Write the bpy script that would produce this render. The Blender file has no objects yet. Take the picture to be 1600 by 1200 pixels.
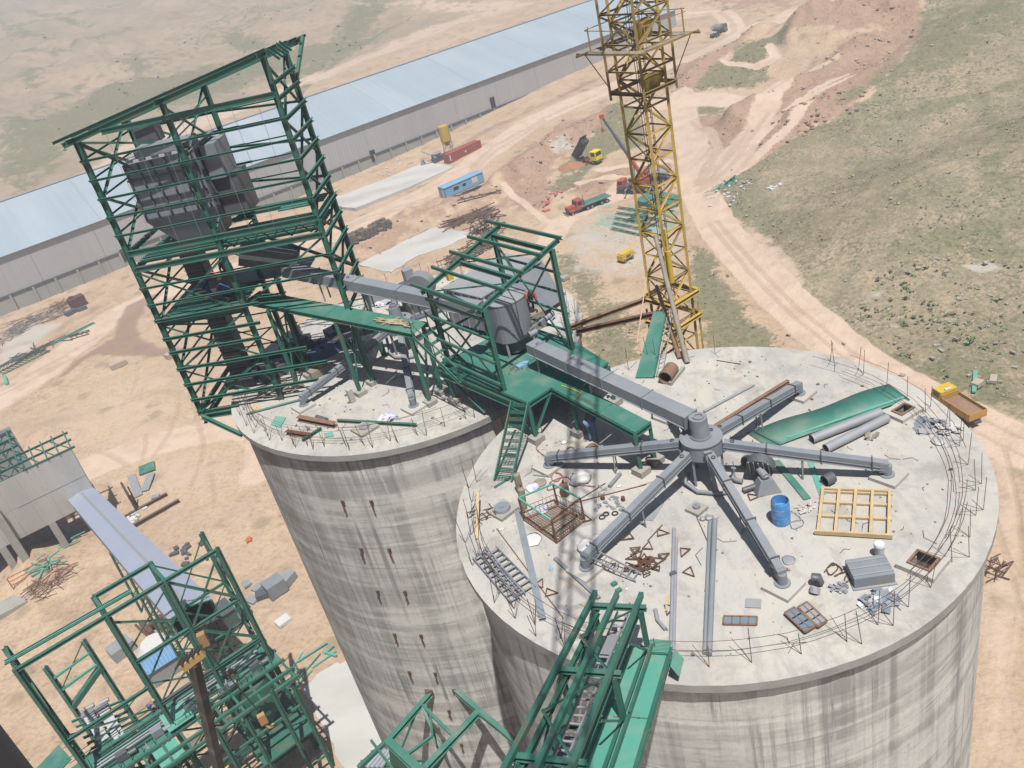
import bpy, math, random
import numpy as np
from mathutils import Matrix, Vector
from mathutils.geometry import tessellate_polygon
random.seed(7)
sc = bpy.context.scene
COL = sc.collection
R_ = math.radians

# ------------------------------------------------------------------ camera
# z = 0 is the level of the two silo roofs; the yard lies 47.5 m below
CAMZ = 19.353
F_PX = 1370.0
def _basis(vx, vy, f):
    d = Vector((vx-800.0, -(vy-600.0), -f)).normalized()
    up = -d
    fw = Vector((0, 0, -1.0)); y = (fw-up*fw.dot(up)).normalized(); x = y.cross(up)
    return Matrix((x, y, up))
CM = _basis(1376.11, 2932.52, F_PX)
cam_d = bpy.data.cameras.new('camera'); cam = bpy.data.objects.new('camera', cam_d); COL.objects.link(cam)
cam_d.sensor_width = 36.0; cam_d.lens = F_PX/1600*36.0
cam_d.clip_start = 0.2; cam_d.clip_end = 6000
m4 = CM.to_4x4(); m4.translation = Vector((0, 0, CAMZ)); cam.matrix_world = m4
sc.camera = cam

# ------------------------------------------------------------------ light
SUN_EL, SUN_AZ = 67.0, math.atan2(0.2, -0.98)      # azimuth clockwise from +y
world = bpy.data.worlds.new("World"); sc.world = world; world.use_nodes = True
wn = world.node_tree; bg = wn.nodes['Background']
sky = wn.nodes.new('ShaderNodeTexSky'); sky.sky_type = 'NISHITA'; sky.sun_disc = False
sky.sun_elevation = R_(SUN_EL); sky.sun_rotation = SUN_AZ; sky.air_density = 1.0; sky.dust_density = 2.0
wn.links.new(sky.outputs[0], bg.inputs[0]); bg.inputs[1].default_value = 0.064
sl = bpy.data.lights.new('sun', 'SUN'); sl.energy = 5.0; sl.angle = R_(0.5); sl.color = (1.0, 0.965, 0.92)
sun = bpy.data.objects.new('sun', sl); COL.objects.link(sun)
sd = Vector((math.sin(SUN_AZ)*math.cos(R_(SUN_EL)), math.cos(SUN_AZ)*math.cos(R_(SUN_EL)), math.sin(R_(SUN_EL))))
sun.rotation_euler = sd.to_track_quat('Z', 'Y').to_euler(); sun.location = (0, 0, 60)
sc.view_settings.view_transform = 'Standard'; sc.view_settings.look = 'None'
sc.view_settings.exposure = 0.60; sc.view_settings.gamma = 1.0

# ------------------------------------------------------------------ helpers
CMn = np.array([list(r) for r in CM])
def ray(px, py): return CMn @ np.array([px-800.0, -(py-600.0), -F_PX])
def U(px, py, z=0.0):
    """point of the place seen at photo pixel (px,py) that lies at height z"""
    d = ray(px, py); t = (z-CAMZ)/d[2]
    return (float(d[0]*t), float(d[1]*t), float(z))
def zat(px, py, xy):
    d = ray(px, py); t = (d[0]*xy[0]+d[1]*xy[1])/(d[0]**2+d[1]**2)
    return float(CAMZ+d[2]*t)
def V(*a): return Vector(a)

class Geo:
    def __init__(s): s.v = []; s.f = []; s.sm = []; s.mi = []; s.m = 0
    def raw(s, v, f, smooth=False):
        n = len(s.v); s.v += [tuple(p) for p in v]
        for q in f: s.f.append(tuple(i+n for i in q)); s.sm.append(smooth); s.mi.append(s.m)
        return s
    def box(s, c, size, rz=0.0, mat=None):
        hx, hy, hz = size[0]/2, size[1]/2, size[2]/2
        M = mat or Matrix.Rotation(rz, 3, 'Z'); c = Vector(c)
        v = [c+M @ Vector((x, y, z)) for x in (-hx, hx) for y in (-hy, hy) for z in (-hz, hz)]
        return s.raw(v, [(0, 1, 3, 2), (4, 6, 7, 5), (0, 4, 5, 1), (2, 3, 7, 6), (0, 2, 6, 4), (1, 5, 7, 3)])
    def frame(s, p, q, up=None):
        p = Vector(p); q = Vector(q); d = (q-p).normalized()
        up = Vector(up) if up else (Vector((0, 0, 1)) if abs(d.z) < 0.95 else Vector((0.165, 0.986, 0)))
        x = d.cross(up).normalized(); z = x.cross(d)
        return p, q, x, z
    def extr(s, p, q, prof, up=None, smooth=False):
        p, q, x, z = s.frame(p, q, up); n = len(prof)
        v = [p+x*a+z*b for a, b in prof]+[q+x*a+z*b for a, b in prof]
        f = [(i, (i+1) % n, n+(i+1) % n, n+i) for i in range(n)]
        s.raw(v, f, smooth)
        tri = tessellate_polygon([[Vector((a, b, 0)) for a, b in prof]]) if n > 4 else [(0, 1, 2), (0, 2, 3)]
        s.raw(v[:n], [tuple(t) for t in tri]); s.raw(v[n:], [tuple(t) for t in tri])
        return s
    def bar(s, p, q, w, h=None, kind='box', up=None):
        h = h or w; a, b = w/2, h/2
        if kind == 'box': pr = [(-a, -b), (a, -b), (a, b), (-a, b)]
        elif kind == 'I':
            t = max(.012, h*.09); tw = max(.01, w*.08)
            pr = [(-a, -b), (a, -b), (a, -b+t), (tw, -b+t), (tw, b-t), (a, b-t), (a, b), (-a, b), (-a, b-t), (-tw, b-t), (-tw, -b+t), (-a, -b+t)]
        elif kind == 'C':
            t = max(.012, h*.1)
            pr = [(-a, -b), (a, -b), (a, -b+t), (-a+t, -b+t), (-a+t, b-t), (a, b-t), (a, b), (-a, b)]
        elif kind == 'L':
            t = max(.01, w*.14)
            pr = [(-a, -b), (a, -b), (a, -b+t), (-a+t, -b+t), (-a+t, b), (-a, b)]
        return s.extr(p, q, pr, up)
    def cyl(s, p, q, r, r2=None, n=12, caps=True):
        r2 = r if r2 is None else r2
        p, q, x, z = s.frame(p, q)
        cs = [(math.cos(2*math.pi*i/n), math.sin(2*math.pi*i/n)) for i in range(n)]
        v = [p+(x*c+z*k)*r for c, k in cs]+[q+(x*c+z*k)*r2 for c, k in cs]
        s.raw(v, [(i, (i+1) % n, n+(i+1) % n, n+i) for i in range(n)], n > 6)
        if caps: s.raw(v[:n], [tuple(range(n))]); s.raw(v[n:], [tuple(range(n))])
        return s
    def pipe(s, p, q, r, ri=None, n=16):
        """open hollow tube"""
        ri = ri or r*.92
        s.cyl(p, q, r, n=n, caps=False); s.cyl(p, q, ri, n=n, caps=False)
        p, q, x, z = s.frame(p, q)
        for e in (p, q):
            v = [e+(x*math.cos(2*math.pi*i/n)+z*math.sin(2*math.pi*i/n))*rr for rr in (r, ri) for i in range(n)]
            s.raw(v, [(i, (i+1) % n, n+(i+1) % n, n+i) for i in range(n)])
        return s
    def tube(s, pts, r, n=6):
        pts = [Vector(p) for p in pts]; k = len(pts); vs = []
        for i, p in enumerate(pts):
            d = (pts[min(i+1, k-1)]-pts[max(i-1, 0)]).normalized()
            up = Vector((0, 0, 1)) if abs(d.z) < .9 else Vector((1, 0, 0))
            x = d.cross(up).normalized(); z = x.cross(d)
            vs += [p+(x*math.cos(2*math.pi*j/n)+z*math.sin(2*math.pi*j/n))*r for j in range(n)]
        f = [(i*n+j, i*n+(j+1) % n, (i+1)*n+(j+1) % n, (i+1)*n+j) for i in range(k-1) for j in range(n)]
        s.raw(vs, f, True); s.raw(vs[:n], [tuple(range(n))]); s.raw(vs[-n:], [tuple(range(n))])
        return s
    def prism(s, pts, z0, z1):
        n = len(pts); v = [(p[0], p[1], z0) for p in pts]+[(p[0], p[1], z1) for p in pts]
        tri = tessellate_polygon([[Vector((p[0], p[1], 0)) for p in pts]])
        s.raw(v, [(i, (i+1) % n, n+(i+1) % n, n+i) for i in range(n)])
        s.raw(v, [tuple(t) for t in tri]+[tuple(i+n for i in t) for t in tri]); return s
    def sheet(s, pts, t):
        """thin plate between 3-D corner points (planar polygon)"""
        n = len(pts); P = [Vector(p) for p in pts]; nr = (P[1]-P[0]).cross(P[2]-P[0]).normalized()*t/2
        v = [p-nr for p in P]+[p+nr for p in P]
        return s.raw(v, [tuple(range(n-1, -1, -1)), tuple(range(n, 2*n))]+[(i, (i+1) % n, n+(i+1) % n, n+i) for i in range(n)])

def mesh_obj(name, geo, mats, parent=None, org=(0, 0, 0)):
    me = bpy.data.meshes.new(name)
    o_ = Vector(org)
    me.from_pydata([tuple(Vector(p)-o_) for p in geo.v], [], geo.f)
    mats = mats if isinstance(mats, (list, tuple)) else [mats]
    for m in mats: me.materials.append(m)
    me.polygons.foreach_set('use_smooth', geo.sm)
    if len(mats) > 1: me.polygons.foreach_set('material_index', geo.mi)
    me.validate(); me.update()
    o = bpy.data.objects.new(name, me); COL.objects.link(o)
    if parent is not None: o.parent = parent
    else: o.location = org
    return o
def tag(o, label, cat, group=None):
    o['label'] = label; o['category'] = cat
    if group: o['group'] = group
    return o
ORG = {}
def thing(name, label, cat, loc=(0, 0, 0), group=None):
    o = bpy.data.objects.new(name, None); COL.objects.link(o); o.location = loc
    o.empty_display_size = .3
    ORG[o.name] = Vector(loc)
    return tag(o, label, cat, group)
def part(t, name, geo, mat, sub=None, label=None, kind=None):
    """geo is in world coordinates; becomes a child of thing t (or of its part `sub`)"""
    o = mesh_obj(name, geo, mat, sub if sub is not None else t, ORG[t.name])
    if label: o['label'] = label
    if kind: o['kind'] = kind
    return o
def solo(name, geo, mat, label, cat, loc, group=None):
    return tag(mesh_obj(name, geo, mat, None, loc), label, cat, group)
def structure(name, geo, mat, loc=(0, 0, 0), kind='structure'):
    o = mesh_obj(name, geo, mat, None, loc); o['kind'] = kind; return o
def kids(o): return [c for c in o.children]
def dup(root, loc, rz, label, group=None, src=None):
    r = root.copy(); COL.objects.link(r); r.location = loc; r.rotation_euler = (0, 0, rz); r['label'] = label
    if group: r['group'] = group
    for ch in list(root.children):
        c = ch.copy(); COL.objects.link(c); c.parent = r
        for g in ch.children:
            d = g.copy(); COL.objects.link(d); d.parent = c
    return r

# ------------------------------------------------------------------ materials
KA = .70      # overall albedo scale of paints, soils and concretes
def mat(name, col, rough=.6, metal=0.0, var=.15, scale=2.0, dirt=None, amt=.35, dscale=1.2, bump=.15, bscale=25.0, stretch=None, rust=0.0):
    col = tuple(c*KA for c in col); dirt = tuple(c*KA for c in dirt) if dirt else None
    m = bpy.data.materials.new(name); m.use_nodes = True; nt = m.node_tree; N = nt.nodes; L = nt.links
    b = N['Principled BSDF']; b.inputs['Roughness'].default_value = rough; b.inputs['Metallic'].default_value = metal
    tc = N.new('ShaderNodeTexCoord'); src = tc.outputs['Object']
    if stretch:
        mp = N.new('ShaderNodeMapping'); mp.inputs['Scale'].default_value = stretch; L.new(src, mp.inputs[0]); src = mp.outputs[0]
    def noise(sc_, det=5):
        n = N.new('ShaderNodeTexNoise'); n.inputs['Scale'].default_value = sc_; n.inputs['Detail'].default_value = det; L.new(src, n.inputs['Vector']); return n
    n1 = noise(scale)
    mx = N.new('ShaderNodeMix'); mx.data_type = 'RGBA'; L.new(n1.outputs[0], mx.inputs['Factor'])
    mx.inputs['A'].default_value = (*[c*(1-var) for c in col], 1); mx.inputs['B'].default_value = (*[min(1, c*(1+var)) for c in col], 1)
    out = mx.outputs['Result']
    if dirt:
        n2 = noise(dscale, 8); mr = N.new('ShaderNodeMapRange'); L.new(n2.outputs[0], mr.inputs[0])
        mr.inputs[1].default_value = .48; mr.inputs[2].default_value = .72; mr.inputs[4].default_value = amt
        m2 = N.new('ShaderNodeMix'); m2.data_type = 'RGBA'; L.new(mr.outputs[0], m2.inputs['Factor']); L.new(out, m2.inputs['A'])
        m2.inputs['B'].default_value = (*dirt, 1); out = m2.outputs['Result']
    if rust:
        n4 = noise(2.3, 9); n5 = noise(.7, 3); mm = N.new('ShaderNodeMath'); mm.operation = 'MULTIPLY'; L.new(n4.outputs[0], mm.inputs[0]); L.new(n5.outputs[0], mm.inputs[1])
        mr2 = N.new('ShaderNodeMapRange'); L.new(mm.outputs[0], mr2.inputs[0]); mr2.inputs[1].default_value = .315; mr2.inputs[2].default_value = .36; mr2.inputs[4].default_value = rust
        m3 = N.new('ShaderNodeMix'); m3.data_type = 'RGBA'; L.new(mr2.outputs[0], m3.inputs['Factor']); L.new(out, m3.inputs['A']); m3.inputs['B'].default_value = (.13, .075, .045, 1); out = m3.outputs['Result']
        mr3 = N.new('ShaderNodeMapRange'); L.new(n4.outputs[0], mr3.inputs[0]); mr3.inputs[3].default_value = rough-.08; mr3.inputs[4].default_value = min(1, rough+.3); L.new(mr3.outputs[0], b.inputs['Roughness'])
    L.new(out, b.inputs['Base Color'])
    if bump:
        n3 = noise(bscale, 4); bp = N.new('ShaderNodeBump'); bp.inputs['Strength'].default_value = bump; bp.inputs['Distance'].default_value = .02
        L.new(n3.outputs[0], bp.inputs['Height']); L.new(bp.outputs[0], b.inputs['Normal'])
    return m
DUST = (.42, .33, .25)
GREEN = mat('green_paint', (.03, .14, .10), .45, 0, .2, 1.5, (.10, .15, .12), .6, 1.1, rust=.4)
GREEN2 = mat('green_paint_plate', (.04, .175, .132), .5, 0, .22, .8, (.17, .235, .19), .7, .9, rust=.15)
GREENP = mat('faded_turquoise_paint', (.10, .36, .27), .5, 0, .15, .8, (.27, .36, .31), .6, 1.2, rust=.12)
GREY = mat('grey_paint', (.205, .228, .255), .5, .0, .12, 1.5, (.30, .29, .27), .5, 1.3, rust=.12)
GREYL = mat('light_grey_paint', (.27, .285, .30), .5, 0, .15, 2, (.36, .33, .29), .4, 1.4)
GREYD = mat('dark_grey_paint', (.09, .098, .106), .5, 0, .15, 1.5, (.14, .13, .12), .4, 1.2)
GALV = mat('galvanised_steel', (.42, .46, .50), .38, .5, .15, 3, (.3, .28, .25), .3, 2)
ALU = mat('bright_aluminium', (.62, .64, .67), .32, .7, .15, 4)
RUST = mat('rusty_steel', (.13, .062, .040), .85, 0, .35, 5, (.07, .045, .035), .6, 3, .3)
RUSTL = mat('light_rust', (.22, .13, .085), .85, 0, .3, 5, (.10, .06, .04), .5, 3, .3)
YEL = mat('weathered_yellow_paint', (.50, .34, .08), .6, 0, .25, 2, (.13, .085, .04), .8, 1.3, .3)
YELD = mat('grimy_dark_mast_steel', (.25, .18, .07), .75, 0, .3, 2, (.46, .31, .08), .7, 1.3, .3)
YELB = mat('bright_yellow_paint', (.62, .42, .03), .5, 0, .15, 2, (.3, .22, .06), .4, 1.5)
CONC = mat('concrete', (.33, .315, .28), .9, 0, .15, 1.2, (.22, .2, .17), .5, .8, .3)
CONCL = mat('pale_concrete', (.44, .425, .39), .92, 0, .12, .35, (.36, .32, .27), .5, .25, .3, 8)
WOOD = mat('yellow_pine_timber', (.52, .39, .22), .75, 0, .2, 3, (.4, .27, .13), .5, 2, .3, 12)
WOODG = mat('grey_old_timber', (.26, .23, .18), .85, 0, .3, 3, (.13, .11, .09), .6, 2, .4, 12)
BLUE = mat('blue_plastic', (.07, .27, .58), .45, 0, .2, 3, (.38, .42, .48), .7, 3.5)
BLUEP = mat('light_blue_paint', (.19, .38, .56), .5, 0, .08, 1, (.3, .4, .5), .3, 1)
BLUER = mat('blue_roof_paint', (.13, .27, .45), .45, 0, .2, 1, (.3, .4, .5), .4, .6)
REDC = mat('red_oxide_container_paint', (.33, .075, .05), .6, 0, .15, 1, (.22, .09, .06), .5, .7)
RED = mat('red_vehicle_paint', (.40, .07, .045), .6, 0, .2, 1, (.34, .2, .14), .7, 1.2)
WHITE = mat('white_plastic_sack', (.58, .58, .57), .7, 0, .1, 4, (.5, .45, .38), .4, 3, .5, 8)
BLACK = mat('black_rubber', (.02, .02, .02), .9, 0, .2)
DARK = mat('dark_opening', (.012, .012, .012), .95, 0, 0)
GLASS = mat('dark_window_glass', (.02, .025, .03), .12, 0, .1)
SKIN = mat('tanned_skin', (.30, .16, .10), .6, 0, .1)
OVERB = mat('blue_overall_cloth', (.03, .09, .26), .9, 0, .2, 6)
CLOTHR = mat('red_shirt_cloth', (.42, .03, .03), .9, 0, .2, 6)
CLOTHD = mat('dark_trouser_cloth', (.035, .035, .05), .9, 0, .2, 6)
ORANGE = mat('orange_vest_cloth', (.45, .13, .05), .9, 0, .2, 6)
HOSE = mat('pink_rubber_hose', (.36, .12, .12), .7, 0, .1)
SACKW = mat('white_cement_sack', (.60, .61, .64), .8, 0, .1, 3, (.08, .14, .45), .8, 3.5, .4, 8)
DIRTM = mat('brown_load_of_soil', (.27, .165, .10), .95, 0, .3, 3, None, 0, 1, .8, 5)

def corrugated(name, col, per=.28, axis=0, rough=.35, metal=.3, dirt=(.3, .3, .3), amt=.3, bumpd=.03, dsc=.05):
    col = tuple(c*KA for c in col); dirt = tuple(c*KA for c in dirt)
    m = bpy.data.materials.new(name); m.use_nodes = True; nt = m.node_tree; N = nt.nodes; L = nt.links
    b = N['Principled BSDF']; b.inputs['Roughness'].default_value = rough; b.inputs['Metallic'].default_value = metal
    uv = N.new('ShaderNodeUVMap'); sp = N.new('ShaderNodeSeparateXYZ'); L.new(uv.outputs[0], sp.inputs[0])
    w = N.new('ShaderNodeMath'); w.operation = 'MULTIPLY'; L.new(sp.outputs[axis], w.inputs[0]); w.inputs[1].default_value = 2*math.pi/per
    s = N.new('ShaderNodeMath'); s.operation = 'SINE'; L.new(w.outputs[0], s.inputs[0])
    bp = N.new('ShaderNodeBump'); bp.inputs['Strength'].default_value = .7; bp.inputs['Distance'].default_value = bumpd
    L.new(s.outputs[0], bp.inputs['Height']); L.new(bp.outputs[0], b.inputs['Normal'])
    n = N.new('ShaderNodeTexNoise'); n.inputs['Scale'].default_value = dsc; n.inputs['Detail'].default_value = 8
    mp = N.new('ShaderNodeMapping'); mp.inputs['Scale'].default_value = (1, .35, 1) if axis == 0 else (.35, 1, 1); L.new(uv.outputs[0], mp.inputs[0]); L.new(mp.outputs[0], n.inputs['Vector'])
    mr = N.new('ShaderNodeMapRange'); L.new(n.outputs[0], mr.inputs[0]); mr.inputs[1].default_value = .45; mr.inputs[2].default_value = .7; mr.inputs[4].default_value = amt
    # faint panel-to-panel tone
    fl = N.new('ShaderNodeMath'); fl.operation = 'SNAP'; L.new(sp.outputs[axis], fl.inputs[0]); fl.inputs[1].default_value = 1.1
    wh = N.new('ShaderNodeTexWhiteNoise'); wh.noise_dimensions = '1D'; L.new(fl.outputs[0], wh.inputs['W'])
    v = N.new('ShaderNodeMapRange'); L.new(wh.outputs[0], v.inputs[0]); v.inputs[3].default_value = .97; v.inputs[4].default_value = 1.02
    mx = N.new('ShaderNodeMix'); mx.data_type = 'RGBA'; L.new(mr.outputs[0], mx.inputs['Factor']); mx.inputs['A'].default_value = (*col, 1); mx.inputs['B'].default_value = (*dirt, 1)
    vm = N.new('ShaderNodeVectorMath'); vm.operation = 'SCALE'; L.new(mx.outputs['Result'], vm.inputs[0]); L.new(v.outputs[0], vm.inputs['Scale'])
    L.new(vm.outputs[0], b.inputs['Base Color']); return m
def set_uv(o, fn):
    me = o.data; uv = me.uv_layers.new(name='UVMap')
    co = [fn(v.co) for v in me.vertices]
    for l in me.loops: uv.data[l.index].uv = co[l.vertex_index]

# ------------------------------------------------------------------ terrain
GZ = -47.5
def vnoise(x, y, s, seed=0):
    x = np.asarray(x, float)/s; y = np.asarray(y, float)/s
    xi = np.floor(x).astype(np.int64); yi = np.floor(y).astype(np.int64); fx = x-xi; fy = y-yi
    fx = fx*fx*(3-2*fx); fy = fy*fy*(3-2*fy)
    def h(a, b):
        n = (a*374761393+b*668265263+seed*1442695041) & 0x7fffffff
        n = ((n ^ (n >> 13))*1274126177) & 0x7fffffff
        return ((n ^ (n >> 16)) & 0xffff)/65535.0
    return (h(xi, yi)*(1-fx)+h(xi+1, yi)*fx)*(1-fy)+(h(xi, yi+1)*(1-fx)+h(xi+1, yi+1)*fx)*fy
def fbm(x, y, s, oct=4, seed=0):
    t = 0; a = .5; 
    for i in range(oct): t = t+a*vnoise(x, y, s/2**i, seed+i*7); a *= .5
    return t/(1-.5**oct)
def sstep(a, b, x):
    t = np.clip((x-a)/(b-a), 0, 1); return t*t*(3-2*t)
ROADX = np.array([(60, 700), (52, 420), (44, 300), (36, 240), (29, 205), (28, 170), (25.5, 140), (28.3, 118), (33, 103), (41, 92), (52, 83), (70, 70), (120, 40)], float)
def seg_dist(x, y, P):
    """distance to a polyline, and side (>0 = right of it when walking along)"""
    bd = np.full(np.shape(x), 1e9); side = np.zeros(np.shape(x))
    for (x0, y0), (x1, y1) in zip(P[:-1], P[1:]):
        dx, dy = x1-x0, y1-y0; l2 = dx*dx+dy*dy
        t = np.clip(((x-x0)*dx+(y-y0)*dy)/l2, 0, 1); ex = x-(x0+t*dx); ey = y-(y0+t*dy)
        d = np.hypot(ex, ey); m = d < bd; bd = np.where(m, d, bd); side = np.where(m, np.sign(dx*ey-dy*ex), side)
    return bd, side
def height(x, y):
    x = np.asarray(x, float); y = np.asarray(y, float)
    h = np.full(np.shape(x), GZ)
    r = np.hypot(x, y)
    # yard climbs gently beyond, towards the far end of the shed
    h = h+6.0*sstep(200, 330, y+.3*x)*sstep(-60, 60, x)
    # hillside on the right of the haul road
    d, s = seg_dist(x, y, ROADX)
    d = np.where(s > 0, d, 0)
    rib = np.sin((y-.22*x)/9.5+3.5*fbm(x, y, 70, 2, 5))
    h = h+np.minimum(d, 260)*.11*sstep(2, 40, d)*(1-sstep(230, 330, y))+2.3*rib*sstep(12, 60, d)*(.4+fbm(x, y, 40, 2, 9))
    # rolling hills behind the shed
    n = np.array([-.49, .87]); b = (x+35)*n[0]+(y-257)*n[1]-70
    h = h+np.where(b > 0, np.minimum(b, 700)*.085*sstep(0, 260, b), 0)+sstep(0, 200, b)*((fbm(x, y, 130, 4, 3)-.45)*22+(.5-np.abs(2*fbm(x, y, 70, 4, 17)-1))*15)
    h = h+(fbm(x, y, 30, 3, 11)-.5)*.9*sstep(45, 90, r)
    return h
def Gd(px, py, dz=0.0):
    """where the line of sight through photo pixel (px,py) meets the terrain"""
    d = ray(px, py); ts = (np.geomspace(40, 2500, 700))/np.hypot(d[0], d[1])
    X = d[0]*ts; Y = d[1]*ts; Z = CAMZ+d[2]*ts; hh = height(X, Y)
    k = np.argmax(Z < hh) if np.any(Z < hh) else len(ts)-1
    k = max(k, 1); a = Z[k-1]-hh[k-1]; b = hh[k]-Z[k]; u = a/(a+b) if a+b > 0 else 0
    t = ts[k-1]*(1-u)+ts[k]*u; x, y = d[0]*t, d[1]*t
    return (float(x), float(y), float(height(x, y))+dz)
def hz(x, y): return float(height(x, y))

# ------------------------------------------------------------------ ground sheet
def px_poly(pts): return [Gd(*p)[:2] for p in pts]
LAYERS = {k: [] for k in ('grass', 'scrub', 'road', 'red', 'pale', 'wet', 'track', 'paint', 'weeds', 'dry')}
def area(layer, pts, w=2.5, s=1.0): LAYERS[layer].append(('poly', px_poly(pts), w, s))
def line(layer, pts, width, w=1.2, s=1.0): LAYERS[layer].append(('line', px_poly(pts), width, w, s))
# haul roads
line('road', [(1062, 150), (1070, 195), (1085, 240), (1092, 300), (1125, 360), (1180, 420), (1250, 490), (1330, 555), (1420, 610), (1500, 650), (1600, 700)], 3.6, 1.5)
area('road', [(1540, 640), (1600, 660), (1600, 1200), (1500, 1200), (1545, 900), (1560, 740)], 4, .55)
line('road', [(0, 625), (60, 585), (130, 530), (180, 490), (260, 455), (420, 405), (540, 362), (640, 315), (700, 285), (760, 240), (830, 190), (920, 150), (1000, 120), (1090, 85), (1150, 58), (1190, 40), (1280, 30), (1380, 5)], 5, 3, .9)
line('road', [(1000, 168), (1060, 158), (1120, 155), (1180, 160), (1225, 135)], 3.5, 2)
line('road', [(1010, 38), (1060, 25), (1110, 20), (1140, 30), (1150, 50)], 3.5, 2)
line('road', [(130, 735), (240, 695), (330, 672), (380, 665), (440, 650)], 4, 2.5, .8)
line('road', [(380, 668), (410, 690), (415, 720), (400, 740)], 3, 2, .6)
line('road', [(780, 170), (820, 145), (700, 205), (610, 240)], 1.5, 2, .3)
line('road', [(880, 345), (850, 385), (880, 345), (935, 318), (985, 300)], 3, 2, .8)
line('road', [(1090, 300), (1120, 262), (1160, 225), (1185, 195), (1200, 170), (1235, 140), (1290, 118)], 3.2, 2.5, .8)
line('road', [(1250, 20), (1380, 5)], 8, 6, .9)
line('road', [(1140, 350), (1200, 390), (1240, 450)], 2.5, 2, .45)
area('road', [(520, 0), (700, 0), (860, 0), (780, 22), (640, 70), (540, 110), (480, 135), (470, 120), (600, 70), (740, 20)], 6, .5)
area('road', [(95, 290), (190, 225), (330, 175), (470, 120), (640, 62), (640, 72), (480, 132), (340, 190), (200, 245), (100, 300)], 5, .6)
area('road', [(0, 660), (240, 560), (300, 560), (400, 700), (380, 780), (460, 840), (520, 1000), (540, 1100), (480, 1100), (350, 850), (200, 800), (60, 700)], 12, .35)
# purplish gravel lane along the shed
line('wet', [(0, 590), (60, 545), (140, 500), (210, 460)], 1.6, 1.5, .25)
line('wet', [(0, 548), (60, 530), (150, 480), (200, 462)], 2.2, 2, .22)
line('pale', [(520, 335), (600, 290), (700, 238), (800, 188), (850, 165)], 2.0, 1.5, .2)
line('wet', [(520, 330), (600, 285), (680, 248), (760, 205), (850, 162), (930, 125)], 1.8, 1.6, .34)
# wet, muddy junction
area('wet', [(232, 462), (252, 458), (225, 480), (212, 505), (218, 528), (250, 545), (330, 543), (250, 556), (190, 556), (155, 552), (158, 545), (180, 530), (186, 500), (200, 478)], 2.0, .75)
line('wet', [(100, 585), (130, 560), (170, 535)], .8, 1, .6)
line('wet', [(150, 552), (180, 535), (200, 528)], .7, 1, .4)
# tyre tracks
for pts in ([(0, 612), (90, 562), (150, 528)], [(0, 618), (100, 568), (160, 545)], [(330, 470), (250, 470), (200, 500), (170, 540)],
            [(540, 352), (640, 318), (700, 296), (735, 270), (742, 255), (770, 230), (850, 185), (930, 150)],
            [(540, 356), (640, 322), (703, 299), (740, 274), (750, 258), (775, 235), (850, 190)],
            [(1080, 190), (1110, 210), (1118, 235), (1100, 260), (1088, 290)], [(1090, 185), (1120, 205), (1126, 232), (1108, 262), (1095, 295)],
            [(1095, 300), (1150, 250), (1180, 205), (1200, 180)], [(1100, 305), (1160, 262), (1190, 222)], [(1090, 300), (1140, 245), (1170, 205)],
            [(1120, 345), (1180, 415), (1250, 485), (1330, 548), (1420, 603), (1600, 684)], [(1110, 352), (1170, 425), (1240, 495), (1320, 560), (1410, 618), (1600, 710)],
            [(1060, 25), (1110, 21), (1143, 34), (1148, 48), (1080, 85), (1000, 115)], [(300, 620), (320, 700), (300, 760)], [(330, 740), (336, 780), (300, 800)],
            [(1570, 700), (1590, 780), (1600, 900)], [(1558, 830), (1580, 900), (1600, 960)], [(1550, 800), (1575, 870), (1600, 900)]):
    line('track', pts, .28, .35, .8)
rt = random.Random(5)
for k in range(26):
    x0, y0 = rt.uniform(60, 420), rt.uniform(560, 1000); a = rt.uniform(-.9, -.2); c_ = rt.uniform(-.12, .12); P0 = [(x0+18*i*math.cos(a+c_*i), y0+18*i*math.sin(a+c_*i)) for i in range(7)]
    for o_ in (0, 5): line('track', [(x, y+o_) for x, y in P0], .22, .35, rt.uniform(.3, .7))
for k in range(14):
    x0, y0 = rt.uniform(520, 800), rt.uniform(190, 330); P0 = [(x0+14*i, y0-(6+rt.uniform(-1, 1))*i) for i in range(8)]; line('track', P0, .3, .5, rt.uniform(.25, .6))
for k in range(10):
    x0, y0 = rt.uniform(1050, 1120), rt.uniform(230, 330); line('track', [(x0+16*i, y0-(12+rt.uniform(-4, 4))*i) for i in range(7)], .3, .5, rt.uniform(.3, .7))
for pts in ([(1098, 300), (1135, 268), (1165, 240), (1180, 215), (1215, 185), (1260, 150), (1330, 115)], [(1075, 190), (1105, 205), (1120, 230), (1110, 255), (1096, 290)], [(1110, 290), (1160, 262), (1200, 222), (1240, 190), (1265, 165)],
            [(930, 265), (980, 258), (1040, 250), (1070, 255)], [(900, 285), (960, 275), (1060, 270)], [(1050, 205), (1090, 215), (1100, 250)], [(790, 300), (820, 320), (850, 345)], [(1200, 70), (1270, 45), (1350, 20)], [(1130, 100), (1180, 110), (1210, 100), (1200, 85)]):
    for o_ in (0, 6): line('road', [(x+o_, y+o_*.3) for x, y in pts], .45, .8, .9)
for k in range(8):
    x0 = rt.uniform(1555, 1590); am = rt.uniform(8, 30); ph_ = rt.uniform(0, 3)
    if k < 4: line('track', [(x0+am*math.sin(ph_+i*.35), 690+45*i) for i in range(11)], .22, .4, rt.uniform(.2, .45))
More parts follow.
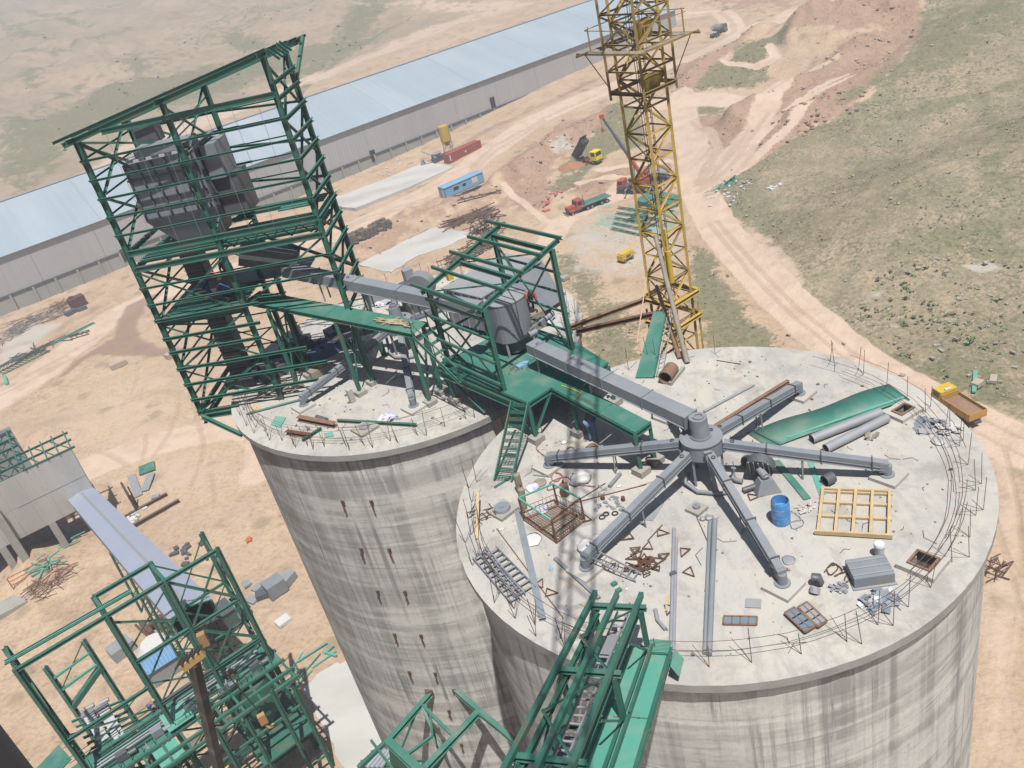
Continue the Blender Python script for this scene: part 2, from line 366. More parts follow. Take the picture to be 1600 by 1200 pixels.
# grass and scrub
area('grass', [(1082, 385), (1110, 400), (1150, 465), (1200, 520), (1250, 575), (1290, 600), (1120, 560), (1075, 470)], 2, .8)
area('scrub', [(1112, 292), (1170, 262), (1240, 215), (1300, 185), (1360, 150), (1410, 95), (1440, 50), (1445, 0), (1700, -60), (1750, 700), (1600, 660), (1500, 625), (1400, 575), (1300, 510), (1220, 430), (1150, 355), (1118, 320)], 3, 1)
area('grass', [(1250, 205), (1330, 178), (1450, 160), (1600, 120), (1600, 140), (1450, 180), (1330, 200), (1262, 215)], 4, .75)
area('grass', [(1330, 140), (1420, 85), (1440, 20), (1600, 0), (1600, 40), (1480, 110), (1400, 135), (1300, 170)], 5, .65)
area('grass', [(1390, 370), (1460, 350), (1600, 340), (1600, 400), (1480, 405), (1400, 400)], 4, .7)
area('grass', [(1520, 200), (1600, 180), (1600, 300), (1560, 340), (1510, 280)], 6, .55)
area('grass', [(1150, 320), (1250, 330), (1300, 400), (1230, 380)], 5, .4)
area('grass', [(1300, 560), (1420, 540), (1600, 580), (1600, 660), (1480, 615), (1380, 565)], 4, .7)
area('pale', [(1500, 412), (1545, 405), (1570, 420), (1530, 428)], 1.2, .8)
area('pale', [(1345, 455), (1380, 452), (1375, 465), (1340, 470)], 1.2, .5)
area('pale', [(1420, 500), (1500, 490), (1520, 505), (1440, 515)], 2, .5)
area('pale', [(1390, 505), (1420, 508), (1400, 520), (1370, 515)], 1, .5)
area('grass', [(858, 300), (880, 262), (905, 230), (930, 215), (965, 185), (1000, 175), (1010, 230), (960, 235), (925, 265), (900, 290), (870, 305)], 2, .8)
area('grass', [(1082, 142), (1110, 112), (1170, 75), (1225, 68), (1240, 80), (1200, 95), (1195, 130), (1150, 140)], 2, .8)
area('grass', [(1055, 168), (1150, 162), (1140, 178), (1060, 182)], 1.5, .6)
area('grass', [(862, 395), (900, 400), (935, 440), (985, 480), (1010, 560), (940, 580), (905, 520), (890, 450)], 3, .6)
area('grass', [(900, 355), (960, 330), (1050, 320), (1075, 370), (1000, 395), (930, 380)], 4, .45)
area('grass', [(0, 182), (100, 168), (200, 128), (330, 100), (420, 82), (560, 58), (640, 30), (560, 80), (420, 118), (300, 160), (200, 178), (100, 225), (0, 262)], 10, .8)
area('grass', [(0, 240), (110, 205), (100, 245), (0, 290)], 6, .7)
area('grass', [(340, 62), (360, 50), (430, 70), (400, 80), (350, 72)], 8, .8)
area('grass', [(470, 150), (560, 70), (600, 20), (640, -20), (560, -20), (520, 60), (440, 120)], 8, .75)
area('grass', [(180, 95), (210, 80), (240, 100), (215, 130)], 8, .6)
area('grass', [(300, 20), (420, 30), (380, 60), (300, 50)], 14, .3)
area('grass', [(100, 160), (260, 60), (420, 0), (500, 0), (330, 80), (160, 180)], 20, .32)
area('grass', [(30, 110), (90, 100), (60, 140), (30, 130)], 8, .7)
area('grass', [(0, 28), (40, 40), (90, 62), (30, 60), (0, 48)], 8, .6)
area('grass', [(300, -10), (350, 12), (390, 28), (340, 10)], 6, .6)
for pts in ([(0, 22), (60, 25), (120, 20), (190, 5)], [(0, 98), (80, 80), (150, 60), (200, 45)], [(40, 35), (100, 28), (140, 40)], [(0, 215), (60, 165), (130, 130)]):
    line('grass', pts, 4, 6, .5)
area('grass', [(1020, -20), (1120, 0), (1180, 15), (1220, 30), (1160, 12), (1080, -10)], 3, .7)
area('grass', [(10, 270), (60, 262), (110, 250), (60, 290), (20, 305)], 2, .5)
area('grass', [(60, 640), (90, 610), (60, 610), (50, 640)], 2, .35)
area('dry', [(-400, 470), (0, 318), (110, 280), (200, 240), (330, 185), (470, 128), (640, 68), (760, 20), (900, -25), (900, -400), (-400, -400)], 18, 1)
# reddish excavated soil
area('red', [(775, 285), (800, 250), (870, 195), (960, 172), (985, 190), (930, 215), (900, 235), (860, 270), (855, 325), (810, 330)], 3, .8)
area('red', [(870, 305), (940, 265), (1050, 225), (1062, 300), (960, 302), (900, 325)], 3, .7)
area('red', [(1055, 175), (1150, 180), (1250, 130), (1300, 100), (1390, 60), (1440, 10), (1440, 60), (1400, 110), (1300, 190), (1240, 210), (1170, 260), (1110, 292), (1070, 290)], 3, .85)
area('red', [(1215, 60), (1300, 45), (1360, 0), (1420, 0), (1440, 30), (1400, 60), (1330, 75), (1230, 85)], 3, .9)
area('red', [(1055, 100), (1150, 70), (1200, 50), (1180, 65), (1120, 105), (1080, 150), (1050, 150)], 3, .8)
area('red', [(540, 380), (600, 350), (690, 320), (770, 295), (800, 320), (760, 350), (680, 365), (600, 400), (550, 420)], 3, .5)
area('red', [(340, 270), (230, 300), (240, 285), (330, 245)], 4, .4)
area('red', [(0, 275), (50, 262), (70, 268), (0, 300)], 4, .5)
area('red', [(1060, -10), (1250, -10), (1240, 20), (1120, 15)], 5, .5)
area('red', [(130, 790), (170, 740), (185, 755), (150, 800)], 2, .35)
area('red', [(30, 860), (90, 850), (110, 920), (40, 930)], 3, .3)
area('wet', [(0, 620), (60, 600), (60, 640), (0, 660)], 4, .15)
area('wet', [(20, 930), (120, 900), (170, 960), (80, 1010)], 6, .22)
# pale gravel, lime, overspray of green paint
area('pale', [(870, 350), (930, 330), (1055, 325), (1080, 400), (980, 440), (900, 420)], 5, .55)
area('pale', [(0, 540), (50, 505), (100, 505), (30, 560), (0, 580)], 3, .9)
area('pale', [(855, 245), (890, 225), (900, 235), (870, 255)], 2, .6)
area('paint', [(915, 352), (940, 335), (1000, 318), (1062, 305), (1068, 345), (1030, 365), (960, 358)], 2.5, .6)
area('paint', [(925, 318), (950, 312), (965, 322), (935, 330)], 1.5, .5)

def eval_layer(name, X, Y):
    out = np.zeros(X.shape)
    for it in LAYERS[name]:
        P = np.array(it[1]); w, s = it[-2], it[-1]; pad = w*2+(it[2] if it[0] == 'line' else 0)+3
        m = (X > P[:, 0].min()-pad) & (X < P[:, 0].max()+pad) & (Y > P[:, 1].min()-pad) & (Y < P[:, 1].max()+pad)
        if not m.any(): continue
        x = X[m]; y = Y[m]
        if it[0] == 'line':
            d, _ = seg_dist(x, y, P); wd_ = np.maximum(it[2], .0034*np.hypot(x, y)) if it[2] < .9 else it[2]; v = s*(1-sstep(wd_-w*.5, wd_+w*.5, d))
        else:
            Q = np.vstack([P, P[:1]]); d, _ = seg_dist(x, y, Q); ins = np.zeros(x.shape, bool)
            for (x0, y0), (x1, y1) in zip(Q[:-1], Q[1:]):
                c = (y0 > y) != (y1 > y)
                with np.errstate(divide='ignore', invalid='ignore'): xi = (x1-x0)*(y-y0)/(y1-y0)+x0
                ins ^= c & (x < xi)
            v = s*sstep(-w, w, np.where(ins, d, -d))
        out[m] = np.maximum(out[m], v)
    return out
# mounds and banks of dug earth
MOUNDS = []
for pts, w, hh in (([(790, 290), (850, 245), (900, 215), (970, 185)], 5, 2.6), ([(870, 318), (930, 300), (1040, 290)], 3, 1.3), ([(560, 395), (640, 352), (760, 310)], 3, 1.6),
                   ([(1290, 60), (1350, 30), (1400, 20)], 14, 6), ([(1150, 190), (1230, 150), (1290, 120), (1350, 90)], 5, 2.2), ([(1070, 130), (1120, 95), (1190, 60)], 4, 1.8),
                   ([(480, 295), (560, 262), (700, 195)], 3, 1.2), ([(1240, 185), (1290, 165)], 3, 1.5), ([(640, 335), (700, 318)], 3, 1.2), ([(45, 880), (75, 900)], 4, 1.2), ([(0, 700), (60, 690)], 6, 1.5)):
    MOUNDS.append((np.array(px_poly(pts)), w, hh*1.5))
_height0 = height
def height(x, y):
    x = np.asarray(x, float); y = np.asarray(y, float); h = _height0(x, y)
    for P, w, hh in MOUNDS:
        m = (x > P[:, 0].min()-3*w) & (x < P[:, 0].max()+3*w) & (y > P[:, 1].min()-3*w) & (y < P[:, 1].max()+3*w)
        if not np.any(m): continue
        if x.ndim == 0: d, _ = seg_dist(x, y, P); h = h+hh*np.exp(-(d/w)**2)*(.6+.8*fbm(x, y, 5, 2, 21))
        else:
            d, _ = seg_dist(x[m], y[m], P); h[m] += hh*np.exp(-(d/w)**2)*(.6+.8*fbm(x[m], y[m], 5, 2, 21))
    return h
# the great earth sheet, finer where the crane looks
az = np.concatenate([np.arange(-180, -62, 3.0), np.arange(-62, 46, .145), np.arange(46, 180, 3.0)])
rr = np.concatenate([[0.01, 8, 16, 24, 32, 40, 46], np.geomspace(50, 900, 560), np.geomspace(930, 2600, 16)])
A, Rr = np.meshgrid(np.radians(az), rr); GX = Rr*np.sin(A); GY = Rr*np.cos(A)
lay = {k: eval_layer(k, GX, GY) for k in LAYERS}
lay['weeds'] = None
H0 = height(GX, GY)
fine = (Rr > 60) & (Rr < 420)
rough = fbm(GX, GY, 3.0, 3, 31)-.5
H0 = H0+np.where(fine, rough*(.4+1.6*lay['red']*(1-lay['road'])+.8*lay['scrub']), 0)
H0 = H0-.2*lay['track']*(1-sstep(90, 140, Rr))
nr, na = GX.shape
verts = np.stack([GX, GY, H0], -1).reshape(-1, 3)
idx = np.arange(nr*na).reshape(nr, na); nx = np.roll(idx, -1, axis=1)
faces = np.stack([idx[:-1], nx[:-1], nx[1:], idx[1:]], -1).reshape(-1, 4)
me = bpy.data.meshes.new('ground'); me.vertices.add(len(verts)); me.vertices.foreach_set('co', verts.ravel())
me.loops.add(faces.size); me.loops.foreach_set('vertex_index', faces[:, ::-1].ravel().astype(np.int32))
me.polygons.add(len(faces)); me.polygons.foreach_set('loop_start', np.arange(0, faces.size, 4, dtype=np.int32))
me.polygons.foreach_set('use_smooth', np.ones(len(faces), bool)); me.update()
for nm, ks in (('soil_a', ('grass', 'scrub', 'road', 'red')), ('soil_b', ('pale', 'wet', 'track', 'paint')), ('soil_c', ('dry', 'dry', 'dry', 'dry'))):
    at = me.color_attributes.new(nm, 'FLOAT_COLOR', 'POINT')
    at.data.foreach_set('color', np.stack([lay[k] for k in ks], -1).reshape(-1).astype(np.float32))
ground = bpy.data.objects.new('ground', me); COL.objects.link(ground); ground['kind'] = 'structure'

def ground_material():
    m = bpy.data.materials.new('desert_soil'); m.use_nodes = True; nt = m.node_tree; N = nt.nodes; L = nt.links
    b = N['Principled BSDF']; b.inputs['Roughness'].default_value = .97; b.inputs['Specular IOR Level'].default_value = .15
    geo = N.new('ShaderNodeNewGeometry'); pos = geo.outputs['Position']
    def noise(s, det=6, rough=.6, off=0, sc3=None):
        mp = N.new('ShaderNodeMapping'); mp.inputs['Location'].default_value = (off, off*.7, 0); L.new(pos, mp.inputs[0])
        if sc3: mp.inputs['Scale'].default_value = sc3
        n = N.new('ShaderNodeTexNoise'); n.inputs['Scale'].default_value = s; n.inputs['Detail'].default_value = det; n.inputs['Roughness'].default_value = rough
        L.new(mp.outputs[0], n.inputs['Vector']); return n.outputs[0]
    def ramp(x, a, c, lo=0.0, hi=1.0):
        r = N.new('ShaderNodeMapRange'); r.interpolation_type = 'SMOOTHSTEP'; L.new(x, r.inputs[0]); r.inputs[1].default_value = a; r.inputs[2].default_value = c; r.inputs[3].default_value = lo; r.inputs[4].default_value = hi; return r.outputs[0]
    def mixc(f, a, c):
        x = N.new('ShaderNodeMix'); x.data_type = 'RGBA'
        if isinstance(f, float): x.inputs['Factor'].default_value = f
        else: L.new(f, x.inputs['Factor'])
        for s, val in (('A', a), ('B', c)):
            if isinstance(val, tuple): x.inputs[s].default_value = (*val, 1)
            else: L.new(val, x.inputs[s])
        return x.outputs['Result']
    def math2(op, a, c):
        x = N.new('ShaderNodeMath'); x.operation = op
        for i, val in enumerate((a, c)):
            if isinstance(val, (int, float)): x.inputs[i].default_value = val
            else: L.new(val, x.inputs[i])
        return x.outputs[0]
    aa = N.new('ShaderNodeAttribute'); aa.attribute_name = 'soil_a'; sa = N.new('ShaderNodeSeparateColor'); L.new(aa.outputs['Color'], sa.inputs[0])
    ab = N.new('ShaderNodeAttribute'); ab.attribute_name = 'soil_b'; sb = N.new('ShaderNodeSeparateColor'); L.new(ab.outputs['Color'], sb.inputs[0])
    grass, scrub, road, red = sa.outputs[0], sa.outputs[1], sa.outputs[2], aa.outputs['Alpha']
    pale, wet, track, paint = sb.outputs[0], sb.outputs[1], sb.outputs[2], ab.outputs['Alpha']
    nb = noise(.035, 8, .62); nm = noise(.22, 8, .65, 13); nf = noise(1.6, 6, .65, 31); ns = noise(.9, 4, .7, 77)
    sand = mixc(ramp(nb, .35, .65), (.50, .37, .25), (.55, .42, .29))
    sand = mixc(ramp(nm, .40, .62, 0, .65), sand, (.45, .31, .215))
    sand = mixc(ramp(noise(.09, 8, .7, 201), .52, .64, 0, .45), sand, (.42, .315, .23))
    sand = mixc(ramp(noise(.13, 9, .75, 311), .50, .60, 0, .5), sand, (.55, .43, .33))
    vfar = N.new('ShaderNodeTexVoronoi'); vfar.inputs['Scale'].default_value = .16; L.new(pos, vfar.inputs['Vector'])
    sand = mixc(ramp(vfar.outputs['Distance'], .12, .3, .55, 0), sand, (.24, .20, .13))
    sand = mixc(ramp(nf, .48, .6, 0, .4), sand, (.33, .235, .165))
    # scattered dark specks of dry weeds
    vor = N.new('ShaderNodeTexVoronoi'); vor.inputs['Scale'].default_value = .55; vor.inputs['Randomness'].default_value = 1; L.new(pos, vor.inputs['Vector'])
    speck = math2('MULTIPLY', ramp(vor.outputs['Distance'], .10, .30, 1, 0), ramp(nm, .5, .62))
    sand = mixc(math2('MULTIPLY', speck, .7), sand, (.20, .17, .10))
    ac = N.new('ShaderNodeAttribute'); ac.attribute_name = 'soil_c'; sc3_ = N.new('ShaderNodeSeparateColor'); L.new(ac.outputs['Color'], sc3_.inputs[0])
    dryc = mixc(ramp(noise(.03, 9, .7, 401), .42, .58), (.40, .305, .21), (.32, .255, .175)); dryc = mixc(ramp(noise(.012, 9, .7, 451), .48, .58, 0, .6), dryc, (.24, .215, .135)); dryc = mixc(ramp(nm, .5, .62, 0, .6), dryc, (.25, .21, .15))
    sand = mixc(math2('MULTIPLY', sc3_.outputs[0], .8), sand, dryc)
    def edge(mask, n1, amt=.55, lo=.42, hi=.62):
        t = math2('ADD', mask, math2('MULTIPLY', math2('SUBTRACT', n1, .5), amt)); return ramp(t, lo, hi)
    redc = mixc(ramp(nf, .42, .58), (.29, .18, .125), (.40, .265, .19)); redc = mixc(ramp(nm, .4, .7, 0, .7), redc, (.44, .31, .225))
    col = mixc(math2('MULTIPLY', ramp(math2('ADD', red, math2('MULTIPLY', math2('SUBTRACT', nm, .5), 2.6)), .2, .62), .92), sand, redc)
    scr = mixc(ramp(nm, .38, .60), (.41, .32, .215), (.30, .255, .165)); scr = mixc(ramp(nf, .45, .62, 0, .75), scr, (.22, .205, .14))
    scr = mixc(ramp(noise(.06, 6, .6, 55, (1, .4, 1)), .5, .62, 0, .6), scr, (.19, .19, .115))
    scr = mixc(ramp(nb, .42, .62, 0, .5), scr, (.17, .155, .085))
    tus = noise(1.15, 5, .75, 611); clump_ = ramp(noise(.11, 5, .6, 640), .40, .60, .25, 1)
    scr = mixc(math2('MULTIPLY', ramp(tus, .50, .57, 0, .85), clump_), scr, (.135, .13, .085)); scr = mixc(ramp(noise(2.2, 4, .7, 701), .54, .60, 0, .5), scr, (.47, .39, .28))
    col = mixc(edge(scrub, nm), col, scr)
    gr = mixc(ramp(nf, .3, .7), (.15, .155, .08), (.245, .225, .135)); gr = mixc(ramp(nm, .4, .65, 0, .6), gr, (.26, .225, .145))
    gr = mixc(ramp(tus, .50, .57, 0, .6), gr, (.10, .11, .055))
    g = math2('MULTIPLY', ramp(math2('ADD', grass, math2('MULTIPLY', math2('SUBTRACT', math2('ADD', math2('MULTIPLY', nm, .6), math2('MULTIPLY', nf, .4)), .5), 3.6)), .25, .62), .92)
    col = mixc(g, col, gr)
    col = mixc(math2('MULTIPLY', ramp(math2('ADD', pale, math2('MULTIPLY', math2('SUBTRACT', nm, .5), 1.4)), .3, .7), .85), col, (.50, .465, .41))
    rd = mixc(ramp(nm, .4, .7), (.63, .49, .38), (.55, .41, .31))
    col = mixc(math2('MULTIPLY', ramp(math2('ADD', road, math2('MULTIPLY', math2('SUBTRACT', nm, .5), 1.7)), .2, .6), .92), col, rd)
    col = mixc(math2('MULTIPLY', ramp(math2('ADD', track, math2('MULTIPLY', math2('SUBTRACT', ns, .5), .8)), .2, .7), .38), col, (.37, .26, .185))
    col = mixc(math2('MULTIPLY', ramp(math2('ADD', wet, math2('MULTIPLY', math2('SUBTRACT', nm, .5), .6)), .08, .5), .85), col, (.30, .205, .155))
    col = mixc(math2('MULTIPLY', ramp(math2('ADD', paint, math2('MULTIPLY', math2('SUBTRACT', nm, .5), 1.4)), .25, .6), .5), col, (.15, .34, .27))
    sc_ = N.new('ShaderNodeVectorMath'); sc_.operation = 'SCALE'; L.new(col, sc_.inputs[0]); sc_.inputs['Scale'].default_value = KA*.96; col = sc_.outputs[0]
    L.new(col, b.inputs['Base Color'])
    bp = N.new('ShaderNodeBump'); bp.inputs['Strength'].default_value = .6; bp.inputs['Distance'].default_value = .4
    hsum = math2('ADD', nf, math2('MULTIPLY', nm, 1.2)); L.new(hsum, bp.inputs['Height']); L.new(bp.outputs[0], b.inputs['Normal'])
    return m
ground.data.materials.append(ground_material())

def in_layer(name, x, y): return eval_layer(name, np.asarray(x, float), np.asarray(y, float))
# tufts of dry scrub and weeds on the hillside and waste ground
def tufts(name, n, box, layers, smin, smax, mats, seed, dens=None):
    rs = np.random.RandomState(seed)
    x = rs.uniform(box[0], box[1], n); y = rs.uniform(box[2], box[3], n)
    w = np.zeros(n)
    for l, k in layers: w = np.maximum(w, k*in_layer(l, x, y))
    w *= np.clip((fbm(x, y, 9, 3, seed)-.42)*6, .08, 1)*np.clip((fbm(x, y, 45, 2, seed+3)-.3)*3, .2, 1)
    w -= 1.5*in_layer('road', x, y)
    keep = rs.rand(n) < w; x = x[keep]; y = y[keep]; n = len(x)
    z = height(x, y)+.02; s = rs.uniform(smin, smax, n)*rs.uniform(.5, 1.3, n)
    k = 7; V_ = []; F_ = []
    ang = rs.uniform(0, 6.28, (n, k)); rad = rs.uniform(.35, 1, (n, k))*s[:, None]; hh = rs.uniform(.25, .75, (n, k))*s[:, None]
    cx = rs.normal(0, .22, (n, k))*s[:, None]; cy = rs.normal(0, .22, (n, k))*s[:, None]
    wd = .35*s[:, None]
    a0 = np.stack([x[:, None]+cx-np.sin(ang)*wd, y[:, None]+cy+np.cos(ang)*wd, z[:, None]+0*cx-.05], -1)
    a1 = np.stack([x[:, None]+cx+np.sin(ang)*wd, y[:, None]+cy-np.cos(ang)*wd, z[:, None]+0*cx-.05], -1)
    a2 = np.stack([x[:, None]+cx+np.cos(ang)*rad, y[:, None]+cy+np.sin(ang)*rad, z[:, None]+hh], -1)
    vv = np.stack([a0, a1, a2], 2).reshape(-1, 3)
    me = bpy.data.meshes.new(name); me.vertices.add(len(vv)); me.vertices.foreach_set('co', vv.ravel())
    nt = len(vv)//3; me.loops.add(nt*3); me.loops.foreach_set('vertex_index', np.arange(nt*3, dtype=np.int32))
    me.polygons.add(nt); me.polygons.foreach_set('loop_start', np.arange(0, nt*3, 3, dtype=np.int32))
    for m_ in mats: me.materials.append(m_)
    me.polygons.foreach_set('material_index', np.repeat(rs.randint(0, len(mats), n), k).astype(np.int32)); me.update()
    o = bpy.data.objects.new(name, me); COL.objects.link(o); o['kind'] = 'stuff'; return o
LEAF1 = mat('dry_grey_green_weed', (.29, .27, .19), .95, 0, .3, 1, bump=0)
LEAF2 = mat('olive_weed', (.17, .185, .10), .95, 0, .3, 1, bump=0)
LEAF3 = mat('fresh_green_weed', (.19, .29, .09), .95, 0, .3, 1, bump=0)
STRAW = mat('straw', (.42, .35, .22), .95, 0, .3, 1, bump=0)
tufts('scrub_tufts', 52000, (28, 230, 70, 330), [('scrub', .55)], .16, .42, [LEAF1, LEAF1, STRAW, LEAF1, STRAW], 3).update_tag()
area('weeds', [(1235, 520), (1300, 470), (1400, 425), (1500, 400), (1620, 385), (1640, 560), (1500, 590), (1400, 575), (1300, 545)], 4, 1)
tufts('green_weeds', 9000, (40, 130, 70, 150), [('weeds', 1.0), ('grass', .25)], .25, .65, [LEAF2, LEAF3, LEAF2, LEAF1], 5)
tufts('grass_tufts', 20000, (-20, 90, 60, 330), [('grass', .5)], .25, .55, [LEAF2, LEAF1, LEAF2, STRAW], 8)
tufts('distant_shrubs', 9000, (-330, 60, 260, 640), [('grass', .6)], .6, 1.3, [LEAF1, LEAF2], 9)
# loose stones in the dug soil
def stones(name, n, box, layers, smin, smax, m_, seed):
    rs = np.random.RandomState(seed); x = rs.uniform(box[0], box[1], n); y = rs.uniform(box[2], box[3], n); w = np.zeros(n)
    for l, k in layers: w = np.maximum(w, k*in_layer(l, x, y))
    w -= in_layer('road', x, y)*.8
    keep = rs.rand(n) < w; x = x[keep]; y = y[keep]; n = len(x); z = height(x, y); s = smin*(smax/smin)**(rs.rand(n)**2.2)
    base = np.array([(1, 0, 0), (-1, 0, 0), (0, 1, 0), (0, -1, 0), (0, 0, 1), (0, 0, -.6)], float)
    fc = np.array([(0, 2, 4), (2, 1, 4), (1, 3, 4), (3, 0, 4), (2, 0, 5), (1, 2, 5), (3, 1, 5), (0, 3, 5)])
    a = rs.uniform(0, 6.28, n); c, s_ = np.cos(a), np.sin(a); bb = base[None]*rs.uniform(.5, 1.2, (n, 6, 1))*s[:, None, None]
    vv = np.stack([bb[..., 0]*c[:, None]-bb[..., 1]*s_[:, None]+x[:, None], bb[..., 0]*s_[:, None]+bb[..., 1]*c[:, None]+y[:, None], bb[..., 2]*.7+z[:, None]+.1*s[:, None]], -1).reshape(-1, 3)
    ff = (fc[None]+6*np.arange(n)[:, None, None]).reshape(-1, 3)
    me = bpy.data.meshes.new(name); me.vertices.add(len(vv)); me.vertices.foreach_set('co', vv.ravel())
    me.loops.add(ff.size); me.loops.foreach_set('vertex_index', ff.ravel().astype(np.int32)); me.polygons.add(len(ff)); me.polygons.foreach_set('loop_start', np.arange(0, ff.size, 3, dtype=np.int32))
    me.materials.append(m_); me.update(); o = bpy.data.objects.new(name, me); COL.objects.link(o); o['kind'] = 'stuff'
STONE = mat('pale_stone', (.42, .34, .27), .95, 0, .25, .6, bump=.4); STONER = mat('red_clod', (.33, .19, .13), .95, 0, .3, .6, bump=.4)
stones('loose_stones', 9000, (-40, 140, 70, 330), [('red', .8), ('pale', .3), ('scrub', .06)], .10, .65, STONE, 4)
stones('soil_clods', 12000, (-40, 150, 90, 330), [('red', .9)], .12, .7, STONER, 6)

# ------------------------------------------------------------------ silos
CA = (-4.77, 40.0); CB = (5.82, 24.33); SR = 9.0
def silo_wall_material():
    m = bpy.data.materials.new('slipformed_concrete_wall'); m.use_nodes = True; nt = m.node_tree; N = nt.nodes; L = nt.links
    b = N['Principled BSDF']; b.inputs['Roughness'].default_value = .93; b.inputs['Specular IOR Level'].default_value = .2
    uv = N.new('ShaderNodeUVMap')
    def noise(sx, sy, det=6, rough=.6, off=0.0, dist=0):
        mp = N.new('ShaderNodeMapping'); mp.inputs['Scale'].default_value = (sx, sy, 1); mp.inputs['Location'].default_value = (off, off*.3, 0); L.new(uv.outputs[0], mp.inputs[0])
        n = N.new('ShaderNodeTexNoise'); n.inputs['Scale'].default_value = 1; n.inputs['Detail'].default_value = det; n.inputs['Roughness'].default_value = rough; n.inputs['Distortion'].default_value = dist; L.new(mp.outputs[0], n.inputs['Vector']); return n.outputs[0]
    def ramp(x, a, c, lo=0.0, hi=1.0):
        r = N.new('ShaderNodeMapRange'); L.new(x, r.inputs[0]); r.inputs[1].default_value = a; r.inputs[2].default_value = c; r.inputs[3].default_value = lo; r.inputs[4].default_value = hi; return r.outputs[0]
    def mixc(f, a, c):
        x = N.new('ShaderNodeMix'); x.data_type = 'RGBA'; L.new(f, x.inputs['Factor'])
        for s, val in (('A', a), ('B', c)):
            if isinstance(val, tuple): x.inputs[s].default_value = (*val, 1)
            else: L.new(val, x.inputs[s])
        return x.outputs['Result']
    def mul(a, c):
        x = N.new('ShaderNodeMath'); x.operation = 'MULTIPLY'; L.new(a, x.inputs[0]); L.new(c, x.inputs[1]); return x.outputs[0]
    big = noise(.10, .10, 4, .6, 3); band = noise(.10, 1.1, 5, .62, 11, .4); streak = noise(3.4, .055, 6, .72, 23); streak2 = noise(1.1, .03, 5, .65, 47)
    fine = noise(7, 7, 4, .6, 5); blot = noise(.35, .16, 6, .65, 71)
    col = mixc(ramp(big, .35, .65), (.70, .685, .63), (.60, .588, .548))
    col = mixc(ramp(band, .46, .58, 0, .62), col, (.36, .353, .332))
    col = mixc(mul(ramp(streak, .48, .62, 0, .85), ramp(blot, .44, .56)), col, (.215, .21, .20))
    col = mixc(mul(ramp(streak2, .50, .60, 0, .75), ramp(band, .35, .55)), col, (.28, .275, .26))
    col = mixc(ramp(noise(3.5, .3, 4, .6, 90), .58, .68, 0, .5), col, (.64, .625, .58))
    col = mixc(ramp(noise(.25, .45, 7, .7, 140), .50, .62, 0, .3), col, (.28, .275, .26))
    col = mixc(ramp(fine, .5, .8, 0, .35), col, (.23, .22, .2))
    sp = N.new('ShaderNodeSeparateXYZ'); L.new(uv.outputs[0], sp.inputs[0])
    wob = noise(.3, .3, 3, .6, 160); ad = N.new('ShaderNodeMath'); ad.operation = 'MULTIPLY_ADD'; L.new(wob, ad.inputs[0]); ad.inputs[1].default_value = .25; L.new(sp.outputs[1], ad.inputs[2])
    md = N.new('ShaderNodeMath'); md.operation = 'PINGPONG'; L.new(ad.outputs[0], md.inputs[0]); md.inputs[1].default_value = .62
    col = mixc(mul(ramp(md.outputs[0], .0, .07, .55, 0), ramp(noise(.4, .9, 5, .7, 180), .42, .58)), col, (.24, .235, .22))
    sc_ = N.new('ShaderNodeVectorMath'); sc_.operation = 'SCALE'; L.new(col, sc_.inputs[0]); sc_.inputs['Scale'].default_value = KA; col = sc_.outputs[0]
    L.new(col, b.inputs['Base Color'])
    bp = N.new('ShaderNodeBump'); bp.inputs['Strength'].default_value = .5; bp.inputs['Distance'].default_value = .03
    L.new(streak, bp.inputs['Height']); bp2 = N.new('ShaderNodeBump'); bp2.inputs['Strength'].default_value = .6; bp2.inputs['Distance'].default_value = .05
    L.new(band, bp2.inputs['Height']); L.new(bp.outputs[0], bp2.inputs['Normal']); L.new(bp2.outputs[0], b.inputs['Normal'])
    return m
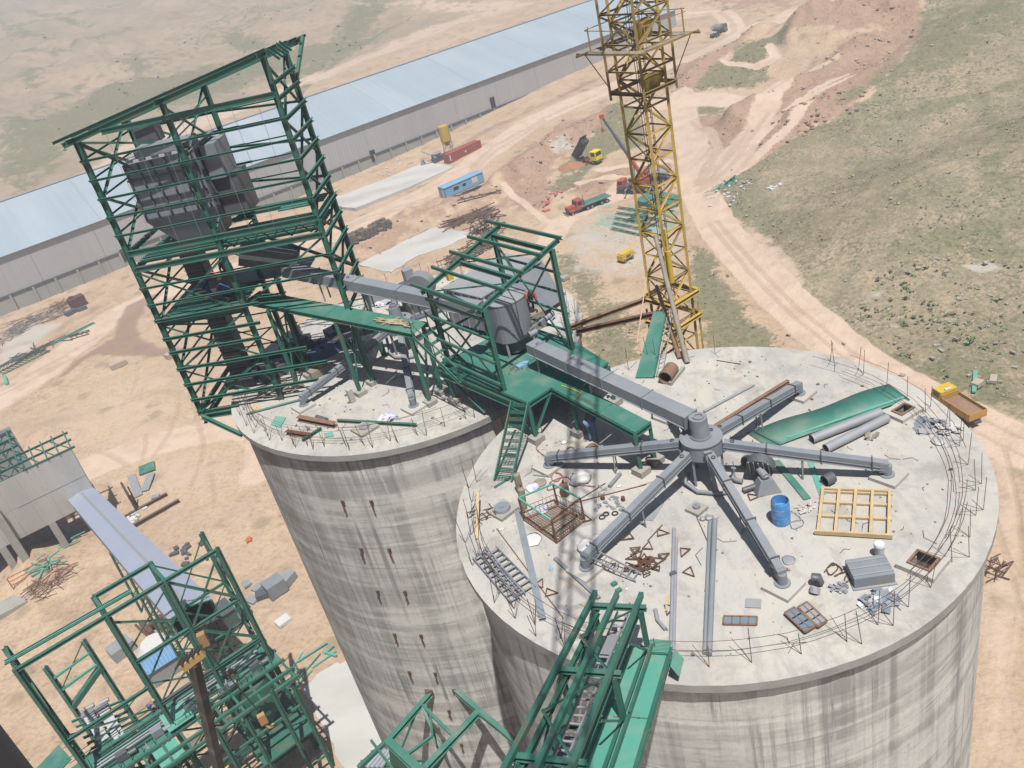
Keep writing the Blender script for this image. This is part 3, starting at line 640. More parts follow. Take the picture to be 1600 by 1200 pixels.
def roof_material():
    m = bpy.data.materials.new('dusty_roof_concrete'); m.use_nodes = True; nt = m.node_tree; N = nt.nodes; L = nt.links
    b = N['Principled BSDF']; b.inputs['Roughness'].default_value = .95; b.inputs['Specular IOR Level'].default_value = .2
    tc = N.new('ShaderNodeTexCoord')
    def noise(s, det=6, rough=.6, off=0.0, sc3=(1, 1, 1)):
        mp = N.new('ShaderNodeMapping'); mp.inputs['Location'].default_value = (off, off, 0); mp.inputs['Scale'].default_value = sc3; L.new(tc.outputs['Object'], mp.inputs[0])
        n = N.new('ShaderNodeTexNoise'); n.inputs['Scale'].default_value = s; n.inputs['Detail'].default_value = det; n.inputs['Roughness'].default_value = rough; L.new(mp.outputs[0], n.inputs['Vector']); return n.outputs[0]
    def ramp(x, a, c, lo=0.0, hi=1.0):
        r = N.new('ShaderNodeMapRange'); L.new(x, r.inputs[0]); r.inputs[1].default_value = a; r.inputs[2].default_value = c; r.inputs[3].default_value = lo; r.inputs[4].default_value = hi; return r.outputs[0]
    def mixc(f, a, c):
        x = N.new('ShaderNodeMix'); x.data_type = 'RGBA'; L.new(f, x.inputs['Factor'])
        for s, val in (('A', a), ('B', c)):
            if isinstance(val, tuple): x.inputs[s].default_value = (*val, 1)
            else: L.new(val, x.inputs[s])
        return x.outputs['Result']
    big = noise(.22, 6, .6, 3); mid = noise(.9, 8, .68, 9); fin = noise(9, 4, .7, 20); trowel = noise(2.2, 5, .7, 33, (1, .35, 1))
    col = mixc(ramp(big, .38, .62), (.47, .455, .42), (.38, .375, .355))
    col = mixc(ramp(mid, .45, .66, 0, .65), col, (.52, .475, .40))
    col = mixc(ramp(trowel, .50, .64, 0, .55), col, (.32, .31, .29))
    col = mixc(ramp(noise(.55, 7, .7, 60), .53, .63, 0, .55), col, (.27, .255, .23))
    col = mixc(ramp(noise(.35, 5, .6, 80), .60, .72, 0, .5), col, (.56, .44, .31))
    col = mixc(ramp(fin, .55, .8, 0, .4), col, (.28, .255, .22))
    sc_ = N.new('ShaderNodeVectorMath'); sc_.operation = 'SCALE'; L.new(col, sc_.inputs[0]); sc_.inputs['Scale'].default_value = KA; col = sc_.outputs[0]
    L.new(col, b.inputs['Base Color'])
    bp = N.new('ShaderNodeBump'); bp.inputs['Strength'].default_value = .35; bp.inputs['Distance'].default_value = .03; L.new(fin, bp.inputs['Height']); L.new(bp.outputs[0], b.inputs['Normal'])
    return m
EDGEM = mat('board_marked_slab_edge', (.33, .32, .30), .95, 0, .2, 1.5, (.20, .195, .18), .6, .8, .4, 10)
WALLM = silo_wall_material(); ROOFM = roof_material()
HATCH1 = [U(1396, 646)[:2], U(1416, 634)[:2], U(1427, 643)[:2], U(1405, 657)[:2]]
HATCH2 = [U(1416, 883)[:2], U(1434, 867)[:2], U(1468, 878)[:2], U(1452, 903)[:2]]
def rect_from(pts, k=1.0):
    """tidy a rough quad into a rectangle"""
    P = [Vector(p) for p in pts]; c = sum(P, Vector((0, 0)))/4
    u = ((P[1]-P[0])+(P[2]-P[3])).normalized(); v = Vector((-u.y, u.x))
    w = ((P[1]-P[0]).length+(P[2]-P[3]).length)/4*k; h = ((P[3]-P[0]).length+(P[2]-P[1]).length)/4*k
    return c, u, v, w, h
def make_silo(label, c, holes, seed):
    t = thing('silo', label, 'silo', (c[0], c[1], GZ), 'concrete silos')
    rs = random.Random(seed); n = 120
    g = Geo(); zs = [GZ-1]+[GZ+5*i for i in range(1, 9)]+[-.29]
    for i, z in enumerate(zs): g.v += [(c[0]+8.75*math.cos(2*math.pi*j/n), c[1]+8.75*math.sin(2*math.pi*j/n), z) for j in range(n)]
    for i in range(len(zs)-1):
        for j in range(n): g.f.append((i*n+j, i*n+(j+1) % n, (i+1)*n+(j+1) % n, (i+1)*n+j)); g.sm.append(True); g.mi.append(0)
    w = part(t, 'wall', g, WALLM)
    uvl = w.data.uv_layers.new(name='UVMap')
    for p in w.data.polygons:
        j0 = p.vertices[0] % n
        for li, vi in zip(p.loop_indices, p.vertices):
            j = vi % n; j = n if (j == 0 and j0 == n-1) else j
            uvl.data[li].uv = (8.75*2*math.pi*j/n+seed*100, w.data.vertices[vi].co.z)
    # roof slab, its edge a little uneven, with the hatch openings cut through
    g = Geo(); m = 240; edge = []
    for j in range(m):
        a = 2*math.pi*j/m; r = SR+.012*math.sin(a*7+seed)+rs.uniform(-.008, .008); edge.append((c[0]+r*math.cos(a), c[1]+r*math.sin(a)))
    loops = [[Vector((x, y, 0)) for x, y in edge]]
    for hq in holes:
        cc, u, v, wx, hy = hq; loops.append([Vector((*(cc+u*a*wx+v*b*hy), 0)) for a, b in ((-1, -1), (-1, 1), (1, 1), (1, -1))])
    allv = [p for l in loops for p in l]; tri = tessellate_polygon(loops); T_ = -.29
    k = len(allv)
    g.raw([(p.x, p.y, 0) for p in allv], [tuple(t_) for t_ in tri]); g.raw([(p.x, p.y, T_) for p in allv], [tuple(t_) for t_ in tri])
    o = 0; g.m = 1
    for l in loops:
        nn = len(l); dz = T_ if o == 0 else -2.2
        g.raw([(p.x, p.y, 0) for p in l]+[(p.x, p.y, dz) for p in l], [(i, (i+1) % nn, nn+(i+1) % nn, nn+i) for i in range(nn)]); o += nn
    for hq in holes:
        cc, u, v, wx, hy = hq; g.raw([(*(cc+u*a*wx+v*b*hy), -2.2) for a, b in ((-1, -1), (-1, 1), (1, 1), (1, -1))], [(0, 1, 2, 3)])
    part(t, 'roof_slab', g, [ROOFM, EDGEM])
    return t
siloB = make_silo('round concrete silo carrying the big blue drum and timber frame on its roof', CB, [rect_from(HATCH1), rect_from(HATCH2)], 3)
siloA = make_silo('round concrete silo standing under the green steel headhouse tower', CA, [], 8)

# hatch kerbs
for pts, out, lab, hh in ((HATCH1, 1.55, 'square concrete hatch kerb beside the ends of the two big grey pipes', .14), (HATCH2, 1.6, 'square concrete hatch kerb with open black shaft near the rim of the roof', .16)):
    c, u, v, w, h = rect_from(pts); t = thing('roof_hatch', lab, 'roof hatch', (c.x, c.y, 0)); g = Geo(); rz = math.atan2(u.y, u.x)
    bw = w*(out-1)
    for s in (-1, 1):
        p = c+u*s*(w+bw/2+.01); g = Geo().box((p.x, p.y, hh/2), (bw, 2*(h+bw+.02), hh), rz); part(t, 'kerb', g, CONCL)
        p = c+v*s*(h+bw/2+.01); g = Geo().box((p.x, p.y, hh/2-.003), (2*w+.02-.004, bw, hh), rz); part(t, 'kerb', g, CONCL)
    g = Geo()
    for s in (-1, 1):
        p = c+u*s*(w-.03); g.box((p.x, p.y, hh+.02), (.07, 2*h, .05), rz); p = c+v*s*(h-.03); g.box((p.x, p.y, hh+.016), (2*w-.14, .07, .05), rz)
    part(t, 'steel_angle', g, RUSTL)

# ------------------------------------------------------------------ starter bars round the rims
def bars(silo, c, spans, hoops, seed, step=.62):
    rs = random.Random(seed)
    for a0, a1, r0 in spans:
        a = a0
        while a < a1:
            for k in range(2 if rs.random() < .55 else 1):
                aa = R_(a+k*2.2+rs.uniform(-.5, .5)); r = r0+k*.25+rs.uniform(-.06, .06)
                x, y = c[0]+r*math.cos(aa), c[1]+r*math.sin(aa); L_ = rs.uniform(.85, 1.3)
                tx, ty = rs.uniform(-.12, .12), rs.uniform(-.12, .12)
                g = Geo().tube([(x, y, -.02), (x+tx, y+ty, L_)], .011, 4)
                # the bent leg leaning back over the roof
                ri = r-.42-rs.uniform(0, .12); a2 = aa-R_(rs.uniform(1, 3.2))
                g.tube([(x, y, .01), (c[0]+ri*math.cos(a2), c[1]+ri*math.sin(a2), rs.uniform(.35, .6))], .009, 4)
                part(silo, 'starter_bar', g, RUST)
            a += math.degrees(step/r0)*rs.uniform(.8, 1.25)
    for a0, a1, r, z in hoops:
        pts = []
        k = max(3, int((a1-a0)/5))
        for i in range(k+1):
            aa = R_(a0+(a1-a0)*i/k); rr_ = r+rs.uniform(-.02, .02); pts.append((c[0]+rr_*math.cos(aa), c[1]+rr_*math.sin(aa), z+rs.uniform(-.04, .04)))
        part(silo, 'hoop_bar', Geo().tube(pts, .010, 4), RUST)
bars(siloB, CB, [(-125, -12, 8.35), (-12, 42, 8.3), (70, 140, 8.4), (160, 230, 8.5)],
     [(-122, -35, 8.15, .34), (-118, -30, 8.1, .68), (-60, 30, 7.7, .3), (-50, 5, 8.0, .6), (-30, 40, 7.9, .5), (185, 232, 8.25, .35), (175, 236, 8.1, .7), (168, 205, 8.3, .5), (-138, -118, 8.2, .4), (-20, 30, 8.2, .8)], 5, 1.15)
bars(siloA, CA, [(168, 300, 8.4), (-35, 40, 8.45), (42, 100, 8.4)], [(180, 250, 8.2, .35), (190, 262, 8.1, .65), (240, 300, 8.2, .4), (250, 298, 8.0, .75), (-30, 30, 8.3, .5), (200, 280, 8.25, .95)], 9, 1.0)

# ------------------------------------------------------------------ weld plates cast in the wall, in pairs
for z in (-2.7, -5.5, -8.15, -11.05, -13.75, -16.6, -19.3, -22.1, -25):
    for (x, y) in ((-8.52, 32.04), (-7.2, 31.56)):
        d = Vector((x-CA[0], y-CA[1])).normalized(); p = Vector(CA)+d*8.80; rz = math.atan2(d.y, d.x)
        r1 = random.Random(int(z*7+x*13)); g = Geo()
        g.box((p.x, p.y, z), (.05, .16, .16), rz)
        for k in range(3):
            q = p+d*(.10)+Vector((-d.y, d.x))*r1.uniform(-.08, .08); g.bar((p.x, p.y, z-.1*k+.05), (q.x, q.y, z-.3-.1*k), .035, kind='box')
        g.bar((p.x+d.x*.05, p.y+d.y*.05, z+.1), (p.x+d.x*.08, p.y+d.y*.08, z-.45), .05)
        part(siloA, 'anchor_plate', g, RUST)

# ------------------------------------------------------------------ distributor hub and air slides
def arm_points(c, ang, r0, r1, z0, z1):
    a = R_(ang); d = Vector((math.cos(a), math.sin(a), 0)); C = Vector((c[0], c[1], 0))
    return C+d*r0+V(0, 0, z0), C+d*r1+V(0, 0, z1), d
def hub(c, label, spoutdir):
    t = thing('distributor_drum', label, 'distributor drum', (c[0], c[1], 0), 'distributor drums')
    g = Geo().cyl((c[0], c[1], 1.12), (c[0], c[1], 1.70), .70, n=40); g.cyl((c[0], c[1], 1.69), (c[0], c[1], 1.725), .73, n=40); part(t, 'drum', g, GREY)
    g = Geo().cyl((c[0], c[1], 1.72), (c[0], c[1], 1.80), .36, n=24); g.cyl((c[0], c[1], 1.8), (c[0], c[1], 2.38), .33, .27, n=24); g.pipe((c[0], c[1], 2.38), (c[0], c[1], 2.56), .19, .13, 20); g.cyl((c[0], c[1], 2.38), (c[0], c[1], 2.40), .27, n=24)
    g.cyl((c[0], c[1], 2.42), (c[0], c[1], 2.45), .13, n=20)
    part(t, 'inlet_spout', g, GREY)
    part(t, 'inspection_port', Geo().pipe((c[0]+.42, c[1]+.18, 1.72), (c[0]+.42, c[1]+.18, 1.78), .07, .05, 12), GREYD)
    for a in (-20, 40, 100, 160, 220, 280):
        x, y = c[0]+.62*math.cos(R_(a)), c[1]+.62*math.sin(R_(a))
        part(t, 'leg', Geo().bar((x, y, 0), (x, y, 1.12), .08, .08, 'I'), GREY)
    part(t, 'vent_pipe', Geo().tube([(c[0]-.06, c[1]-.78, 1.45), (c[0]-.02, c[1]-.95, .9), (c[0]+.05, c[1]-1.1, .1)], .07, 10), GREY)
    part(t, 'vent_pipe', Geo().tube([(c[0]-.75, c[1]+.1, 1.3), (c[0]-.8, c[1]-.35, .2), (c[0]-.55, c[1]-.85, .1), (c[0]+.1, c[1]-1.22, .1), (c[0]+.6, c[1]-1.25, .1)], .075, 10), GREY)
    part(t, 'bracket', Geo().box((c[0]-.02, c[1]-.74, 1.42), (.22, .12, .3)).box((c[0]-.02, c[1]-.82, 1.6), (.28, .05, .05)), GREYL)
    return t
def air_slide(c, ang, label, r0=.72, r1=5.75, z0=1.38, z1=.52, w=.25, h=.30, grp='outlet air slides on the silo roofs', stands=(.5,), pad=True):
    p, q, d = arm_points(c, ang, r0, r1, z0, z1)
    t = thing('air_slide', label, 'air slide', (p.x, p.y, 0), grp)
    sag = (q-p); n_ = Vector((-d.y, d.x, 0))
    g = Geo().bar(p, q, w, h); part(t, 'trough', g, GREY)
    g = Geo()
    for s in (-1, 1): g.bar(p+n_*s*(w/2+.012)+V(0, 0, -h*.12), q+n_*s*(w/2+.012)+V(0, 0, -h*.12), .025, .015)
    for s in (-1, 1): g.bar(p+n_*s*(w/2+.02)+V(0, 0, -h/2), q+n_*s*(w/2+.015)+V(0, 0, -h/2), .03, .015)
    part(t, 'seam_flange', g, GREY)
    for f in (.28, .62, .93):
        e = p+sag*f; part(t, 'joint_flange', Geo().bar(e-d*.02, e+d*.02, w+.09, h+.09), GREYD)
    part(t, 'inspection_port', Geo().pipe(p+sag*.06+V(0, 0, h/2), p+sag*.06+V(0, 0, h/2+.05), .075, .055, 14), GREYD)
    # end spout down to the pad
    e = q; g = Geo().box((e.x, e.y, e.z-.05), (.28, .28, h+.06), math.atan2(d.y, d.x)); g.cyl((e.x+d.x*.1, e.y+d.y*.1, .15), (e.x+d.x*.1, e.y+d.y*.1, e.z), .145, n=20); g.cyl((e.x+d.x*.1, e.y+d.y*.1, .13), (e.x+d.x*.1, e.y+d.y*.1, .17), .24, n=20)
    part(t, 'end_spout', g, GREY)
    if pad: part(t, 'concrete_pad', Geo().box((e.x+d.x*.15, e.y+d.y*.15, .063), (.9, .9, .13), .6), CONCL)
    for f in stands:
        e = p+sag*f; g = Geo()
        for s in (-1, 1): g.bar(e+n_*s*.1-V(0, 0, h/2), V(e.x, e.y, 0)+n_*s*.14, .05, .05, 'L')
        g.bar(V(e.x, e.y, .12)-n_*.16, V(e.x, e.y, .12)+n_*.16, .04); part(t, 'stand', g, GREY)
    return t
hub(CB, 'round grey distributor drum where six grey chutes meet beside the blue drum', None)
air_slide(CB, 152.4, 'grey covered chute running left from the drum, pink hose over its end')
air_slide(CB, -147.2, 'grey covered chute running down to the aluminium ladder and white sacks')
air_slide(CB, -85.6, 'grey covered chute whose foot stands nearest the front roof edge')
air_slide(CB, -23.5, 'grey covered chute pointing past the timber frame to a square pad')
air_slide(CB, 35.2, 'grey covered chute running alongside the rusty steel channel')
air_slide(CB, 93, 'grey covered chute pointing away behind the drum under the main chute', r1=4.0)
hub(CA, 'grey distributor drum half hidden under the sloping green walkway', None)
for a, l in ((214.7, 'grey covered chute ending on the roof in front of the tower footings'), (272.8, 'grey covered chute whose foot stands between the walkway post and the silo edge'), (155, 'grey covered chute lying in the shade behind the tower'), (35, 'grey covered chute under the bag filter casing'), (95, 'grey covered chute behind the walkway on the shaded roof')):
    air_slide(CA, a, l, r1=5.95 if a > 200 else 5.2)

# ------------------------------------------------------------------ headhouse tower
FL = Vector((-15.14, 38.55, 0)); ux = Vector((.9863, -.1653, 0)); uy = Vector((.1653, .9863, 0))
def TP(s, d, z): return FL+ux*s+uy*d+V(0, 0, z)
def roofz(s): return 13.72+.181*s
tower = thing('headhouse_tower', 'tall green open steel frame tower around a big grey separator', 'steel tower', TP(0, 0, 0))
W = 8.87
for s, d in ((0, 0), (4.2, 0), (W, 0), (W, 2.9), (0, 4.7), (4.15, 4.7)):
    zt = roofz(s)-.2; part(tower, 'column', Geo().bar(TP(s, d, 0), TP(s, d, zt), .21, .21, 'I', up=ux), GREEN)
for s, d in ((4.2, 2.9),): part(tower, 'column', Geo().bar(TP(s, d, 0), TP(s, d, 7.6), .2, .2, 'I', up=ux), GREEN)
# front girts
def girt(s0, d0, s1, d1, z, w=.075, h=.095, kind='C', nm='girt', m=GREEN): part(tower, nm, Geo().bar(TP(s0, d0, z), TP(s1, d1, z), w, h, kind), m)
for z in (12.78, 11.93, 11.1, 10.26, 9.41, 6.85, 6.0): girt(-.12, -.17, W+.1, -.17, z)
for z, s1 in ((5.2, 5.0), (4.24, 4.7), (3.5, 4.4), (2.6, 6.4), (1.72, 7.1), (.85, 6.4)): girt(-.15, -.17, s1, -.17, z, .1, .14)
girt(1.3, -.14, W, -.14, 13.76, .12, .24, 'I', 'beam'); girt(0, -.02, W, -.02, 8.5, .14, .26, 'I', 'beam'); girt(0, -.02, W, -.02, 7.72, .14, .26, 'I', 'beam'); girt(0, 0, 4.2, 0, 4.95, .14, .24, 'I', 'beam'); girt(-.2, 0, 2.0, 0, .02, .16, .24, 'I', 'beam')
# side girts stick out of the right-hand face as short slanting members
for z in (14.2, 13.6, 12.78, 11.93, 11.1, 10.26, 9.41, 8.52, 7.7, 6.85, 6.0, 5.15, 4.3): girt(W+.19, -.25, W+.19, 3.05, z, .1, .16)
for z in (12.78, 11.93, 11.1, 10.26, 9.41): girt(-.15, 4.85, 5, 4.85, z, .08, .1); 
for z in (8.5, 7.72, 4.95, .1):
    girt(0, 4.7, 4.2, 4.7, z, .12, .22, 'I', 'beam'); girt(0, 0, 0, 4.7, z, .12, .22, 'I', 'beam')
girt(W, 0, W, 2.9, 8.5, .12, .22, 'I', 'beam'); girt(W, 0, W, 2.9, 4.9, .12, .22, 'I', 'beam')
for z in (11.1, 12.78, 9.41): girt(4.2, 4.85, W, 2.95, z, .07, .1)
for s_ in (0, 4.2, W):
    for z in (12.78, 11.93, 11.1, 10.26, 9.41, 6.85, 6.0, 5.2, 4.24, 3.5, 2.6, 1.72, .85):
        if s_ < 5 or z > 5.5: part(tower, 'cleat', Geo().box(TP(s_, -.14, z-.05), (.16, .07, .16), math.atan2(ux.y, ux.x)), GREEN)
for z in (13.0, 11.1, 8.6, 7.6, 5.0, 2.5):
    for s_, d_ in ((0, .15), (0, 4.55), (4.2, .15), (W, .15), (W, 2.75)): part(tower, 'gusset_plate', Geo().box(TP(s_, d_, z), (.03, .35, .4), math.atan2(ux.y, ux.x)), GREEN2)
# bracing
def brace(a, b, w=.09, kind='L', m=GREEN): part(tower, 'brace', Geo().bar(TP(*a), TP(*b), w, w, kind), m)
for z0, z1 in ((8.6, 11.1), (11.1, 13.4), (.1, 2.6), (2.6, 4.9), (4.9, 7.7)):
    brace((0, .1, z0), (0, 4.6, z1), .1); brace((0, 4.6, z0), (0, .1, z1), .1)
for z0, z1 in ((4.9, 7.6), (.1, 2.5), (2.5, 4.9)):
    brace((0, -.05, z0), (4.2, -.05, z1), .1); brace((4.2, 0, z0), (0, 0, z1), .1)
brace((.05, 0, 13.55), (3.9, 2.3, 9.0), .12); brace((.1, .05, 13.5), (4.2, 4.6, 11.4), .1); brace((4.2, 4.6, 13.6), (0, 4.6, 11.2), .08); brace((0, 4.6, 13.2), (4.2, 4.6, 11.0), .08)
brace((4.2, 4.6, 11.2), (4.2, .1, 14.1), .08); brace((4.2, .1, 11.9), (4.2, 4.6, 14.1), .08); brace((4.2, .1, 8.6), (4.2, 4.6, 11.2), .08); brace((4.2, 4.6, 8.6), (4.2, .1, 11.2), .08)
for z0, z1 in ((8.6, 10.6), (10.6, 12.6), (12.6, 14.9), (5, 6.8), (6.8, 8.4)):
    brace((W, .1, z0), (W, 2.8, z1), .09); brace((W, 2.8, z0), (W, .1, z1), .09)
brace((4.2, 0, 5.0), (8.8, 0, 7.6), .09); brace((8.8, 2.9, 5.0), (4.4, 2.9, 7.6), .12, 'I'); brace((4.3, 4.6, 5), (8.8, 2.9, 7.6), .09)
# thin secondary rails on the rear and left faces
for z in (12.78, 11.93, 11.1, 10.26, 9.41, 6.85, 6.0, 5.2, 4.24, 3.5, 2.6, 1.72, .85):
    girt(-.16, -.1, -.16, 4.8, z, .06, .07)
    if z > 8.4: girt(4.3, 4.86, 7.2, 4.86, z, .05, .06)
    elif z < 5.3: girt(0, 4.86, 4.3, 4.86, z, .05, .06)
for z0, z1 in ((5, 7.6), (8.6, 11.0), (11.0, 13.2), (.1, 2.5), (2.5, 4.9)): brace((0, 4.75, z0), (4.15, 4.75, z1), .07); brace((4.15, 4.75, z0), (0, 4.75, z1), .07)
for k in range(5): brace((4.3+.9*k, .2, 8.35), (4.75+.9*k, .2, 7.85), .05); brace((4.75+.9*k, .2, 7.85), (5.2+.9*k, .2, 8.35), .05)
# roof frame
for k, d in enumerate((-.6, .85, 2.3, 3.75, 5.2)):
    part(tower, 'purlin', Geo().bar(TP(-.65, d, 13.80-.075*(d+.6)), TP(9.25, d, 15.50-.075*(d+.6)), .08, .12, 'C'), GREEN)
for s in (-.02, 4.2, W+.02):
    part(tower, 'rafter', Geo().bar(TP(s, -.7, roofz(s)), TP(s, 5.3, roofz(s)-.4), .14, .2, 'I'), GREEN)
part(tower, 'rafter', Geo().bar(TP(-.6, -.05, roofz(-.6)-.08), TP(9.1, -.05, roofz(9.1)-.08), .14, .24, 'I'), GREEN)
part(tower, 'rafter', Geo().bar(TP(-.2, 4.7, roofz(-.2)-.4), TP(9.1, 4.7, roofz(9.1)-.4), .14, .24, 'I'), GREEN)
part(tower, 'rafter', Geo().bar(TP(9.1, 5.2, roofz(9.1)-.35), TP(8.95, 2.95, 13.7), .14, .14, 'C'), GREEN)
for k in range(5): part(tower, 'rafter_tie', Geo().bar(TP(W+.1, .4+.45*k, roofz(W)+.05), TP(W+.5, .4+.45*k, roofz(W)-.4), .06, .1, 'C'), GREEN)
# floors: plank-like channels and plates
def floorbays(z, s0, s1, d0, d1, n, m, nm='floor_channel'):
    for k in range(n):
        d = d0+(d1-d0)*(k+.5)/n; part(tower, nm, Geo().bar(TP(s0, d, z), TP(s1, d, z), (d1-d0)/n*.55, .07), m)
floorbays(7.92, .1, W-.1, .15, 2.8, 10, GREEN); floorbays(8.66, 4.6, W-.1, 1.7, 2.85, 4, GREEN); floorbays(5.08, .1, 4.1, .2, 2.6, 8, GREEN)
part(tower, 'floor_plate', Geo().box(TP(2.1, 3.6, 5.1), (4.0, 1.9, .03), math.atan2(ux.y, ux.x)), GREYD)
part(tower, 'floor_plate', Geo().box(TP(5.0, 3.2, 5.3), (3.4, 1.6, .04), math.atan2(ux.y, ux.x)), GREYD)
part(tower, 'landing_plate', Geo().box(TP(7.6, 1.5, 8.76), (1.5, .8, .04), math.atan2(ux.y, ux.x)), GREEN2)
# base bracket to the silo wall
part(tower, 'knee_brace', Geo().bar(TP(0, -.1, -.15), (-13.2, 37.0, -.9), .16, .2, 'I'), GREEN)
part(tower, 'base_beam', Geo().bar(TP(-.1, 0, -.2), (-12.4, 38.0, -.16), .2, .26, 'I'), GREEN)
part(tower, 'base_beam', Geo().bar(TP(-.1, 4.7, -.2), (-11.6, 42.9, -.16), .2, .26, 'I'), GREEN)
part(tower, 'base_beam', Geo().bar(TP(0, -.1, -.45), TP(0, 4.9, -.45), .2, .26, 'I'), GREEN)
for k in range(7): part(tower, 'hanging_wire', Geo().tube([TP(1.5+1.1*k, -.22, 13.7), TP(1.5+1.1*k, -.22, 8.6)], .008, 4), GREYL)
# dust separator in the tower
sep = thing('separator', 'big dark grey ribbed separator casing inside the green tower', 'dust separator', TP(3.1, 2, 8.0))
rz = math.atan2(ux.y, ux.x)
def tbox(g, s, d, z, size): return g.box(TP(s, d, z), size, rz)
part(sep, 'casing', tbox(Geo(), 2.65, 1.8, 10.8, (3.3, 2.0, 2.6)), GREY)
g = Geo(); a = [TP(1.0, .8, 9.5), TP(4.3, .8, 9.5), TP(4.3, 2.8, 9.5), TP(1.0, 2.8, 9.5), TP(1.9, 1.2, 8.2), TP(4.0, 1.2, 8.2), TP(4.0, 2.4, 8.2), TP(1.9, 2.4, 8.2)]
g.raw(a, [(0, 1, 5, 4), (1, 2, 6, 5), (2, 3, 7, 6), (3, 0, 4, 7), (4, 5, 6, 7)]); part(sep, 'hopper', g, GREY)
for k in range(6):
    s = 1.1+k*.62; part(sep, 'rib', tbox(Geo(), s, .76, 10.85, (.07, .09, 2.5)), GREYD)
for z in (10.1, 11.4): part(sep, 'rib', tbox(Geo(), 2.65, .76, z, (3.35, .10, .07)), GREYD)
for k in range(4): part(sep, 'rib', tbox(Geo(), 4.34, 1.0+.5*k, 10.85, (.09, .07, 2.5)), GREYD)
part(sep, 'top_duct', tbox(Geo(), 2.6, 2.1, 12.3, (2.6, 1.0, .35)), GREY)
for k in range(5): part(sep, 'lifting_lug', tbox(Geo(), 1.3+.6*k, 1.0, 12.15, (.28, .12, .16)), GREYD)
part(sep, 'side_housing', tbox(Geo(), 4.75, 2.0, 11.4, (.7, 1.5, 1.5)), GREY)
g = Geo(); g.sheet([TP(4.3, .8, 12.15), TP(4.7, .9, 12.45), TP(4.7, 2.8, 12.45), TP(4.3, 2.8, 12.15)], .06); part(sep, 'lid', g, GREY)
part(sep, 'outlet_duct', tbox(Geo(), 4.9, 2.2, 9.75, (1.1, 1.4, 1.8)), GREYD)
part(sep, 'valve', tbox(Geo(), 3.3, 2.1, 8.0, (.9, .8, .6)), GREYD)
part(sep, 'motor', Geo().cyl(TP(3.6, 1.2, 12.3), TP(4.0, 1.2, 12.3), .13, n=12), RUSTL)
# bucket elevator
elev = thing('bucket_elevator', 'dark ribbed bucket elevator casing running up inside the green tower', 'bucket elevator', TP(2.1, 3.0, 0))
for k in range(14):
    z = k*.95+.05
    if z < 8 or z > 12.2: part(elev, 'casing_section', tbox(Geo(), 1.5 if z < 8 else 1.6, 2.6 if z < 8 else 3.1, z+.45, (.95, .75, .90)), GREYD)
for k in range(40):
    z = .1+k*.2
    part(elev, 'rib', tbox(Geo(), 1.5, 2.2, z, (1.0, .05, .03)), GREYD)
part(elev, 'boot', tbox(Geo(), 1.5, 2.5, .25, (1.5, 1.2, .5)), GREYD)
part(elev, 'transfer_chute', Geo().bar(TP(4.0, 2.2, 6.9), TP(6.4, 2.6, 5.85), 1.2, .9), GREYD)
part(elev, 'drive_gearbox', tbox(Geo(), 3.0, 1.2, 5.8, (.9, .6, .9)), GREYD)

# ------------------------------------------------------------------ sloping walkway from the tower over silo A
N0 = Vector((-11.45, 39.7, 0)); N1 = Vector((-3.55, 33.7, 0)); wd = (N1-N0).normalized(); wn_ = Vector((.605, .796, 0)); WL = (N1-N0).length
def WZ(t): return 4.65-1.02*t/WL
def WP(t, o, dz=0): p = N0+wd*t+wn_*o; return V(p.x, p.y, WZ(t)+dz)
walk = thing('sloping_walkway', 'green plated walkway sloping from the tower beside the upper grey chute', 'walkway', (N0.x, N0.y, 0))
for k in range(4):
    a, b = WL*k/4+.01, WL*(k+1)/4-.01
    part(walk, 'deck_plate', Geo().sheet([WP(a, 0), WP(b, 0), WP(b, 1.08), WP(a, 1.08)], .02), GREEN2)
for o in (.05, 1.03): part(walk, 'edge_channel', Geo().bar(WP(0, o, -.12), WP(WL, o, -.12), .08, .18, 'C'), GREEN)
for k in range(9): part(walk, 'cross_member', Geo().bar(WP(.3+k*WL/9.2, .05, -.1), WP(.3+k*WL/9.2, 1.0, -.1), .06, .1), GREEN)
for xy in ((-10.31, 38.82), (-7.01, 36.44), (-3.73, 33.95)):
    for o in (0, .95):
        p = Vector((xy[0], xy[1], 0))+wn_*o; t_ = (Vector((xy[0], xy[1], 0))-N0).dot(wd)
        part(walk, 'post', Geo().bar(p, V(p.x, p.y, WZ(t_)-.2), .16, .16, 'I'), GREEN)
        part(walk, 'footing', Geo().box((p.x, p.y, .10), (.5, .5, .22), .6), CONC)
    p = Vector((xy[0], xy[1], 0)); part(walk, 'brace', Geo().bar(p+V(0, 0, .4), p+wn_*.95+V(0, 0, WZ(t_)-.5), .07, .07, 'L'), GREEN)
    part(walk, 'brace', Geo().bar(p+wn_*.95+V(0, 0, .4), p+V(0, 0, WZ(t_)-.5), .07, .07, 'L'), GREEN)
rope = Geo(); rr_ = random.Random(4); pts = []
for k in range(26): pts.append(WP(7.4+rr_.uniform(0, 2.2), rr_.uniform(.25, .8), .05+rr_.uniform(0, .06)))
solo('rope', rope.tube(pts, .035, 5), STRAW, 'tangled straw coloured rope lying on the sloping green walkway', 'rope', WP(8, .5, 0))
solo('timber_plank', Geo().bar(WP(8.1, .2, .04), WP(8.5, 1.0, .04), .16, .03), WOODG, 'short brown plank lying across the sloping green walkway', 'plank', WP(8.3, .5, .04))

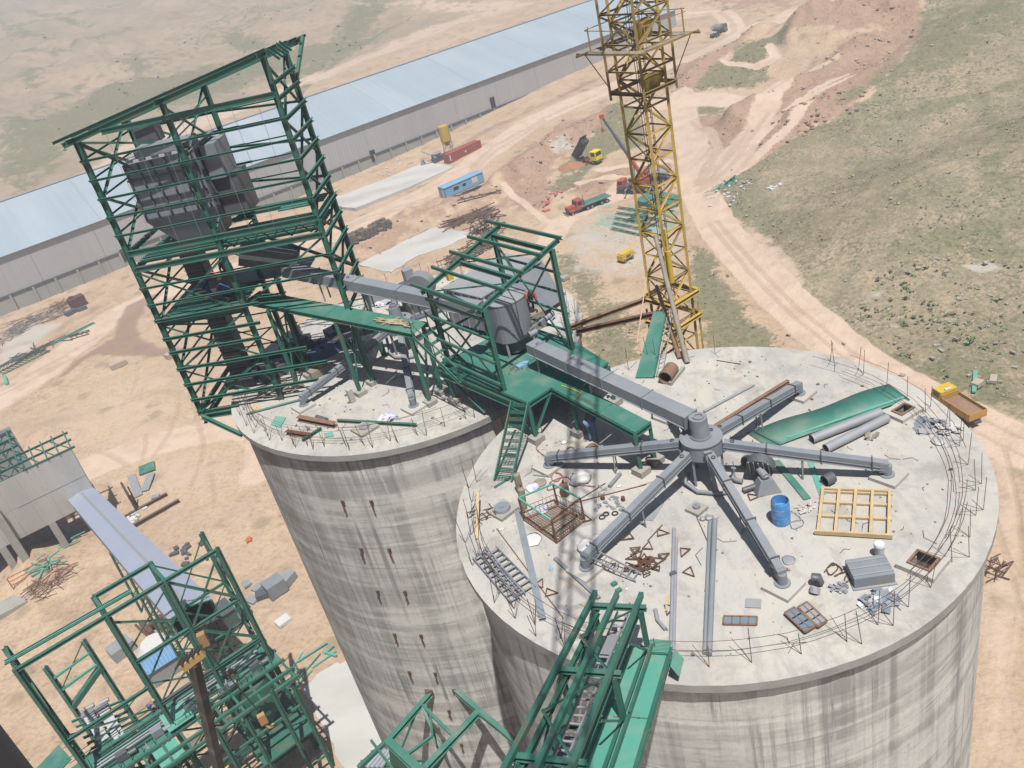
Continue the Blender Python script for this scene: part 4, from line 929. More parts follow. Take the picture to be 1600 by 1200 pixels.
def chute(name, label, p, q, w, h, grp, joints, legs, m=GREY):
    d = (q-p).normalized(); n_ = Vector((-d.y, d.x, 0)).normalized(); t = thing(name, label, 'air slide', (p.x, p.y, 0), grp)
    K = len(joints)-1
    for k in range(K):
        a = p+(q-p)*joints[k]; b = p+(q-p)*joints[k+1]
        part(t, 'trough_section', Geo().bar(a+d*.004, b-d*.004, w, h), m)
        e = b; part(t, 'joint_flange', Geo().bar(e-d*.02, e+d*.02, w+.08, h+.08), m)
    g = Geo()
    for s in (-1, 1): g.bar(p+n_*s*(w/2+.02)+V(0, 0, -h/2+.015), q+n_*s*(w/2+.02)+V(0, 0, -h/2+.015), .05, .02)
    part(t, 'bolted_edge', g, GREY)
    for f in (.05, .36): e = p+(q-p)*f; part(t, 'inspection_port', Geo().pipe(e+V(0, 0, h/2), e+V(0, 0, h/2+.03), .075, .055, 14), GREYD)
    for f, zb in legs:
        e = p+(q-p)*f
        for s in (-1, 1): part(t, 'support_leg', Geo().bar(V(e.x, e.y, zb)+n_*s*.2, V(e.x, e.y, e.z-h/2)+n_*s*.2, .06, .06, 'C'), GREYL)
    return t
def UC(t): p = N0+wd*t+wn_*1.42; return V(p.x, p.y, 5.16-.134*(t-4.0)+.25)
a0, a1 = UC(1.9), UC(12.6)
chute('upper_chute', 'long grey covered chute above the sloping walkway, from tower to green roof frame', a0, a1, .56, .5, 'main air slides', (0, .18, .40, .62, .84, 1), [(f, WZ(1.9+10.7*f)) for f in (.2, .44, .68)])
b0 = V(1.15, 31.55, 2.87); b1 = V(5.62, 24.64, 2.27)
lower = chute('lower_chute', 'long grey covered chute sloping down to the spout on the round drum', b0, b1, .58, .46, 'main air slides', (0, .06, .28, .52, .76, 1), [(.05, 1.84), (.42, 1.84), (.8, 1.84)])
part(lower, 'end_cap', Geo().cyl((5.80, 24.36, 2.04), (5.80, 24.36, 2.50), .31, n=24), GREY)

# ------------------------------------------------------------------ bridge platform between the silos
e1 = Vector((.54, -.8416, 0)); e2 = Vector((.8416, .54, 0)); PZ = 1.83
plat = thing('bridge_platform', 'green steel platform bridging both silos below the small roof frame', 'platform', (.42, 29.03, 0))
poly = [(-2.92, 33.95), (.43, 29.02), (1.46, 29.71), (3.77, 25.32), (4.43, 25.74), (2.55, 29.3), (3.95, 30.6), (3.3, 32.3), (.95, 36.1)]
plates = [[(-2.92, 33.95), (-1.0, 31.1), (2.9, 33.2), (.95, 36.1)], [(-1.0, 31.1), (.43, 29.02), (1.46, 29.71), (1.95, 28.80), (2.55, 29.3), (3.95, 30.6), (3.3, 32.3), (2.9, 33.2)],
          [(1.95, 28.78), (2.85, 27.07), (3.47, 27.53), (2.57, 29.26)], [(2.87, 27.04), (3.77, 25.32), (4.43, 25.74), (3.49, 27.5)]]
for p_ in plates: part(plat, 'deck_plate', Geo().prism(p_, PZ-.025, PZ), GREEN2)
for k in range(len(poly)):
    a, b = poly[k], poly[(k+1) % len(poly)]
    part(plat, 'edge_channel', Geo().bar((*a, PZ-.14), (*b, PZ-.14), .07, .2, 'C'), GREEN)
part(plat, 'main_girder', Geo().bar((-2.92, 33.95, PZ-.42), (.43, 29.02, PZ-.42), .16, .34, 'I'), GREEN)
part(plat, 'main_girder', Geo().bar((3.3, 32.3, PZ-.42), (.95, 36.1, PZ-.42), .16, .34, 'I'), GREEN)
for a, b in (((.43, 29.05), (.42, 29.03)), ((3.77, 25.36), (3.77, 25.36)), ((4.4, 25.8), (4.4, 25.8)), ((-2.6, 33.6), (-2.6, 33.6)), ((3.2, 32.0), (3.2, 32.0)), ((1.3, 35.4), (1.3, 35.4)), ((2.1, 28.75), (2.1, 28.75)), ((3.9, 30.3), (3.9, 30.3))):
    part(plat, 'post', Geo().bar((*b, .2), (*a, PZ-.05), .14, .14, 'I'), GREEN); part(plat, 'footing', Geo().box((b[0], b[1], .12), (.5, .5, .26), .57), CONC)
def pbr(a, b, w=.08): part(plat, 'brace', Geo().bar(a, b, w, w, 'L'), GREEN)
pbr((.42, 29.03, .3), (1.35, 29.6, 1.6)); pbr((.42, 29.03, .3), (-.3, 30.1, 1.5)); pbr((-2.6, 33.6, .3), (-1.8, 32.4, 1.6)); pbr((-2.6, 33.6, .3), (-2.9, 34.0, 1.6)); pbr((3.77, 25.36, 1.7), (4.35, 25.75, .4)); pbr((4.4, 25.8, .3), (3.6, 27.2, 1.6)); pbr((-2.8, 33.8, 1.6), (-1.4, 31.8, .2))
# stair from the walkway down to the platform
def stair(label, A, B, width, n, rail, m=GREEN, side=None):
    A = Vector(A); B = Vector(B); d = (B-A); dh = Vector((d.x, d.y, 0)).normalized(); n_ = side or Vector((-dh.y, dh.x, 0))
    t = thing('steel_stair', label, 'stairs', (B.x, B.y, B.z), 'green steel stairs')
    for s in (-1, 1): part(t, 'stringer', Geo().bar(A+n_*s*width/2, B+n_*s*width/2, .045, .18, 'C'), m)
    for k in range(n):
        c = A+d*((k+.5)/n); g = Geo(); 
        for j in (-1, 0, 1): g.bar(c-n_*(width/2-.03)+dh*.09*j, c+n_*(width/2-.03)+dh*.09*j, .025, .03)
        for j in range(6): q = c+n_*(width*(j/5-.5)*.9); g.bar(q-dh*.11, q+dh*.11, .012, .03)
        part(t, 'tread', g, m)
    if rail:
        for s in (-1, 1):
            for f in (.02, .5, .98): p = A+d*f+n_*s*width/2; part(t, 'rail_post', Geo().bar(p, p+V(0, 0, .8), .04), m)
            part(t, 'handrail', Geo().bar(A+n_*s*width/2+V(0, 0, .8), B+n_*s*width/2+V(0, 0, .8), .045), m)
    return t
stair('green steel stair leading down from the platform onto the front silo roof', (.14, 29.28, 1.8), (-1.2, 26.9, .02), .72, 11, False)
stair('short green stair with handrails from the sloping walkway down to the platform', (-3.25, 34.0, 3.5), (-1.7, 32.0, 1.85), .9, 6, True)
part(bpy.data.objects['steel_stair'], 'landing_foot', Geo().box((-1.2, 26.85, .02), (.85, .1, .04), .5), GREEN)

# ------------------------------------------------------------------ small roof frame over the fan
fr = thing('roof_frame', 'small green steel roof frame standing open over the grey casing', 'steel frame', (-.37, 30.37, PZ))
nl, nr_, fl, frc = (-.37, 30.37), (2.79, 32.34), (-2.41, 33.58), (.75, 35.55)
zt = {nl: 5.5, fl: 5.45, nr_: 6.42, frc: 6.38}
for c in (nl, nr_, fl, frc): part(fr, 'column', Geo().bar((*c, PZ), (*c, zt[c]), .18, .18, 'I', up=e1), GREEN)
def FP(a, b, z):  # a along e2 (0..3.72), b along -e1 (0..3.8)
    p = Vector((nl[0], nl[1], 0))+e2*a-e1*b; return V(p.x, p.y, z)
def fz(a): return 5.5+.247*a
for b in (0, 3.8): part(fr, 'rafter', Geo().bar(FP(-.35, b, fz(-.35)+.08), FP(4.2, b, fz(4.2)+.08), .12, .2, 'I'), GREEN)
for a in (-.25, .9, 1.95, 3.0, 4.1): part(fr, 'purlin', Geo().bar(FP(a, -.35, fz(a)+.25), FP(a, 4.6, fz(a)+.25), .09, .14, 'C'), GREEN)
for a in (0, 1.85, 3.7): part(fr, 'tie_beam', Geo().bar(FP(a, 0, fz(a)-.06), FP(a, 3.8, fz(a)-.06), .12, .2, 'I'), GREEN)
def fb(a, b, w=.08, k='L', nm='brace'): part(fr, nm, Geo().bar(FP(*a), FP(*b), w, w, k), GREEN)
fb((3.72, 0, 1.9), (3.72, 3.8, 6.2), .09); fb((3.72, 3.8, 1.9), (3.72, 0, 6.2), .09)
fb((0, 0, 1.95), (0, 3.8, 5.3), .09); fb((0, 3.8, 1.95), (0, 0, 5.3), .09)
fb((0, 3.8, 5.4), (1.85, 0, 5.8), .05); fb((1.85, 3.8, 5.9), (3.7, 0, 6.3), .05); fb((3.7, 3.8, 6.3), (1.85, 0, 5.9), .05)
for z in (2.6, 3.5, 4.4, 5.3): fb((3.86, -.15, z), (3.86, 3.95, z), .08, 'C', 'girt')
for z in (2.2, 3.2, 4.3, 5.1): fb((-.14, -.1, z), (-.14, 3.95, z), .1, 'C', 'girt')
fb((0, 3.9, 3.4), (3.7, 3.9, 3.4), .08, 'C', 'girt')

# rounded grey casing with its screw drive under the frame
cz = thing('surge_bin', 'grey bin with rounded front standing under the small green roof frame', 'bin', (.75, 34.0, PZ))
bc = Vector((.62, 33.55, 0)); pr = [(-.85, .55), (.85, .55)]
prof = []
for k in range(13): a = math.pi*k/12; prof.append((-.85*math.cos(a), -.65*math.sin(a)-.05))
prof += [(.85, .75), (-.85, .75)]
R2 = lambda x, y: (bc.x+e2.x*x-e1.x*y, bc.y+e2.y*x-e1.y*y)
part(cz, 'bin_body', Geo().prism([R2(x, y) for x, y in prof], 2.55, 4.3), GREYL if False else GREY)
part(cz, 'bin_lid', Geo().prism([R2(x*1.03, y*1.03) for x, y in prof], 4.3, 4.34), GREYL)
part(cz, 'bin_hopper', Geo().prism([R2(x*.7, y*.7) for x, y in prof], 1.95, 2.55), GREYD)
for k in (-1, 0, 1): part(cz, 'seam', Geo().bar((*R2(.55*k, -.6), 4.36), (*R2(.55*k, .74), 4.36), .03, .02), GREYD)
for x, y in ((-.7, -.3), (.7, -.3), (-.7, .6), (.7, .6)): part(cz, 'leg', Geo().bar((*R2(x, y), PZ), (*R2(x, y), 2.6), .09, .09, 'I'), GREYL)
drv = thing('gate_drive', 'grey slide gate drive with open frame beside the rounded bin', 'gate drive', (*R2(.9, -.8), PZ))
q0 = V(*R2(.1, -1.05), 2.95); q1 = V(*R2(1.5, -.95), 3.1)
part(drv, 'motor', Geo().cyl(q0+(q1-q0)*.55, q1, .13, n=14), GREYL)
part(drv, 'gearbox', Geo().bar(q0+(q1-q0)*.4, q0+(q1-q0)*.58, .28, .3), GREY)
g = Geo()
for s in (-.14, .14):
    for z in (-.12, .16): g.bar(q0+V(0, s, z), q0+(q1-q0)*.45+V(0, s, z), .03)
for f in (0, .22, .44): g.bar(q0+(q1-q0)*f+V(0, 0, -.14), q0+(q1-q0)*f+V(0, 0, .18), .03)
part(drv, 'open_frame', g, GREYL)
part(drv, 'support_pipe', Geo().cyl(V(*R2(.35, -1.05), PZ), V(*R2(.35, -1.05), 2.85), .07, n=10), GREYL)
part(drv, 'screw_casing', Geo().cyl(q0+V(-.1, -.1, -.12), q0+V(.25, .05, -.1), .14, n=12), GREY)
# big bag filter on silo A behind the frame
bf = thing('bag_filter', 'large flat topped grey ribbed bag filter standing behind the small green frame', 'bag filter', (-.6, 39, 0))
fd = Vector((.783, .622, 0)); fn = Vector((-.622, .783, 0))
fc = Vector((.35, 41.15, 0)); fa = math.atan2(fd.y, fd.x)
part(bf, 'casing', Geo().box((fc.x, fc.y, 1.35), (4.3, 2.9, 1.9), fa), GREY)
part(bf, 'roof_plate', Geo().box((fc.x, fc.y, 2.33), (4.4, 3.0, .06), fa), GREYL)
for k in range(7):
    p = fc+fd*(-2.05+k*.68)-fn*1.48; part(bf, 'rib', Geo().box((p.x, p.y, 1.35), (.06, .07, 1.9), fa), GREYL)
for z in (.7, 1.1, 1.5, 1.9): p = fc-fn*1.52; part(bf, 'rib', Geo().box((p.x, p.y, z), (4.3, .10, .05), fa), GREYL)
for k in range(5): p = fc-fd*2.18+fn*(-1.2+.6*k); part(bf, 'rib', Geo().box((p.x, p.y, 1.35), (.07, .05, 1.9), fa), GREYL)
for a in (-1.9, 0, 1.9):
    for b in (-1, 1): p = fc+fd*a+fn*b; part(bf, 'leg', Geo().bar((p.x, p.y, 0), (p.x, p.y, .4), .12), GREY)
part(bf, 'valve_actuator', Geo().box((-1.75, 41.4, 2.75), (.3, .25, .5), .5), YELB)
for k in range(6): p = fc-fn*(1.5+.16*k)+V(0, 0, 1.9-.33*k); part(bf, 'stiffener', Geo().bar(p-fd*2.1, p+fd*2.3, .07, .05), CONCL)
g = Geo().sheet([fc-fn*1.5-fd*2.1+V(0, 0, 2.2), fc-fn*1.5+fd*2.2+V(0, 0, 2.2), fc-fn*2.4+fd*2.2+V(0, 0, .3), fc-fn*2.4-fd*2.1+V(0, 0, .3)], .05); part(bf, 'sloping_hopper_wall', g, GREY)
fan = thing('exhaust_fan', 'grey snail shaped fan with square inlet between walkway chute and bag filter', 'fan', (-4.0, 39.2, 0))
fp = U(655, 440, 1.6)
part(fan, 'volute', Geo().cyl((fp[0]-.1, fp[1]-.2, 1.3), (fp[0]+.15, fp[1]+.45, 1.3), .75, n=24), GREY)
part(fan, 'inlet_box', Geo().box((fp[0]-.9, fp[1]-.1, 1.3), (.9, .8, .8), .4), GREYD)
part(fan, 'outlet_box', Geo().box((fp[0]-.5, fp[1]+.3, 2.0), (.5, .45, .7), .4), GREYL)
part(fan, 'base_frame', Geo().box((fp[0]-.2, fp[1], .35), (1.8, 1.2, .7), .4), GREYD)
ORG_ = fan.location
# ------------------------------------------------------------------ tower crane
mast = thing('tower_crane', 'weathered yellow lattice tower crane mast rising behind the silos', 'tower crane', (8.5, 38.1, GZ))
MC = Vector((8.5, 38.1, 0)); ra = Vector((.217, .976, 0)); la = Vector((.976, -.217, 0))
def MP(k, z, w=1.4):
    r = w/math.sqrt(2); d = (-ra, la, ra, -la)[k % 4]; p = MC+d*r; return V(p.x, p.y, z)
for k in range(4):
    part(mast, 'leg', Geo().bar(MP(k, -3.0), MP(k, 26), .13, .13, 'box', up=ra), YEL)
    part(mast, 'lower_leg', Geo().bar(MP(k, GZ-1, 1.75), MP(k, -3.0, 1.75), .14, .14, 'box', up=ra), YEL)
    part(mast, 'base_leg', Geo().bar(MP(k, -3.2, 1.75), MP(k, -.2, 1.75), .10, .10, 'L', up=ra), YEL)
rz_ = random.Random(11)
g = Geo(); NP = 0; z = GZ+.3; ph = 1.16; i = 0
while z < 25.5:
    ww = 1.4 if z > -3.2 else 1.75
    for k in range(4):
        h_ = (MP(k, z, ww), MP(k+1, z, ww)); dg = (MP(k, z, ww), MP(k+1, z+ph, ww)) if (i+k) % 2 else (MP(k+1, z, ww), MP(k, z+ph, ww))
        if -4.5 < z < 14.8:
            m_ = YELD if rz_.random() < (.6 if z > 9.5 else .25) else YEL
            part(mast, 'lattice_bar', Geo().bar(*h_, .075, .075, 'L'), m_); part(mast, 'lattice_bar', Geo().bar(*dg, .085, .085, 'L'), m_)
        else: g.bar(*h_, .08); g.bar(*dg, .085)
    z += ph; i += 1
part(mast, 'hidden_lattice', g, YEL, kind='stuff').name = 'lower_and_upper_lattice'
# inner ladder, cables, telescoping cylinder
g = Geo()
for s in (-.18, .18): g.bar(V(8.6+s, 38.3, -6), V(8.6+s, 38.3, 25), .03)
for k in range(100): g.bar(V(8.42, 38.3, -5.8+.3*k), V(8.78, 38.3, -5.8+.3*k), .02)
part(mast, 'ladder', g, YELD)
part(mast, 'hydraulic_ram', Geo().cyl(MP(0, 1.5, 1.6)+V(.14, 0, 0), MP(0, 3.1, 1.6)+V(.14, 0, 0), .12, n=12).cyl(MP(0, 3.1, 1.6)+V(.14, 0, 0), MP(0, 4.2, 1.6)+V(.14, 0, 0), .06, n=8), YELB)
for k in range(3): part(mast, 'hoist_cable', Geo().tube([V(8.3+.2*k, 38.2, 25), V(8.3+.2*k, 38.2, -5)], .015, 4), BLACK)
for z in (0.35, -.9):
    for k in range(4): part(mast, 'tie_collar', Geo().bar(MP(k, z, 1.95), MP(k+1, z, 1.95), .14, .18, 'C'), YEL)
# climbing cage with its work platforms
for k in range(4):
    part(mast, 'cage_leg', Geo().bar(MP(k, 10.0, 2.0), MP(k, 15.8, 2.0), .11, .11, 'L', up=ra), YELD)
    for z in (10.3, 11.2, 12.3, 13.5, 14.7): part(mast, 'cage_bar', Geo().bar(MP(k, z, 2.0), MP(k+1, z, 2.0), .12 if z < 11 else .07, .14 if z < 11 else .07, 'C'), YELD)
    for z in (11.2, 12.3, 13.5): part(mast, 'cage_bar', Geo().bar(MP(k, z, 2.0), MP(k+1, z+1.15, 2.0), .07, .07, 'L'), YELD)
    a, b = MP(k, 12.1, 2.1), MP(k+1, 12.1, 2.1); c, d = MP(k, 12.1, 3.25), MP(k+1, 12.1, 3.25)
    part(mast, 'platform_plank', Geo().sheet([a+(c-a)*.25, b+(d-b)*.25, d, c], .05), WOODG)
    part(mast, 'platform_edge', Geo().bar(c+(c-d)*.12, d+(d-c)*.12, .06, .08), YELD)
    part(mast, 'platform_strut', Geo().bar(MP(k, 12.1, 3.15), MP(k, 10.6, 2.05), .04), YELD)
    for f in (.15, .85): part(mast, 'guard_post', Geo().bar(c+(d-c)*f, c+(d-c)*f+V(0, 0, 1.0), .03), YELD)
    part(mast, 'guard_rail', Geo().bar(c+(d-c)*.1+V(0, 0, .95), c+(d-c)*.9+V(0, 0, .9), .03), YELD)
for z, r in ((12.6, .42), (10.4, .5)):
    part(mast, 'oil_tank', Geo().cyl(MP(1, z-.3, .9)-la*.3, MP(1, z+.35, .9)-la*.3, r*.75, r, n=18), YEL)
# jib and counter jib overhead, above the photographer
jb = Geo(); jz = 23.6; J0 = MC
for k in range(46):
    d0, d1 = -k*1.25, -(k+1)*1.25
    def jp(d, s, z): p = MC+ra*d+la*s; return V(p.x, p.y, z)
    for s in (-.55, .55): jb.bar(jp(d0, s, jz), jp(d1, s, jz), .09); jb.bar(jp(d0, s, jz), jp((d0+d1)/2, 0, jz+1.0), .04); jb.bar(jp(d1, s, jz), jp((d0+d1)/2, 0, jz+1.0), .04)
    jb.bar(jp(d0, 0, jz+1.0), jp(d1, 0, jz+1.0), .09); jb.bar(jp(d0, -.55, jz), jp(d1, .55, jz), .04)
part(mast, 'jib', jb, YEL)
g = Geo()
for s in (-.6, .6): g.bar(MC+ra*0+la*s+V(0, 0, 23.6), MC+ra*14+la*s+V(0, 0, 23.6), .2)
for k in range(10): g.bar(MC+ra*k*1.4-la*.6+V(0, 0, 23.6), MC+ra*k*1.4+la*.6+V(0, 0, 23.6), .08)
g.box(MC+ra*13+V(0, 0, 23), (1.6, 1.2, 2.4)); part(mast, 'counter_jib', g, YEL)
# ties from the mast to silo A and leaning pieces
solo('mast_tie', Geo().bar((3.55, 36.9, .25), (7.6, 37.0, .1), .2, .22, 'I'), RUST, 'lower rusty tie beam reaching from the rear silo to the crane mast', 'steel beam', (3.55, 36.9, .2), 'rusty ties to the crane mast')
solo('mast_tie', Geo().bar((3.4, 37.6, .2), (7.6, 38.3, .35), .2, .22, 'I'), RUSTL, 'upper tie beam with greenish end between rear silo and crane mast', 'steel beam', (3.4, 37.6, .2), 'rusty ties to the crane mast')
A = Vector(U(993, 589, .1)); B = Vector(U(1007, 589, .1)); w_ = (B-A).normalized()
top = Vector(U(1028, 487, 1.15))
gp = thing('leaning_gangway', 'long green plate gangway sloping from the silo roof to the crane mast', 'gangway', A)
pA, pB = Vector(U(993, 590, .05)), Vector(U(1022, 590, .05)); pC, pD = Vector(U(1041, 487, .9)), Vector(U(1021, 487, .9))
part(gp, 'plate', Geo().sheet([pA, pB, pC, pD], .04), GREEN2); part(gp, 'edge_flange', Geo().bar(pB+V(0, 0, .05), pC+V(0, 0, .05), .05, .14, 'C'), GREEN)
rl = Geo()
for k in range(14): f = k/13; p = pB+(pC-pB)*f+V(.12, 0, .1); rl.bar(p, p+V(.25, .05, .05), .02)
for s in (0, .25): rl.bar(pB+V(.12+s, 0, .1), pC+V(.12+s, 0, .1), .03)
solo('ladder', rl, GREYL, 'thin grey ladder lying along the green gangway beside the mast', 'ladder', pB)
po = Vector(U(1074, 567, .05)); pt = Vector(U(1053, 440, 2.4))
solo('leaning_pole', Geo().cyl(po, V(7.9, 36.9, 4.0), .12, .10, n=9), WOODG, 'grey weathered timber pole propped from silo rim against the mast', 'pole', po)
solo('leaning_pole', Geo().cyl(Vector(U(1062, 560, .05)), V(7.7, 37.2, 1.4), .10, .09, n=9), RUSTL, 'short rusty prop leaning on the mast beside the timber pole', 'pole', po)
solo('white_rod', Geo().cyl(Vector(U(995, 537, .3)), V(7.45, 38.0, 1.6), .03, n=6), WOOD, 'thin pale stick leaning between green gangway and tie beams', 'stick', Vector(U(995, 537, .3)))

# ------------------------------------------------------------------ things lying on the front silo roof
def u0(x, y, z=0.0): return Vector(U(x, y, z))
def lying(name, label, cat, p, q, r, m, z=None, hollow=False, grp=None, n=12):
    a = u0(*p, r); b = u0(*q, r); g = Geo()
    g.pipe(a, b, r, r*.9, n) if hollow else g.cyl(a, b, r, n=n)
    return solo(name, g, m, label, cat, a, grp)
# blue drum
c = u0(1221, 815); t = thing('plastic_drum', 'open topped blue plastic drum standing on the silo roof', 'drum', c); g = Geo()
zs = [(0, .26), (.03, .285), (.28, .29), (.30, .30), (.33, .29), (.60, .29), (.62, .30), (.65, .29), (.84, .28), (.88, .265)]; n = 28
for i in range(len(zs)-1):
    g.cyl(c+V(0, 0, zs[i][0]), c+V(0, 0, zs[i+1][0]), zs[i][1], zs[i+1][1], n, caps=False)
g.cyl(c+V(0, 0, .005), c+V(0, 0, .02), .26, n=n); part(t, 'drum_shell', g, BLUE)
g = Geo().cyl(c+V(0, 0, .88), c+V(0, 0, .5), .25, .255, n, caps=False); g.cyl(c+V(0, 0, .56), c+V(0, 0, .565), .25, n=n); part(t, 'drum_inside', g, BLUE)
# timber pallet frame
P = [u0(1283, 768), u0(1398, 775), u0(1392, 842), u0(1275, 835)]
t = thing('crate_base', 'yellow timber crate base of crossed beams lying by the blue drum', 'timber frame', P[3])
O = P[3]; X = (P[2]-P[3]); Y = (P[0]-P[3]); xd = X.normalized(); yd = Y.normalized()
for k in range(5):
    f = .03+.94*k/4; part(t, 'long_beam', Geo().bar(O+X*f+V(0, 0, .14), O+X*f+Y+V(0, 0, .14), .09, .09), WOOD)
for k, f in enumerate((.02, .40, .72, .98)):
    part(t, 'cross_board', Geo().bar(O+Y*f-xd*.02+V(0, 0, .055), O+Y*f+X+xd*.02+V(0, 0, .055), .10, .07), WOOD)
part(t, 'cross_board', Geo().bar(O+Y*.02-xd*.04-yd*.06+V(0, 0, .12), O+Y*.02+X+xd*.04-yd*.06+V(0, 0, .12), .08, .14), WOOD)
part(t, 'cross_board', Geo().bar(O+Y*1.0+V(0, 0, .16), O+Y*1.0+X+V(0, 0, .16), .08, .04), WOOD)
# wavy green sheet and second sheet beneath
def wavy(name, label, pts, m, amp, nseg, t_=.012, z=.05, cat='steel sheet', w2=0):
    a, b, c_, d = [u0(*p) for p in pts]; g = Geo(); vs = []
    for i in range(nseg+1):
        f = i/nseg; zz = z+amp*math.sin(f*5.2+.6)**2
        p = a+(b-a)*f; q = d+(c_-d)*f
        vs += [p+V(0, 0, zz), q+V(0, 0, zz*.6+.01), p+V(0, 0, zz-t_), q+V(0, 0, zz*.6+.01-t_)]
    for i in range(nseg):
        k = i*4; g.raw([], []); g.f += [(k, k+1, k+5, k+4), (k+2, k+6, k+7, k+3), (k, k+4, k+6, k+2), (k+1, k+3, k+7, k+5)]; g.sm += [True, True, False, False]; g.mi += [0]*4
    g.v = [tuple(v) for v in vs]
    g.f += [(0, 2, 3, 1), (nseg*4, nseg*4+1, nseg*4+3, nseg*4+2)]; g.sm += [False]*2; g.mi += [0]*2
    return solo(name, g, m, label, cat, a)
wavy('green_sheet', 'large bent green steel sheet lying between the arm and the grey pipes', [(1177, 676), (1389, 602), (1422, 626), (1219, 697)], GREEN2, .10, 24)
wavy('green_sheet', 'narrow green sheet edge showing under the big bent green sheet', [(1166, 677), (1180, 672), (1222, 700), (1210, 706)], GREEN2, .0, 2, z=.03)
solo('steel_strip', Geo().bar(u0(1230, 684, .09), u0(1412, 621, .12), .10, .05, 'C'), GREENP, 'long thin strip lying on the big green sheet', 'steel strip', u0(1230, 684, .1))
solo('green_plank', Geo().sheet([u0(1206, 720, .04), u0(1218, 719, .04), u0(1267, 778, .04), u0(1256, 781, .04)], .03), GREEN2, 'bright green steel plank lying under the right hand chute', 'steel plank', u0(1206, 720))
solo('green_plank', Geo().sheet([u0(1262, 722, .02), u0(1270, 720, .02), u0(1290, 772, .02), u0(1280, 774, .02)], .02), GREENP, 'dusty thin green offcut beside the short grey pipe stub', 'steel plank', u0(1262, 722))
lying('big_pipe', 'upper of two long large grey pipes beside the green sheet', 'pipe', (1268, 686), (1376, 644), .17, GREYL, hollow=True, grp='big grey pipes')
lying('big_pipe', 'lower of two long large grey pipes beside the green sheet', 'pipe', (1290, 701), (1386, 653), .17, GREYL, hollow=True, grp='big grey pipes')
lying('pipe_stub', 'short wide grey pipe stub lying near the timber frame corner', 'pipe', (1288, 752), (1301, 745), .20, GREYD, hollow=True)
lying('rusty_pipe', 'short wide rusty steel tube lying near the crane mast', 'pipe', (1039, 591), (1050, 575), .30, RUSTL, hollow=True, n=20)
solo('concrete_beam', Geo().bar(u0(1047, 600, .08), u0(1068, 574, .08), .14, .14), CONC, 'short pale beam lying beside the wide rusty tube', 'beam', u0(1047, 600))
# pipes in the foreground
lying('long_pipe', 'left of the slim grey pipes, jointed at its middle', 'pipe', (1053, 826), (1047, 1048), .055, GREYL, grp='slim grey pipes')
lying('long_pipe', 'slim grey pipe touching the jointed one on its right side', 'pipe', (1057, 840), (1052, 1030), .05, GREYL, grp='slim grey pipes')
lying('long_pipe', 'left pipe of the thick grey pair on the foreground roof', 'pipe', (1109, 815), (1101, 1021), .06, GREY, grp='slim grey pipes')
lying('long_pipe', 'right and thicker pipe of the grey pair on the foreground roof', 'pipe', (1117, 812), (1108, 1022), .085, GREY, grp='slim grey pipes')
solo('pipe_clamp', Geo().box(u0(1052, 897, .07), (.2, .12, .14), .2), GREYD, 'small clamp around the jointed slim pipe', 'clamp', u0(1052, 897))
lying('pipe_piece', 'thin grey pipe lying behind the drum beside the rusty channel', 'pipe', (1100, 643), (1178, 601), .055, GREYL)
lying('pipe_piece', 'short grey pipe lying between cage and slanting chute', 'pipe', (952, 760), (969, 740), .07, GREY)
lying('pipe_piece', 'short grey pipe by the rusty chain heap under the platform', 'pipe', (935, 701), (947, 695), .07, GREYL)
solo('bent_pipe', Geo().tube([u0(1024, 952, .06), u0(1027, 968, .06), u0(1040, 983, .06)], .06, 8), GREYL, 'bent grey pipe piece left of the slim jointed pipe', 'pipe', u0(1024, 952))
solo('pipe_elbow', Geo().tube([u0(1146, 731, .5), u0(1145, 745, .15), u0(1150, 750, .12), u0(1160, 752, .12)], .09, 10), GREY, 'grey pipe elbow lying left of the fan', 'pipe', u0(1146, 745))
solo('rusty_channel', Geo().bar(u0(1114, 668, .1), u0(1232, 595, .1), .16, .1, 'C'), RUSTL, 'long rusty steel channel lying alongside the upper right chute', 'steel channel', u0(1114, 668))
solo('dark_channel', Geo().bar(u0(867, 872, .05), u0(936, 935, .05), .13, .08, 'C'), GREY, 'long grey channel lying diagonally below the aluminium ladder', 'steel channel', u0(867, 872))
solo('white_channel', Geo().bar(u0(809, 799, .06), u0(848, 968, .06), .22, .10, 'C'), GALV, 'long pale galvanised channel lying right of the cable trays', 'steel channel', u0(809, 799))
solo('brown_timber', Geo().bar(u0(747, 770, .5), u0(745, 842, .04), .10, .04), WOOD, 'pale timber board leaning at the left roof edge', 'board', u0(745, 842))
lying('grey_strip', 'pale grey strip near the concrete sacks above the cage', 'steel strip', (834, 742), (862, 745), .03, GREY)
for p, q, l in (((1120, 563), (1157, 569), 'thin rusty bar lying alone on the far roof'), ((1012, 845), (1035, 820), 'rusty curved bar in front of the small flange pad'), ((900, 785), (1010, 757), 'long rusty rod crossing behind the slanting chute'), ((1086, 802), (1105, 845), 'thin rusty bar right of the small flange pad'), ((890, 790), (946, 755), 'rusty rod beside the scattered fittings'), ((1030, 975), (1043, 985), 'short rusty rod beside the bent pipe'), ((776, 826), (880, 966), 'very thin wire lying right of the cable trays')):
    solo('steel_rod', Geo().bar(u0(*p, .02), u0(*q, .02), .03), RUST, l, 'steel rod', u0(*p))
